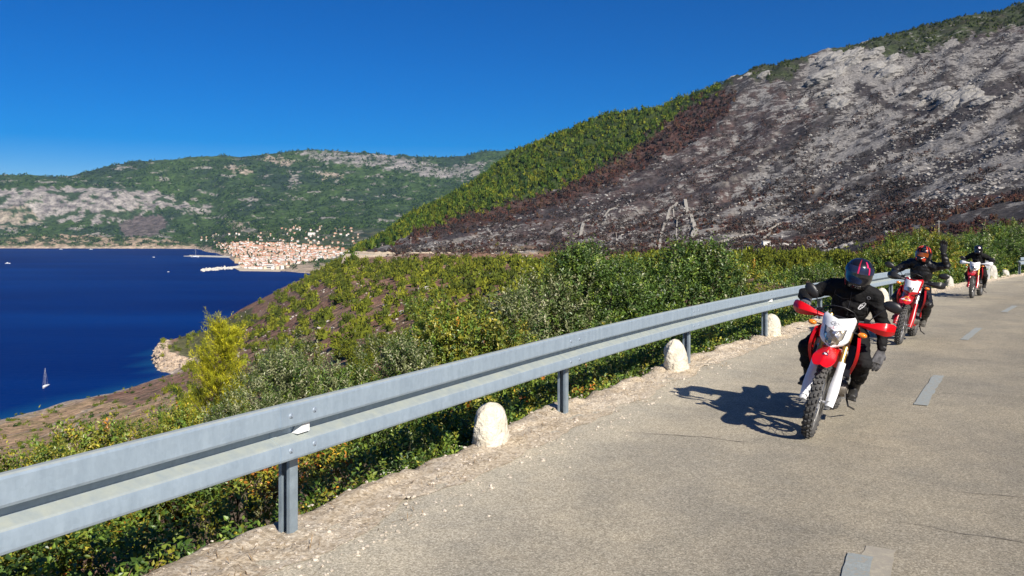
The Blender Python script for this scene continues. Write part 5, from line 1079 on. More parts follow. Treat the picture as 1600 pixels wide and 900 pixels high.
def place(px, row, along, off_d, heading_extra=0):
    """front tyre contact under the given column/row; the machine stands mid-wheelbase behind it, riding along the road towards the camera"""
    y = 5.0
    for _ in range(80): y = (CAM_Z - float(road_z(y))) * F / (row - HY)
    x = (px - 800) / F * y; m = float(xs(y)); n = math.sqrt(1 + m * m); fwd = Vector((-m / n, -1 / n, 0)); fwd.rotate(Matrix.Rotation(heading_extra, 3, 'Z')); p = Vector((x, y, 0)) - fwd * .72; p.z = float(road_z(p.y)); return p, math.atan2(fwd.y, fwd.x)
def legs(J, spread=.25, kz=.70):
    for S, s_ in (('R', -1), ('L', 1)): J['hp' + S] = (J['hip'][0], s_ * .09, J['hip'][2] - .01); J['kn' + S] = (.20, s_ * spread, kz); J['an' + S] = (-.06, s_ * .215, .41); J['to' + S] = (.14, s_ * .235, .345)
    return J
GR = (.247, -.36, 1.10); GL = (.247, .36, 1.10)
base = dict(rim=M_alu, tube=M_gold, guard=M_wht, fender=M_red, skirt=M_red, cowl=M_wht, hand=M_red, frame=M_dks, shroud=M_red, side=M_wht, badge='wing', print='squiggle', mirror=[(.26, -.33, 1.255), (.26, .39, 1.29)], mrot=[.75, -.15])
# first rider: leaning, right hand on the bar, left arm hanging
p, hd = place(1262, 682, 0, 0); LEAN1 = math.radians(13)
motorcycle(p, hd, LEAN1, 'red and white dirt motorcycle with red handguards and white fork guards, nearest the camera', base)
J = legs(dict(hip=(-.20, 0, .92), waist=(-.16, 0, 1.04), chest=(-.07, 0, 1.20), neck=(.00, .01, 1.375), head=(.06, .02, 1.505), hyaw=.10, hpitch=.16,
  shR=(-.03, -.185, 1.315), elR=(-.01, -.43, 1.17), wrR=(.155, -.37, 1.135), shL=(-.03, .195, 1.315), elL=(-.10, .33, 1.05), wrL=(-.01, .37, .835)), .26)
r1, body1 = person(p, (-LEAN1, -.012, hd), 'nearest rider in black jacket and dark helmet with pink stripes, left arm hanging down', J, 'road', dict(R=('grip', GR), L=('open', (.16, -.10, -1), (-.9, -.6, 0), .30, -1)), M_suit, M_boot)
M_glv1 = mat('patched_glove_leather', (0.014, 0.014, 0.016), .5, col2=(0.16, 0.16, 0.17), scale=16, bump=.5, bscale=60)
for _g in r1.children:
    if _g.name.startswith('glove'): _g.data.materials[0] = M_glv1
fn = on_body(body1); M_seam = mat('seam_piping', (.035, .035, .038), .5); b = MB()
for line in ([(.0, 1.08), (.004, 1.20), (.0, 1.32)], [(.17, 1.06), (.165, 1.18), (.15, 1.30)], [(-.17, 1.06), (-.165, 1.18), (-.15, 1.30)], [(-.15, 1.255), (-.07, 1.235), (-.01, 1.25)], [(.03, 1.10), (.10, 1.09), (.16, 1.12)]):
    pts = [tuple(np.interp(q, range(3), [p_[i] for p_ in line]) for i in (0, 1)) for q in np.linspace(0, 2, 14)]; ribbon(b, pts, .006, fn, .003)
b.build('seams', M_seam, body1, flat=True); b = MB()
ribbon(b, [(.085, 1.175), (.098, 1.215), (.128, 1.245), (.140, 1.240), (.128, 1.205), (.100, 1.172), (.085, 1.175)], .009, fn, .004); ribbon(b, [(.10, 1.20), (.118, 1.218)], .007, fn, .004); b.build('chest_emblem', mat('silver_print', (.55, .55, .56), .45), body1, flat=True)
b = MB(); ribbon(b, circ(.155, 1.300, .014, .014, n=10), .006, fn, .004); b.build('shoulder_badge', mat('grey_print', (.16, .16, .17), .5), body1, flat=True)
# second rider: waving with the left arm raised
p, hd = place(1403, 538, 0, 0); LEAN2 = math.radians(11.5)
B2 = dict(base); B2.update(plate=True, guard=M_redd, cowl=M_redd, hand=M_blk, badge='stickers', print='text', frame=M_redd, side=M_redd, tube=mat('bright_fork_tube', (.6, .6, .58), .3, .8), shroud=M_redd, fender=M_redd, skirt=M_redd, mirror=[(.26, -.46, 1.24), (.26, .40, 1.24)], mrot=[.3, .15])
mc2 = motorcycle(p, hd, LEAN2, 'all red dirt motorcycle with black handguards, white number plate and stickers, second in line', B2)
J2 = legs(dict(hip=(-.20, 0, .93), waist=(-.19, 0, 1.05), chest=(-.13, 0, 1.22), neck=(-.08, 0, 1.395), head=(-.03, -.01, 1.525), hyaw=-.18, hpitch=.02,
  shR=(-.10, -.19, 1.335), elR=(-.02, -.40, 1.15), wrR=(.155, -.375, 1.125), shL=(-.10, .185, 1.345), elL=(-.04, .375, 1.42), wrL=(.02, .285, 1.62)), .25)
r2, body2 = person(p, (-LEAN2, -.012, hd), 'rider in black leather jacket and orange patterned helmet raising one hand to wave', J2, 'mx', dict(R=('grip', GR), L=('open', (.05, -.16, 1), (1, .0, 0), .22, 1)), M_leath, M_boott)
# third rider
p, hd = place(1518, 466, 0, 0); LEAN3 = math.radians(3); SC3 = .94
B3 = dict(base); B3.update(hand=M_wht, guard=M_redd, fender=M_redd, skirt=M_redd, shroud=M_redd, side=M_redd, print='text', mirror=[(.26, -.40, 1.22), (.26, .42, 1.22)], mrot=[.2, .1])
motorcycle(p, hd, LEAN3, 'small distant red dirt motorcycle with white cowl and white handguards, last in line', B3).scale = (SC3, SC3, SC3)
J3 = legs(dict(hip=(-.20, 0, .93), waist=(-.16, 0, 1.04), chest=(-.07, 0, 1.19), neck=(.00, 0, 1.36), head=(.06, 0, 1.49), hyaw=.05, hpitch=.12,
  shR=(-.03, -.185, 1.30), elR=(.0, -.42, 1.16), wrR=(.155, -.37, 1.135), shL=(-.03, .185, 1.30), elL=(.0, .42, 1.16), wrL=(.155, .37, 1.135)), .25)
person(p, (-LEAN3, -.012, hd), 'farthest rider in black with dark helmet, both hands on the white handguards', J3, 'plain', dict(R=('grip', GR), L=('grip', GL)), M_suit, M_boot)[0].scale = (SC3, SC3, SC3)
# ------------------------------------------------------------------ plants
M_leaf = leaf_mat('glossy_leaf', 0.40, 0.30, spec=0.5)
M_needle = leaf_mat('pine_needles', 0.6, 0.25, spec=0.3)
M_farleaf = leaf_mat('distant_foliage', 0.8, 0.15, spec=0.1)
M_bark = mat('bark', (0.11, 0.085, 0.065), 0.9, var=0.3, scale=14, bump=0.8, bscale=25, dist=0.01)
def unit(v): return v / np.maximum(np.linalg.norm(v, axis=-1, keepdims=True), 1e-9)
PAL = {
 'dark': [(.030, .060, .014), (.045, .085, .018), (.070, .120, .025), (.10, .155, .035)],
 'green': [(.045, .085, .012), (.075, .125, .016), (.11, .165, .022), (.16, .21, .03)],
 'olive': [(.085, .105, .035), (.13, .155, .06), (.20, .215, .10), (.29, .29, .16)],
 'yellow': [(.13, .14, .018), (.20, .195, .022), (.28, .24, .03), (.17, .19, .03)],
 'autumn': [(.36, .15, .018), (.42, .27, .03), (.30, .10, .015), (.24, .22, .03)],
 'pine': [(.26, .26, .012), (.38, .37, .014), (.50, .46, .02), (.30, .32, .015)],
}
def pick(pal, n, w=None):
    P_ = np.array([c for p in pal for c in PAL[p]]) if not w else None
    if w:
        names = list(w); pr = np.array([w[k] for k in names], float); pr /= pr.sum(); i = RNG.choice(len(names), n, p=pr); A = np.array([PAL[k] for k in names]); c = A[i, RNG.integers(0, 4, n)] * 1.22
    else: c = P_[RNG.integers(0, len(P_), n)]
    return c * 1.12 * RNG.uniform(0.8, 1.2, (n, 1))
def shoots(base, dirn, ln, nl, lsize, wratio, pal, droop=0.0, spread=0.9, rosette=False):
    """leaves along many shoots: base (n,3), dirn (n,3), ln (n,) -> verts, quads, colours"""
    n = len(base); t = np.linspace(0.15, 1.0, nl)[None, :, None]
    P_ = base[:, None] + dirn[:, None] * (ln[:, None, None] * t); P_[..., 2] -= droop * (t[..., 0] ** 2) * ln[:, None]
    side = unit(np.cross(dirn, RNG.normal(0, 1, (n, 3)))); oth = np.cross(dirn, side)
    ang = np.arange(nl) * 2.4 + RNG.uniform(0, 6.28, (n, 1)); ang = ang[..., None]
    rad = side[:, None] * np.cos(ang) + oth[:, None] * np.sin(ang)
    Ax = unit(dirn[:, None] * (1 - 0.5 * spread) + rad * spread + RNG.normal(0, .18, (n, nl, 3)))
    Nm = unit(dirn[:, None] * 0.8 - rad * 0.4 + np.array([0, 0, .5]) + RNG.normal(0, .25, (n, nl, 3)))
    C_ = P_.reshape(-1, 3); A_ = Ax.reshape(-1, 3); N_ = Nm.reshape(-1, 3); k = len(C_)
    L_ = np.repeat(lsize, nl) * RNG.uniform(.65, 1.15, k) if np.ndim(lsize) else lsize * RNG.uniform(.65, 1.15, k)
    v, q = leaf_geo(C_, A_, N_, L_, L_ * wratio)
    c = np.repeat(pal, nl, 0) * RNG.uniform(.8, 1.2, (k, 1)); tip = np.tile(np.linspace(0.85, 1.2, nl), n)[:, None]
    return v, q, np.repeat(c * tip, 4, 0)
def crown_lobes(h, w, n, r, base=0.25):
    L_ = []
    for i in range(n):
        t = (i + .5) / n; z = h * (base + (1 - base) * t * 0.86); k = (1 - (t - 0.35) ** 2 * 1.5)
        a = r.uniform(0, 6.28); rr_ = w * 0.5 * k * r.uniform(.15, .55); lr = w * 0.5 * r.uniform(.36, .6) * (1.05 - 0.45 * t)
        L_.append((np.array([rr_ * math.cos(a), rr_ * math.sin(a), z]), np.array([lr, lr, lr * r.uniform(.8, 1.25)])))
    return L_
def proto_crown(weights, seed, nleaf, ls=.026, upr=.6, wr=.5):
    """crown one metre wide and high, standing on z=0"""
    r = random.Random(seed); lo = []
    for i in range(15):
        t = r.random(); z = .10 + .76 * t; k = (1 - abs(t - .4) ** 2 * 1.6) * .36; a = r.uniform(0, 6.28); q = k * math.sqrt(r.random()); lr = r.uniform(.13, .23) * (1.1 - .45 * t); lo.append((np.array([q * math.cos(a), q * math.sin(a), z]), lr))
    nsh = nleaf // 9; idx = RNG.choice(len(lo), nsh, p=np.array([l[1] ** 2 for l in lo]) / sum(l[1] ** 2 for l in lo)); cen = np.array([l[0] for l in lo])[idx]; rad = np.array([l[1] for l in lo])[idx][:, None]
    dv = unit(RNG.normal(0, 1, (nsh, 3))); dv[:, 2] = np.abs(dv[:, 2]) * np.where(RNG.random(nsh) < .75, 1, -1); P_ = cen + dv * rad * RNG.uniform(.55, 1.05, (nsh, 1)) ; ln = ls * RNG.uniform(1.8, 4.6, nsh) * np.where(RNG.random(nsh) < .08, 1.8, 1)
    dr = unit(dv + np.array([0, 0, upr]) + RNG.normal(0, .3, (nsh, 3))); pal = pick(None, nsh, weights) * (0.92 + 0.35 * fbm(P_[:, 0] * 4, P_[:, 2] * 4, 2, seed + 3))[:, None]
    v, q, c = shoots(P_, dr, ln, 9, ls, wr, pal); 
    zz = np.percentile(v[:, 2], 99.3); v[:, 2] /= zz; wx = np.percentile(np.abs(v[:, :2]), 97); v[:, :2] *= .46 / wx
    return mesh_np('crown', v, quads=q, mats=[M_leaf], colors=c, link=False)
PROTO = {}
def shrub(name, x, y, top, w, weights, label, seed, group=None, hc=None, cat='shrub'):
    bz = float(terr_z(np.array(x), np.array(y))) - 0.1; h = top - bz; key = tuple(sorted(weights.items()))
    if key not in PROTO: PROTO[key] = [proto_crown(weights, seed + 7 * k, 22000, upr=1.1 if 'olive' in weights and weights['olive'] > 3 else .5, wr=.42 if 'olive' in weights and weights['olive'] > 3 else .55) for k in range(2)]
    r = random.Random(seed); hc = min(h, hc or w * 1.35); root = empty(name, (x, y, bz)); cr = bpy.data.objects.new('crown', PROTO[key][seed % 2]); COL.objects.link(cr); cr.parent = root; cr.location = (0, 0, h - hc * .98); cr.scale = (w * 1.12, w * 1.12, hc); cr.rotation_euler = (0, 0, r.uniform(0, 6.28))
    b = MB(); z0 = h - hc
    for k in range(5): a = k * 1.26 + r.random(); q = w * .3; b.tube([(.05 * math.cos(a), .05 * math.sin(a), -.1), (q * .3 * math.cos(a), q * .3 * math.sin(a), z0 + .1 * hc), (q * .8 * math.cos(a), q * .8 * math.sin(a), z0 + .45 * hc), (q * math.cos(a), q * math.sin(a), z0 + .72 * hc)], [.035 * h ** .5, .022 * h ** .5, .012, .004], n=6)
    b.build('trunk', M_bark, root, ang=80); tag(root, label, cat, group); return root
def at_px(px, dl):
    """point dl metres outside the rail on the sight line of a column"""
    best = None
    for y in np.arange(3, 60, 0.1):
        x = (px - 800) / F * y
        if best is None or abs(dist_left(x, y) - dl) < best[0]: best = (abs(dist_left(x, y) - dl), x, y)
    return best[1], best[2]
def top_for(y, row): return CAM_Z - (row - HY) / F * y
W_dk = {'dark': 5, 'green': 3, 'olive': 1}; W_ol = {'olive': 6, 'dark': 2, 'green': 1.2}; W_gr = {'green': 5, 'dark': 2, 'yellow': 1}; W_yl = {'green': 4, 'yellow': 4, 'autumn': .18}
SH = [ # px, metres outside rail, top row, width m, weights, leaf size, label
 (925, 4.2, 372, 1.6, W_dk, .055, 'tall slender green shrub whose thin leading shoot rises highest in the middle of the photo'),
 (872, 4.6, 420, 2.2, W_ol, .055, 'silvery green broad shrub left of the tall slender one'),
 (985, 4.4, 402, 2.4, W_dk, .055, 'dark green rounded shrub right of the tall slender one'),
 (1040, 5.0, 396, 2.2, W_gr, .055, 'mid green shrub just left of the domed tall shrub'),
 (1088, 4.2, 370, 2.3, W_dk, .055, 'tall domed dark green shrub below the stone walled enclosure'),
 (1150, 5.0, 402, 2.2, W_yl, .055, 'yellowish green shrub right of the domed tall shrub'),
 (1205, 4.6, 412, 2.4, W_gr, .055, 'green shrub behind the rail to the left of the first rider'),
 (1268, 4.4, 404, 1.9, W_dk, .055, 'dark upright shrub directly left of the first rider\'s helmet'),
 (1335, 5.0, 414, 2.4, W_gr, .06, 'low green shrub directly behind the first rider\'s helmet'),
 (812, 3.8, 450, 1.8, W_ol, .05, 'olive green shrub with upright pale tips above the rail centre'),
 (745, 3.2, 474, 2.0, W_yl, .045, 'loose yellow green shrub above the rail near the second post'),
 (690, 3.2, 492, 1.3, W_yl, .045, 'yellow tinged shrub with reddish leaves left of the second post'),
 (668, 4.6, 446, 0.9, W_gr, .045, 'thin upright sapling shoot standing above the yellow green shrubs'),
 (612, 3.0, 522, 1.3, W_ol, .045, 'silvery leaved shrub on the left part of the hedge row'),
 (500, 3.0, 534, 1.1, W_ol, .042, 'silvery bush with pale upright shoots right of the yellow pine'),
 (425, 2.9, 552, 1.0, W_ol, .042, 'small silvery bush touching the foot of the yellow pine'),
 (370, 2.6, 590, 0.7, W_ol, .040, 'little silvery bush in front of the yellow pine'),
 (275, 2.4, 640, 0.7, W_yl, .036, 'bright green leafy bush left of the yellow pine above the rail'),
 (205, 2.6, 665, 0.6, W_yl, .036, 'small yellow green bush above the rail at lower left'),
 (120, 2.6, 668, 1.0, W_yl, .036, 'yellow and brown leaved bush above the rail at far lower left'),
 (40, 2.2, 712, 0.8, W_yl, .034, 'small green bush above the rail at the left edge of the photo'),
 (562, 2.8, 566, .8, W_gr, .042, 'green bush between two silvery bushes above the rail'),
]
for i, (px, dl, row, w, W, ls, lb) in enumerate(SH):
    x, y = at_px(px, dl); row = row + (14 if px > 560 else 4); shrub('shrub', x, y, top_for(y, row), w * (1.22 if px > 790 else 1.12), W, lb, 100 + i, group='shrubs behind the guardrail', hc=2.6 if px == 925 else None)
RS = [ # shrubs along the far verge on the right
 (1392, 2.0, 388, 2.0, W_yl, 'yellow green bush behind the arm of the waving rider'), (1425, 2.6, 372, 2.2, W_gr, 'green bush behind the waving rider\'s helmet'),
 (1462, 2.2, 366, 2.4, W_yl, 'yellow green bush right of the raised glove'), (1496, 2.4, 372, 2.6, W_dk, 'dark green bush left of the third rider'),
 (1535, 2.6, 362, 3.0, W_gr, 'tall green bush behind the third rider'), (1568, 2.8, 356, 3.0, W_dk, 'dark green bush right of the third rider'),
 (1600, 3.0, 352, 3.4, W_gr, 'tall green bush at the right edge of the photo'), (1480, 1.4, 410, 1.5, W_yl, 'low bush behind the grey bollard right of the waving rider'),
 (1560, 1.4, 402, 1.8, W_gr, 'low bush behind the large grey bollard'), (1360, 2.6, 402, 2.0, W_gr, 'green bush between the first and second riders\' helmets')]
for i, (px, dl, row, w, W, lb) in enumerate(RS):
    x, y = at_px(px, dl); shrub('shrub', x, y, top_for(y, row), w * 1.25, W, lb, 200 + i, group='shrubs along the bend')
for i, (yy, dl, tz, w) in enumerate([(46, 3, 1.4, 4), (51, 3.2, 1.6, 4), (57, 3.5, 1.8, 5), (64, 3.5, 1.6, 5)]):
    x = float(xe(yy)) - dl * .75; shrub('shrub', x, yy, float(road_z(yy)) + tz, w, W_dk, 'dark bush beyond the frame along the bend of the road', 240 + i, group='bushes beyond the far crash barrier')

# thicket filling the bank below the rail: nobody could count its stems
def ztop(q, d):
    n = fbm(q / 0.9, d / 0.9, 3, 301); n2 = fbm(q / 3.2, d / 2.5, 2, 305)
    return -0.22 + 0.20 * smooth(0.3, 1.0, d) + 0.16 * n + 0.10 * n2 + 0.07 * np.minimum(d, 1.8) * smooth(3.5, 8, q) * (1 + n2) - 0.22 * np.maximum(d - 1.6, 0)
VV = []; QQ = []; CC = []; off = 0
for (qa, qb, n, ls) in [(1.6, 5.5, 6400, .046), (5.5, 9.0, 5000, .048), (9.0, 14, 4300, .054), (14, 22, 3600, .064), (22, 40, 2700, .095), (40, 62, 1500, .15)]:
    q = RNG.uniform(qa, qb, n); d = 0.27 + 3.2 * RNG.random(n) ** 1.45; zt = ztop(q, d)
    face = RNG.random(n) < 0.40; dep = np.abs(RNG.normal(0, .16, n)); z = zt - dep; z = np.where(face, zt - RNG.uniform(0, 0.75, n), z); d = np.where(face, 0.26 + 0.30 * RNG.random(n) + 0.25 * np.abs(fbm(q / .5, z / .4, 2, 309)), d)
    ys_ = y_of_s(SZ + q); m_ = xs(ys_); nn = np.sqrt(1 + m_ * m_); Xp = xe(ys_) - d / nn; Yp = ys_ + d * m_ / nn; Zp = road_z(Yp) + z
    P_ = np.stack([Xp, Yp, Zp], -1); out = np.stack([1 / nn, -m_ / nn, 0 * nn], -1)      # towards the road
    dr = unit(np.where(face[:, None], out * 0.75, 0) * RNG.uniform(0.2, 1.2, (n, 1)) + np.array([0, 0, .7]) + RNG.normal(0, .5, (n, 3)))
    au = fbm(q / 1.1, d / 1.0 + z, 3, 311); pa = pick(None, n, {'green': 5, 'dark': 4, 'yellow': 1.5}); pb = pick(None, n, {'autumn': 3, 'yellow': 4, 'green': 1}); hot = np.exp(-((q - 6.9) / 1.1) ** 2) * .55 + np.exp(-((q - 4.3) / .7) ** 2) * .3
    sel = (au + hot + RNG.normal(0, .12, n) > 0.56) & (q < 16); pal = np.where(sel[:, None], pb, pa)
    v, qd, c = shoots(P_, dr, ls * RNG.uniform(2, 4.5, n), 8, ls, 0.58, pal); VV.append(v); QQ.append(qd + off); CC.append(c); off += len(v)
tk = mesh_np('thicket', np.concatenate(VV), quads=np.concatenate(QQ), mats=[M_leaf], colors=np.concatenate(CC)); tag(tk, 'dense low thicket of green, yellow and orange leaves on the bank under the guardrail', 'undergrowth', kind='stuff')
print('thicket quads', off // 4)

# young pine with bright yellow needles
def pine(x, y, top, w, seed):
    r = random.Random(seed); bz = float(terr_z(np.array(x), np.array(y))) - .1; h = top - bz; root = empty('pine_tree', (x, y, bz)); b = MB()
    tr = [Vector((0.12 * math.sin(i * .9), 0.1 * math.cos(i * 1.3), h * i / 8)) for i in range(9)]; b.tube(tr, [0.06 * (1 - i / 9) + .006 for i in range(9)], n=8)
    B_ = []; Dn = []; ln = []
    for i in range(78):
        t = 0.14 + 0.84 * i / 78; p0 = Vector((np.interp(t * 8, range(9), [k.x for k in tr]), np.interp(t * 8, range(9), [k.y for k in tr]), h * t)); a = r.uniform(0, 6.28)
        L_ = w * 0.40 * (1.0 - t) ** .7 * r.uniform(.5, 1.15) + .10; e = p0 + Vector((math.cos(a) * L_, math.sin(a) * L_, L_ * r.uniform(.8, 1.5))); mid = p0.lerp(e, .5) - Vector((0, 0, L_ * .12)); b.tube([p0, mid, e], [.018, .011, .004], n=5)
        for k in range(62):
            u = r.uniform(.05, 1.05); c0 = (p0.lerp(mid, u * 2) if u < .5 else mid.lerp(e, (u - .5) * 2)) + Vector((r.gauss(0, .075), r.gauss(0, .075), r.gauss(.03, .07)))
            B_.append(c0[:]); Dn.append((math.cos(a) * .5 + r.gauss(0, .35), math.sin(a) * .5 + r.gauss(0, .35), .9 + r.gauss(0, .25))); ln.append(r.uniform(.10, .20))
    B_ = np.array(B_); Dn = unit(np.array(Dn)); ln = np.array(ln); pal = pick(['pine'], len(B_)) * RNG.uniform(.75, 1.15, (len(B_), 1))
    v, q, c = shoots(B_, Dn, ln, 13, .062, .15, pal, spread=.7); mesh_np('crown', v, quads=q, mats=[M_needle], colors=c, parent=root); b.build('trunk', M_bark, root, ang=80)
    return tag(root, 'young pine with bright yellow green needles rising above the rail against the sea', 'pine tree')
x, y = at_px(352, 7.5); pine(x, y, top_for(y, 512), 2.3, 5)

# ------------------------------------------------------------------ small pines on the middle slope
def clump(seed, nleaf, ls, lob=6, flat=.75, core=1):
    r = random.Random(seed); L_ = []
    for i in range(lob):
        a = r.uniform(0, 6.28); k = r.uniform(0, .40); L_.append((k * math.cos(a), k * math.sin(a), r.uniform(.25, .8)))
    cen = np.array(L_)[RNG.integers(0, lob, nleaf)]; dv = unit(RNG.normal(0, 1, (nleaf, 3))); P_ = cen + dv * np.array([.42, .42, .36]) * RNG.uniform(.5, 1.05, (nleaf, 1)); P_[:, 2] = np.maximum(P_[:, 2] * flat / .75, -.05)
    Ax = unit(dv * .6 + np.array([0, 0, .35]) + RNG.normal(0, .5, (nleaf, 3))); Nm = unit(dv + RNG.normal(0, .4, (nleaf, 3)))
    v, q = leaf_geo(P_, Ax, Nm, ls * RNG.uniform(.6, 1.3, nleaf), ls * .55 * RNG.uniform(.7, 1.2, nleaf)); VV = [v]
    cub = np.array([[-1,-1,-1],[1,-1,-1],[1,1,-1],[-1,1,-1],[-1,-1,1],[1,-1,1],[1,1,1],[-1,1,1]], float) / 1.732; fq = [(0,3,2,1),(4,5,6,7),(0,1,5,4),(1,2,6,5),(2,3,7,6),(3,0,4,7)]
    for c_ in (L_ if core > 1 else [(0, 0, .42)][:core]):      # added solid core that gives the clump a shaded body
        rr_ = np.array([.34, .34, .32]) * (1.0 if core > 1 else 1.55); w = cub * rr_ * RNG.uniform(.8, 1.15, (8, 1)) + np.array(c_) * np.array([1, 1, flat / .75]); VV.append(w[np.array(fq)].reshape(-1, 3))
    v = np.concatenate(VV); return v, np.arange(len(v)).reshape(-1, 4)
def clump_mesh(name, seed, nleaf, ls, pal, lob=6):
    v, q = clump(seed, nleaf, ls, lob, core=2); c = pick(pal, len(q)); c[nleaf:] *= .55; c = np.repeat(c, 4, 0); return mesh_np(name, v, quads=q, mats=[M_farleaf], colors=c, link=False)  # core quads darkened: inner shade painted into the leaf colour
PAL['mid'] = [(.085, .105, .012), (.125, .145, .015), (.17, .18, .018), (.065, .085, .014)]
PAL['hill'] = [(.040, .075, .012), (.068, .11, .014), (.105, .14, .020), (.024, .048, .014)]
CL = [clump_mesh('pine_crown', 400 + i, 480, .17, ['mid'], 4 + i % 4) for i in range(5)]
def clumpy(px, py): return fbm(px / 26, py / 11, 3, 501)
cand = []
tries = 0
while len(cand) < 2300 and tries < 150000:
    tries += 1; px = RNG.uniform(250, 1330); y = 180 + 700 * RNG.random() ** .8; x = (px - 800) / F * y; z = float(f_near(np.array(px), np.array(y))); py = HY + F * (CAM_Z - z) / y
    if z < SEA + 4: continue
    n = float(clumpy(np.array(px), np.array(py)))
    band = 0.55 if py < 402 else (-0.12 - 0.25 * math.exp(-((py - 425) / 25) ** 2) if px > 430 else 0.10)
    if py > 440: band += .20
    if px > 900: band = 0.1
    if 555 < px < 1000 and 388 < py < 407: continue
    if py < 388 or (py < 402 and px > 575): continue
    if px < 330: band = .35
    if n + RNG.normal(0, .08) > band - .10: cand.append((px, y, x, z))
cand.sort(key=lambda c: c[1])
M_barkfar = M_bark
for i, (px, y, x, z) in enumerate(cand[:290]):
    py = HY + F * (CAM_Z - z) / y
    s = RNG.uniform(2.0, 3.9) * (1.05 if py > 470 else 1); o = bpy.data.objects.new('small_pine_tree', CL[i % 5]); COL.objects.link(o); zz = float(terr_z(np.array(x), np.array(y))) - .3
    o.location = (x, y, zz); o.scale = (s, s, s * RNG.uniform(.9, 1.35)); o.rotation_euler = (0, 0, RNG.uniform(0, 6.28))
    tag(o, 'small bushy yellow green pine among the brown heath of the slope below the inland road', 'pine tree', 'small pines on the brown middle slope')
def joined(name, pts, scales, protos, pals, label, cat, hscale=1.1):
    VV = []; QQ = []; CC = []; off = 0
    Xp = np.array([p[0] for p in pts]); Yp = np.array([p[1] for p in pts]); Zp = terr_z(Xp, Yp) if name != 'far_woodland' else far_z(Xp, Yp)
    k = RNG.integers(0, len(protos), len(pts)); rot = RNG.uniform(0, 6.28, len(pts)); scales = np.asarray(scales)
    for j, (v, q) in enumerate(protos):
        I = np.where(k == j)[0]
        if not len(I): continue
        ca, sa = np.cos(rot[I])[:, None], np.sin(rot[I])[:, None]; s = scales[I][:, None]; hs_ = s * RNG.uniform(.85, 1.3, (len(I), 1)) * hscale
        W_ = np.stack([(v[None, :, 0] * ca - v[None, :, 1] * sa) * s + Xp[I][:, None], (v[None, :, 0] * sa + v[None, :, 1] * ca) * s + Yp[I][:, None], v[None, :, 2] * hs_ + Zp[I][:, None] - .15 * s], -1)
        nv = len(v); VV.append(W_.reshape(-1, 3)); QQ.append((q[None] + (np.arange(len(I)) * nv)[:, None, None]).reshape(-1, 4) + off); off += nv * len(I)
        nl = nv // 4; col = pick(pals, len(I))[:, None, :] * RNG.uniform(.7, 1.3, (len(I), nl, 1)); CC.append(np.repeat(col, 4, 1).reshape(-1, 3))
    o = mesh_np(name, np.concatenate(VV), quads=np.concatenate(QQ), mats=[M_farleaf], colors=np.concatenate(CC)); tag(o, label, cat, kind='stuff'); print(name, off // 4); return o
PR_mid = [clump(700 + i, 32, .5) for i in range(5)]
joined('pine_scrub', [(c[2], c[1]) for c in cand[290:]], RNG.uniform(1.9, 3.8, len(cand) - 290), PR_mid, ['mid'], 'scattered small pines and scrub covering the farther part of the brown slope', 'scrub')
def sample_zone(poly, n, d0, d1, seed, jit=5, extra=None, maxtry=60):
    out = []
    for k in range(maxtry):
        px = RNG.uniform(min(p[0] for p in poly), max(p[0] for p in poly), 6000); y = np.exp(RNG.uniform(math.log(d0), math.log(d1), 6000)); x = (px - 800) / F * y; z = f_near(px, y); py = HY + F * (CAM_Z - z) / y
        m = soft_poly(px, py, poly, jit, seed) > 0
        if extra is not None: m &= extra(px, py, x, y)
        out += list(zip(x[m], y[m]))
        if len(out) >= n: break
    return out[:n]
PR_h = [clump(720 + i, 19, .62, 5) for i in range(5)]
g = sample_zone(Z_GREEN, 5600, 600, 1130, 16, 8); joined('pine_forest', g, 1.4 + 3.2 * RNG.random(len(g)) ** 1.6, PR_h, ['hill', 'hill', 'mid'], 'dense green pine forest covering the shoulder of the hill above the inland road', 'forest', 1.25)
g = sample_zone(Z_CAP, 2400, 800, 1120, 17, 7, lambda px, py, x, y: fbm(x / 25, y / 25, 2, 77) > -.25); PAL['cap'] = [(.028, .042, .012), (.045, .06, .014), (.07, .085, .02)] + [(.04, .05, .02)]; joined('ridge_scrub', g, RNG.uniform(1.2, 2.6, len(g)), PR_h, ['cap'], 'dark green scrub along the ridge of the burnt mountain', 'scrub', 1.0)
PAL['red'] = [(.075, .034, .027), (.11, .048, .034), (.055, .03, .026), (.10, .06, .036)]; PAL['burn'] = [(.045, .038, .035), (.06, .048, .044), (.03, .027, .027), (.085, .05, .038)]
g = sample_zone(Z_RED, 1700, 600, 1130, 15, 14); joined('scorched_pines', g, RNG.uniform(1.0, 3.4, len(g)), PR_h, ['red', 'burn'], 'band of rust red scorched pines between the green forest and the burnt ground', 'scorched trees')
PR_b = [clump(740 + i, 9, .75, 4, core=0) for i in range(4)]
ZB = [(600,395),(700,350),(900,300),(1120,190),(1240,140),(1600,60),(1600,400),(600,400)]
g = sample_zone(ZB, 9500, 430, 1120, 44, 5, lambda px, py, x, y: (fbm(x / 40, y / 40, 3, 78) > -.05 + 0.0015 * np.maximum(px - 1200, 0) * (py < 300))); joined('burnt_scrub', g, RNG.uniform(.9, 2.6, len(g)), PR_b, ['burn'], 'charred dark scrub scattered over the pale rocky mountainside', 'burnt scrub', .9)
g = sample_zone([(640,330),(900,300),(1600,250),(1600,400),(560,400)], 1600, 240, 1000, 45, 5, lambda px, py, x, y: (fbm(x / 45, y / 45, 3, 79) > .30 - .2 * (py > 345)) & (py > 300)); joined('scorched_scrub', g, RNG.uniform(1.0, 2.4, len(g)), PR_h, ['red'], 'patches of rust brown scorched bushes on the lower burnt mountainside', 'scorched scrub', .9)
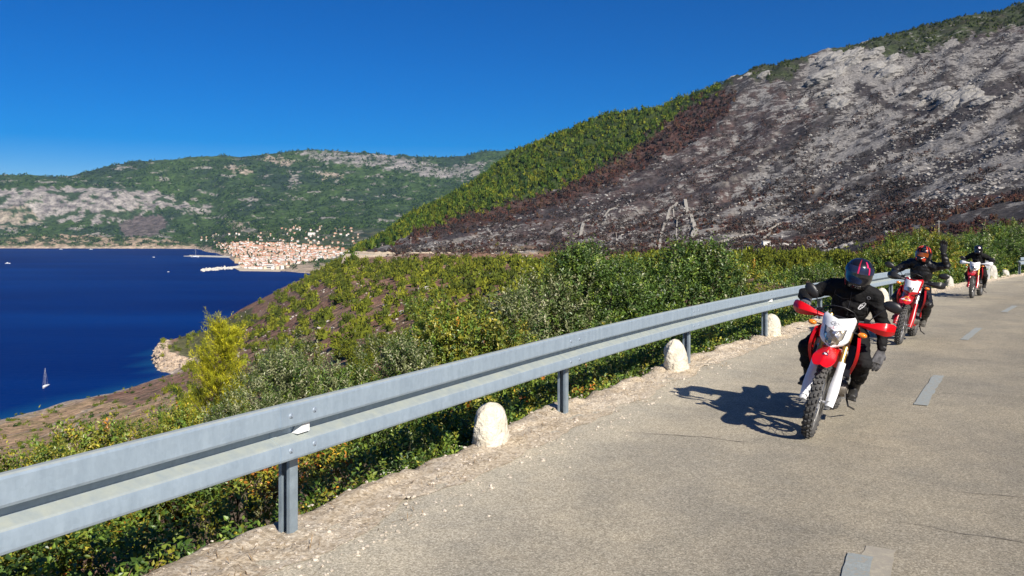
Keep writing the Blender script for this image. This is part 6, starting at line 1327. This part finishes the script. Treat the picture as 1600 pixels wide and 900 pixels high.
g = sample_zone([(580,402),(580,384),(900,388),(1100,382),(1300,380),(1600,370),(1600,440),(580,440)], 1500, 150, 700, 46, 5, lambda px, py, x, y: (fbm(x / 18, y / 18, 3, 80) > .02) & ((py > 408) | (py < 388) | (px > 1340))); joined('valley_scrub', g, RNG.uniform(.9, 2.2, len(g)), PR_h, ['mid', 'hill'], 'olive green scrub around the inland road at the foot of the mountain', 'scrub', .9)
g = sample_zone([(-100,740),(0,650),(250,590),(330,540),(330,650)], 240, 200, 690, 47, 5, lambda px, py, x, y: (fbm(x / 22, y / 22, 3, 81) > .15)); joined('coast_scrub', g, RNG.uniform(.9, 2.6, len(g)), PR_mid, ['mid', 'hill'], 'scattered round bushes on the dry coastal terraces', 'scrub', .8)
# woodland across the bay
pts = []; 
for k in range(6):
    px = RNG.uniform(-60, 800, 6000); y = RNG.uniform(3600, 5850, 6000); x = (px - 800) / F * y; z = f_far(px, y); py = HY + F * (CAM_Z - z) / y
    m = (z > SEA + 12) & (fbm(x / 110, y / 110, 4, 111) * 1.0 + fbm(px / 22, py / 6, 4, 131) * -.9 > -.12) & ~in_poly(px, py, ZF_CLIFF) & ~in_poly(px, py, ZF_BURN); pts += list(zip(x[m], y[m]))
pts = pts[:9500]; PR_f = [clump(760 + i, 8, 1.15, 3, core=0) for i in range(4)]; PAL['far'] = [(.030, .058, .015), (.048, .085, .018), (.065, .11, .022), (.022, .042, .018)]
joined('far_woodland', pts, RNG.uniform(5, 11, len(pts)), PR_f, ['far'], 'green woodland over the mountains across the bay', 'woodland', .75)
# ------------------------------------------------------------------ rocks, walls and small features of the near hills
M_rockn = attr_mat('limestone_rock', nscale=1.2, nvar=0.3, bump=0.8, bscale=1.5, bdist=.3)
def ray_ground(px, row, d0=120, d1=1150, far=False):
    ds = np.exp(np.linspace(math.log(d0), math.log(d1), 500)); z = f_near(np.full_like(ds, px), ds) if not far else f_far(np.full_like(ds, px), ds); py = HY + F * (CAM_Z - z) / ds
    i = np.where(py <= row)[0]; i = i[0] if len(i) else len(ds) - 1; d = ds[i]; return (px - 800) / F * d, d
def stone_wall(pts, th, h, label, grp='dry stone walls on the mountainside', name='dry_stone_wall', col=(.29, .27, .235)):
    P_ = [ray_ground(*p) for p in pts]; path = []
    for a, b_ in zip(P_[:-1], P_[1:]):
        n = max(2, int(math.hypot(a[0] - b_[0], a[1] - b_[1]) / 4)); path += [(a[0] + (b_[0] - a[0]) * i / n, a[1] + (b_[1] - a[1]) * i / n) for i in range(n)]
    path.append(P_[-1]); b = MB(); rings = []
    for i, (x, y) in enumerate(path):
        q = path[min(i + 1, len(path) - 1)]; p = path[max(i - 1, 0)]; t = Vector((q[0] - p[0], q[1] - p[1], 0)).normalized(); n_ = Vector((-t.y, t.x, 0)); z = float(terr_z(np.array(x), np.array(y))); k = 1 + .25 * float(perlin(np.array(x / 5), np.array(y / 5), 9))
        rings.append([Vector((x, y, z - 2)) - n_ * th * k, Vector((x, y, z + h * k)) - n_ * th * .8 * k, Vector((x, y, z + h * k * .95)) + n_ * th * .8 * k, Vector((x, y, z - 2)) + n_ * th * k])
    b.loft(rings); o = b.build(name, mat('dry_stone', col, .95, var=.25, scale=.8, bump=.8, bscale=2, dist=.3) if 'dry_stone' not in bpy.data.materials else bpy.data.materials['dry_stone'], ang=40); return tag(o, label, 'stone wall', grp)
stone_wall([(1030, 388), (1034, 365), (1048, 330), (1058, 322)], 1.0, 1.3, 'pale dry stone wall forming the left side of the narrow enclosure')
stone_wall([(1070, 322), (1080, 345), (1087, 368), (1082, 376)], 1.6, 1.5, 'pale dry stone wall forming the right side of the narrow enclosure')
stone_wall([(1040, 348), (1055, 350), (1078, 345)], .6, 1.0, 'thin dry stone cross wall in the upper part of the narrow enclosure')
stone_wall([(1036, 362), (1060, 365), (1084, 362)], .6, 1.0, 'thin dry stone cross wall in the lower part of the narrow enclosure')
stone_wall([(1056, 376), (1058, 352), (1052, 335)], .5, 1.0, 'thin dry stone wall running up the middle of the enclosure')
stone_wall([(1112, 386), (1160, 372), (1222, 352)], .7, 1.2, 'long dry stone wall climbing right from the foot of the mountain')
stone_wall([(1285, 362), (1320, 346), (1364, 324)], 1.0, 1.3, 'pale wall line high on the right, climbing towards the scree')
stone_wall([(1180, 398), (1192, 378), (1205, 366)], .7, 1.1, 'short dry stone wall left of the small white hut')
stone_wall([(925, 355), (955, 335), (966, 322)], .8, 1.1, 'dry stone wall on the dark burnt slope left of the enclosure')
stone_wall([(905, 370), (912, 352), (920, 345)], 1.4, 1.4, 'stubby pale wall above the left end of the valley')
stone_wall([(760, 460), (800, 452), (850, 440)], .5, .8, 'low terrace wall on the brown slope below the inland road', 'terrace walls on the brown slope')
stone_wall([(790, 426), (850, 424), (880, 420)], .5, .8, 'low terrace wall just below the inland road', 'terrace walls on the brown slope')
stone_wall([(740, 478), (800, 482), (850, 470)], .5, .8, 'lowest terrace wall on the brown slope', 'terrace walls on the brown slope')
# grey outcrops
BOUL = []
for i in range(5):
    v, f = stone_shape(50 + i, 2, .7); BOUL.append(mesh_np('boulder', v, tris=f, mats=[M_rockn], colors=np.repeat(np.array([[.42, .39, .35]]), len(v), 0), link=False, smooth_sh=False))
for k, (px, row, r) in enumerate([(666, 452, 3.6), (660, 470, 2.8), (702, 448, 2.2), (735, 455, 2.2), (630, 486, 2.2), (602, 480, 1.8), (606, 492, 2.0), (790, 415, 3.2), (815, 420, 3), (760, 440, 1.6), (700, 455, 1.6), (560, 505, 1.6), (520, 512, 1.5), (500, 515, 1.6), (470, 520, 1.8), (455, 500, 1.3), (420, 520, 1.3), (595, 455, 1.4), (1300, 400, 3.0), (1250, 398, 2.6), (1225, 385, 3.6), (1360, 398, 2.6), (1130, 392, 2.5)]):
    x, y = ray_ground(px, row); o = bpy.data.objects.new('boulder', BOUL[k % 5]); COL.objects.link(o); o.location = (x, y, float(terr_z(np.array(x), np.array(y)))); o.scale = (r, r * .8, r * .55); o.rotation_euler = (RNG.uniform(-.2, .2), RNG.uniform(-.2, .2), RNG.uniform(0, 6))
    tag(o, 'pale grey limestone boulder lying on the brown slope of the valley', 'boulder', 'limestone boulders on the slopes')
P = []; R = []
for k in range(3000):
    px = RNG.uniform(340, 1340); y = RNG.uniform(200, 700) if k % 3 else RNG.uniform(400, 900); x = (px - 800) / F * y; z = float(f_near(np.array(px), np.array(y)))
    if z < SEA + 5 or float(fbm(np.array(x / 30), np.array(y / 30), 2, 90)) < .08: continue
    P.append((x, y, z)); R.append(RNG.uniform(.25, .9) * (1.3 if y > 450 else 1))
Pa = np.array(P); Pa[:, 2] = terr_z(Pa[:, 0], Pa[:, 1]); sr = scatter_stones('scattered_rocks', Pa, R, (.38, .345, .30), M_rockn); tag(sr, 'pale limestone rocks scattered through the heath on the slopes', 'rocks', kind='stuff')
P = []; R = []
for k in range(9000):
    px = RNG.uniform(226, 345); y = RNG.uniform(730, 900); x = (px - 800) / F * y; z = float(f_near(np.array(px), np.array(y)))
    py = HY + F * (CAM_Z - z) / y
    if z < SEA - 1.5 or not in_poly(np.array([px]), np.array([py + 1.]), Z_ROCKPT)[0] or (px > 262 and py < 552 + (px - 262) * .25): continue
    P.append((x, y, z)); R.append(RNG.uniform(.8, 3.0)); 
    if len(P) > 380: break
if P:
    Pa = np.array(P); Pa[:, 2] = np.maximum(terr_z(Pa[:, 0], Pa[:, 1]), SEA - .5); sr = scatter_stones('headland_rocks', Pa, R, (.44, .345, .25), M_rockn); tag(sr, 'jumbled cream and ochre rocks at the tip of the low headland in the sea', 'rocks', kind='stuff')
M_hut = mat('hut_wall', (.68, .66, .60), .9, var=.08); M_tile = mat('roof_tile', (.42, .17, .09), .85, var=.2, scale=.6)
x, y = ray_ground(1197, 388); z = float(terr_z(np.array(x), np.array(y))); b = MB(); b.box((0, 0, 1.6), (4.2, 3.5, 3.6)); root = empty('hut', (x, y, z)); b.build('wall', M_hut, root)
b = MB(); b.box((0, 0, 3.5), (4.8, 4.1, .2)); b.build('roof', M_hut, root); b = MB(); b.box((.8, -1.77, 1.2), (.9, .06, 2.0)); b.build('door', mat('dark_wood', (.05, .04, .03), .8), root); tag(root, 'small white hut beside the inland road at the foot of the mountain', 'hut')
M_pole = mat('pole_wood', (.45, .42, .37), .9)
for px, row, h, lb in [(1467, 376, 9, 'pale utility pole against the burnt slope above the waving rider'), (642, 385, 8, 'thin utility pole above the inland road on the left'), (963, 384, 7, 'thin utility pole above the valley left of the enclosure')]:
    x, y = ray_ground(px, row); root = empty('utility_pole', (x, y, float(terr_z(np.array(x), np.array(y))) - .3)); b = MB(); b.tube([(0, 0, 0), (0, 0, h)], [.16, .11], n=8); b.build('pole', M_pole, root); b = MB(); b.box((0, 0, h - .5), (1.8, .12, .12)); b.build('crossarm', M_pole, root); tag(root, lb, 'utility pole')

# inland road: a ledge with a pale retaining wall below
M_road2 = mat('inland_road_surface', (.40, .37, .32), .9, var=.1, scale=.1); M_cut = mat('cream_road_cut', (.42, .34, .245), .95, col2=(.55, .45, .32), scale=.25, bump=.6, bscale=.6, dist=.5)
pth = [(545, 398, 690), (575, 399.5, 672), (620, 401, 655), (700, 401.5, 640), (780, 400, 625), (860, 397, 612), (930, 395, 590), (1000, 396, 560), (1080, 399, 520), (1160, 404, 480), (1230, 407, 440), (1290, 410, 410), (1340, 412, 385), (1400, 415, 350)]
pp = np.array(pth, float); tt = np.arange(len(pp)); ti = np.linspace(0, len(pp) - 1, 240); pp = np.stack([np.interp(ti, tt, pp[:, i]) for i in range(3)], -1)
for i in range(3): pp[:, i] = np.convolve(np.pad(pp[:, i], 6, mode='edge'), np.hanning(13) / np.hanning(13).sum(), 'valid')
RP = np.stack([(pp[:, 0] - 800) / F * pp[:, 2], pp[:, 2], CAM_Z - (pp[:, 1] - HY) / F * pp[:, 2] + .9], -1)
tg = unit(np.gradient(RP, axis=0)); tg[:, 2] = 0; tg = unit(tg); nr_ = np.stack([-tg[:, 1], tg[:, 0], 0 * tg[:, 0]], -1)
def strip(name, offs, m, label, kind='structure', cat=None, grp=None):
    V_ = np.stack([RP + nr_ * o + np.array([0, 0, h]) + (np.array([0, 0, 1.0]) * (fbm(RP[:, :1] / 7 + o, RP[:, 1:2] / 7 + h, 2, 5) * j)) for o, h, j in offs], 1); o_ = mesh_np(name, V_.reshape(-1, 3), quads=grid_quads(V_.shape[0], V_.shape[1]), mats=[m], smooth_sh=False); return tag(o_, label, cat, grp, kind)
strip('inland_road', [(-3.2, 0, 0), (3.2, 0.03, 0)], M_road2, 'pale inland road running across the valley side')
strip('retaining_wall', [(-9, -9, 0), (-6.2, -2.4, .6), (-3.6, -.1, .3), (-3.2, .05, 0)], M_cut, 'cream coloured stony embankment under the inland road', None, 'embankment')
strip('road_cutting', [(3.2, 0, 0), (3.9, 1.4, .5), (5.0, 2.2, 1.3), (8, 1.8, .8), (12, -3, 0)], M_cut, 'cream coloured rocky cutting above the inland road', None, 'rock cutting')

# ------------------------------------------------------------------ the town across the bay
WALLS = [mat('house_wall_%s' % n, c, .9, var=.06, scale=.3) for n, c in (('cream', (.56, .47, .35)), ('white', (.68, .65, .60)), ('pink', (.52, .38, .29)), ('stone', (.46, .39, .30)))]
TILES = [mat('roof_tiles_%s' % n, c, .9, var=.15, scale=.4) for n, c in (('red', (.42, .17, .10)), ('orange', (.46, .22, .13)), ('pale', (.45, .27, .18)))]
M_win = mat('window_dark', (.06, .065, .07), .4)
def house_mesh(w, d, h, wi, ti, hip, flat=False):
    b = MB(); b.box((0, 0, h / 2 - 2), (w, d, h + 4), mi=0); e = .35; rh = min(w, d) * .28
    if flat: b.box((0, 0, h + .2), (w + .4, d + .4, .5), mi=0)
    else:
        X_, Y_ = w / 2 + e, d / 2 + e; k = X_ - (Y_ * .9 if hip else 0); z0 = h + .02; b.add([(-X_, -Y_, z0), (X_, -Y_, z0), (X_, Y_, z0), (-X_, Y_, z0), (-k, 0, z0 + rh), (k, 0, z0 + rh)], [(0, 1, 5, 4), (2, 3, 4, 5), (1, 2, 5), (3, 0, 4), (3, 2, 1, 0)], mi=1)
    nf = max(1, int(h / 3)); nw = max(2, int(w / 2.6))
    for s_ in (-1, 1):
        for f_ in range(nf):
            for i in range(nw):
                cx = -w / 2 + w * (i + .5) / nw; cz = 1.6 + f_ * 3.0; b.add([(cx - .45, s_ * (d / 2 + .02), cz - .6), (cx + .45, s_ * (d / 2 + .02), cz - .6), (cx + .45, s_ * (d / 2 + .02), cz + .7), (cx - .45, s_ * (d / 2 + .02), cz + .7)], [(0, 1, 2, 3)], mi=2)
    return b.build('house', [WALLS[wi], TILES[ti], M_win], link=False, flat=True)
HM = []
for i in range(16):
    r = random.Random(i); HM.append(house_mesh(r.uniform(8, 15), r.uniform(7, 10), r.choice([5.5, 6.5, 8.5, 9.5]), r.choice([0, 1, 1, 1, 2, 3]), r.choice([0, 1, 1, 2]), r.random() < .5, i in (5, 11)))
Z_OLD = [(368,421),(368,402),(356,397),(340,388),(338,380),(380,379),(430,380),(480,383),(540,390),(546,395),(520,404),(470,411),(440,421)]
Z_SUB = [(345,384),(300,378),(330,366),(400,366),(470,352),(560,355),(560,385),(480,382),(430,378)]
spots = []
def far_ray(px, row):
    return ray_ground(px, row, 2160, 5800, True)
tries = 0
while len(spots) < 850 and tries < 120000:
    tries += 1; old = len(spots) < 760; poly = Z_OLD if old else Z_SUB; px = RNG.uniform(295, 562); row = RNG.uniform(350, 422)
    if not in_poly(np.array([px]), np.array([row]), poly)[0]: continue
    x, y = far_ray(px, row); gap = 6.5 if old else 18
    if float(f_far(np.array(px), np.array(y))) < SEA + .5: continue
    if any(abs(x - s[0]) < gap and abs(y - s[1]) < gap * 1.7 for s in spots): continue
    spots.append((x, y, px, row))
spots.sort(key=lambda s: s[1])
hv = []
for i, (x, y, px, row) in enumerate(spots):
    z = float(far_z(np.array(x), np.array(y)))
    a = RNG.choice([0, PI / 2]) + RNG.normal(.1, .25)
    if i < 298:
        o = bpy.data.objects.new('house', HM[RNG.integers(0, 16)]); COL.objects.link(o); o.location = (x, y, z); o.rotation_euler = (0, 0, a); s = RNG.uniform(.7, 1.0); o.scale = (s, s, s)
        tag(o, 'small pale walled house with a red tiled roof in the old town across the bay', 'house', 'houses of the town across the bay')
    else: hv.append((x, y, z, a))
b = MB()
for x, y, z, a in hv:
    Rz = Matrix.Rotation(a, 3, 'Z'); w, d, h = RNG.uniform(6, 11), RNG.uniform(5, 8), RNG.choice([4.5, 5.5, 7]); b.box((x, y, z + h / 2 - 2), (w, d, h + 4), Rz, mi=int(RNG.choice([0, 1, 1, 3]))); z0 = z + h + .02; c = [Rz @ Vector(p) + Vector((x, y, z0)) for p in ((-w/2-.3, -d/2-.3, 0), (w/2+.3, -d/2-.3, 0), (w/2+.3, d/2+.3, 0), (-w/2-.3, d/2+.3, 0), (-w/2, 0, 2.4), (w/2, 0, 2.4))]
    b.add(c, [(0, 1, 5, 4), (2, 3, 4, 5), (1, 2, 5), (3, 0, 4)], mi=2)
o = b.build('outlying_houses', [WALLS[0], WALLS[1], TILES[1], WALLS[2]], flat=True); tag(o, 'farther houses of the town spreading up the hillside behind', 'houses', kind='stuff')
def town_block(name, px, row, parts, label, cat, dz=0):
    x, y = far_ray(px, row); z = float(far_z(np.array(x), np.array(y))) + dz; root = empty(name, (x, y, z))
    for nm, shapes, m in parts:
        b = MB()
        for c, s in shapes: b.box(c, s)
        b.build(nm, m, root)
    return tag(root, label, cat)
town_block('harbour_fort', 371, 411, [('wall', [((0, 0, 6), (14, 14, 20))], mat('ochre_stone', (.50, .37, .22), .9, var=.15, scale=.3)), ('parapet', [((0, 0, 16.6), (15, 15, 1.2))], WALLS[3])], 'square ochre stone fort on the quay where the town meets the harbour', 'fort')
town_block('waterfront_building', 419, 419.5, [('wall', [((0, 0, 4.5), (34, 12, 15)), ((-12, -3, 4), (8, 14, 14))], WALLS[1]), ('window_band', [((4, -6.1, 3), (22, .3, 3)), ((4, -6.1, 8), (22, .3, 2.4))], M_win), ('roof', [((0, 0, 12.2), (35, 13, .6))], WALLS[1])], 'large white flat roofed waterfront building with dark window bands', 'building')
town_block('hillside_building', 487, 368, [('wall', [((0, 0, 5), (30, 12, 14))], WALLS[1]), ('roof', [((0, 0, 12.3), (31, 13, .6))], TILES[2])], 'long white building high above the town', 'building')
# trees in the town
tp = []
for k in range(5000):
    px = RNG.uniform(300, 560); row = RNG.uniform(352, 421)
    if float(fbm(np.array(px / 22), np.array(row / 7), 2, 95)) > .12 - .2 * ((px > 425) & (row < 378)): tp.append(far_ray(px, row))
    if len(tp) > 900: break
PAL['town'] = [(.03, .055, .015), (.045, .075, .02), (.06, .09, .025), (.025, .045, .018)]
tz = far_z(np.array([p[0] for p in tp]), np.array([p[1] for p in tp])); tp = [p for p, z in zip(tp, tz) if z > SEA + 1]
_n = joined('far_woodland', tp, RNG.uniform(3, 7, len(tp)), PR_f, ['town'], 'dark green gardens and trees between the houses of the town', 'trees', .9); _n.name = 'town_trees'
# pier, breakwater, quay
M_conc = mat('pale_concrete', (.52, .49, .43), .9, var=.12, scale=.1)
def xyd(px, row): d = (CAM_Z - SEA) * F / (row - HY); return Vector(((px - 800) / F * d, d, SEA))
b = MB(); a_, c_ = xyd(292, 400.5), xyd(366, 402.5); t = (c_ - a_).normalized(); n_ = Vector((-t.y, t.x, 0)); b.plate([a_ - n_ * 16, a_ + n_ * 16, c_ + n_ * 16, c_ - n_ * 16], (0, 0, 2.4)); b.plate([a_ + n_ * 12 + Vector((0, 0, 2.4)), a_ + n_ * 16 + Vector((0, 0, 2.4)), c_ + n_ * 16 + Vector((0, 0, 2.4)), c_ + n_ * 12 + Vector((0, 0, 2.4))], (0, 0, 2.2)); root = b.build('pier', M_conc); tag(root, 'long pale concrete pier reaching out from the harbour', 'pier')
P = []; R = []
for k in range(420):
    t = RNG.random(); px = 316 + 58 * t; row = 421.5 - 3.5 * t + RNG.normal(0, 1.0) * (1.0 - .3 * t) + (.8 if t < .35 else 0); p = xyd(px, row); P.append((p.x, p.y, SEA + .5)); R.append(RNG.uniform(2.2, 4.5) * (1.2 if t < .35 else 1))
sr = scatter_stones('breakwater', P, R, (.58, .54, .46), M_rockn); tag(sr, 'pale rubble breakwater running out from the town front', 'breakwater', kind='stuff')
b = MB(); q = [xyd(*p) for p in ((362, 418), (374, 423.5), (400, 423.8), (438, 424.5), (441, 421), (400, 417), (374, 415))]; b.plate([p + Vector((0, 0, 1.6)) for p in q], (0, 0, -4)); tag(b.build('quay', mat('quay_stone', (.52, .43, .31), .9, var=.1, scale=.1)), 'sandy coloured quay and beach along the town front', 'quay')
# boats
M_hull = mat('white_hull', (.78, .79, .80), .35); M_mast = mat('mast_alloy', (.75, .76, .77), .4, .3); M_deck = mat('teak_deck', (.38, .28, .18), .7); M_blue = mat('blue_canvas', (.03, .06, .18), .7)
def hull_rings(L, B_, H, n=11):
    rings = []
    for i in range(n):
        t = i / (n - 1); x = -L / 2 + L * t; w = B_ / 2 * (max(0.0, 1 - max(0, (t - .35) / .65) ** 2.2)) * (.72 + .28 * min(1, t / .35)) + .02; k = H * (1 + .25 * t * t)
        rings.append([(x + .35 * t, -w, k), (x, -w * .85, k * .35), (x, -w * .35, -.35), (x, w * .35, -.35), (x, w * .85, k * .35), (x + .35 * t, w, k)])
    return rings
def sailboat(p, L, head, mast, label, name='sailing_boat'):
    root = empty(name, p, (0, 0, head)); MB().loft(hull_rings(L, L * .29, L * .095)).build('hull', M_hull, root, ang=50)
    b = MB(); b.loft([[(-L*.2, -L*.08, L*.09), (-L*.18, -L*.07, L*.14), (-L*.18, L*.07, L*.14), (-L*.2, L*.08, L*.09)], [(L*.2, -L*.06, L*.1), (L*.15, -L*.05, L*.145), (L*.15, L*.05, L*.145), (L*.2, L*.06, L*.1)]]); b.build('cabin', M_hull, root)
    b = MB(); b.tube([(L*.08, 0, L*.1), (L*.06, 0, mast)], [L*.0085, L*.006], n=8); b.tube([(L*.075, 0, mast*.55), (L*.075, -L*.1, mast*.55)], .03, n=5); b.tube([(L*.075, 0, mast*.55), (L*.075, L*.1, mast*.55)], .03, n=5); b.build('mast', M_mast, root)
    b = MB(); b.tube([(L*.08, 0, L*.21), (-L*.36, 0, L*.2)], L*.014, n=8); b.build('boom', M_blue, root)
    b = MB()
    for e in ((L*.5, 0, L*.12), (-L*.48, 0, L*.1)): b.tube([(L*.06, 0, mast*.98), e], .02, n=4)
    for s_ in (-1, 1): b.tube([(L*.06, 0, mast*.95), (L*.075, s_*L*.1, mast*.55), (L*.05, s_*L*.13, L*.1)], .02, n=4)
    b.build('rigging', M_mast, root); return tag(root, label, 'sailing boat')
p = xyd(71, 605); sailboat((p.x, p.y, SEA), 12.5, math.radians(-78), 15.5, 'white sailing boat with bare mast alone on the blue water at left')
p = xyd(308, 401.5); sailboat((p.x, p.y - 22, SEA), 30, .2, 36, 'white yacht with a tall mast moored at the end of the pier', 'moored_yacht')
p = xyd(341, 401); sailboat((p.x, p.y - 20, SEA), 20, .4, 26, 'smaller white yacht moored halfway along the pier', 'moored_yacht')
def motorboat(px, row, L, head, label):
    p = xyd(px, row); root = empty('motorboat', (p.x, p.y, SEA), (0, 0, head)); MB().loft(hull_rings(L, L * .32, L * .13)).build('hull', M_hull, root, ang=50)
    b = MB(); b.box((-L*.05, 0, L*.2), (L*.38, L*.2, L*.16), taper=.8); b.build('cabin', M_hull, root); b = MB(); b.box((.02*L, 0, L*.215), (L*.36, L*.21, L*.05)); b.build('windows', M_win, root); return tag(root, label, 'motorboat')
motorboat(12, 412, 15, .3, 'white motorboat on the water at the left edge of the photo'); motorboat(240, 402.5, 14, -.5, 'small white motorboat in the middle of the bay'); motorboat(95, 389.8, 16, 0, 'white boat close under the far cliffs, left one'); motorboat(142, 389.9, 16, .1, 'white boat close under the far cliffs, right one'); motorboat(352, 398.2, 18, .1, 'white motorboat in the harbour between pier and shore'); motorboat(360, 397.0, 16, -.1, 'white motorboat moored nearest the harbour quay'); motorboat(263, 425, 6, .6, 'tiny white dinghy on the open water towards the breakwater')

# ------------------------------------------------------------------ air between here and the far shore

m, nt, _b = new_mat('haze_air'); nt.nodes.remove(_b); pv = nt.nodes.new('ShaderNodeVolumePrincipled'); pv.inputs['Color'].default_value = (0.38, 0.68, 1.0, 1); pv.inputs['Density'].default_value = 0.000030; pv.inputs['Anisotropy'].default_value = 0.2
nt.links.new(pv.outputs[0], nt.nodes['Material Output'].inputs['Volume'])
b = MB(); x0, x1, y0, y1, z0, z1 = -12050, 4550, -800, 7500, SEA - 2, 760
b.box(((x0 + x1) / 2, (y0 + y1) / 2, (z0 + z1) / 2), (x1 - x0, y1 - y0, z1 - z0)); hz = b.build('haze', m, flat=True); tag(hz, 'thin blue summer haze over the bay', 'haze', kind='stuff')

# crags on the upper face of the burnt mountain and pale rocks down its slopes
CR = []
for i in range(6):
    v, f = stone_shape(80 + i, 4, .9); v = v * (1 + .32 * ridged(v[:, 0] * 1.3 + i, v[:, 2] * 2.6 + v[:, 1] * 1.1, 4, 80 + i) * .5)[:, None]; CR.append(mesh_np('crag', v, tris=f, mats=[M_rockn], colors=np.repeat(np.array([[.25, .24, .225]]), len(v), 0), link=False))
CRAGS = []
for poly, n, r0, r1, sd in ((Z_CLIFF, 26, 7, 17, 61), ([(1395,130),(1470,140),(1540,150),(1560,175),(1500,172),(1420,158)], 14, 6, 13, 62), ([(1225,160),(1300,140),(1340,150),(1320,172),(1250,185)], 8, 5, 11, 63), ([(1130,118),(1190,112),(1200,128),(1140,136)], 6, 4, 8, 64)):
    pts = sample_zone(poly, n, 700, 1120, sd, 1)
    for (x, y) in pts: CRAGS.append((x, y, RNG.uniform(r0, r1) * .8))
for k, (x, y, r) in enumerate(CRAGS):
    o = bpy.data.objects.new('crag', CR[k % 6]); COL.objects.link(o); o.location = (x, y, float(terr_z(np.array(x), np.array(y))) - .1 * r); o.scale = (r * 1.25, r * .8, r * .62); o.rotation_euler = (RNG.uniform(-.3, .3), -.45 + RNG.uniform(-.2, .2), RNG.uniform(-.4, .4)); tag(o, 'grey limestone crag jutting from the upper face of the burnt mountain', 'crag', 'limestone crags on the burnt mountain')
g = sample_zone([(640,380),(900,320),(1110,205),(1230,130),(1340,76),(1600,45),(1600,395),(640,395)], 6500, 430, 1120, 65, 3, lambda px, py, x, y: (fbm(x / 55, y / 55, 3, 85) + .6 * fbm((px * 0.86 - py * 0.5) / 60, (px * 0.5 + py * 0.86) / 7, 3, 81) > .12 - .3 * smooth(1180, 1300, px)))
Pa = np.array([(x, y, 0) for x, y in g], float); Pa[:, 2] = terr_z(Pa[:, 0], Pa[:, 1]); sr = scatter_stones('mountain_rocks', Pa, .5 + 1.5 * RNG.random(len(g)) ** 2.5, (.25, .237, .22), M_rockn, .4); tag(sr, 'broken pale limestone strewn over the burnt mountainside', 'rocks', kind='stuff')
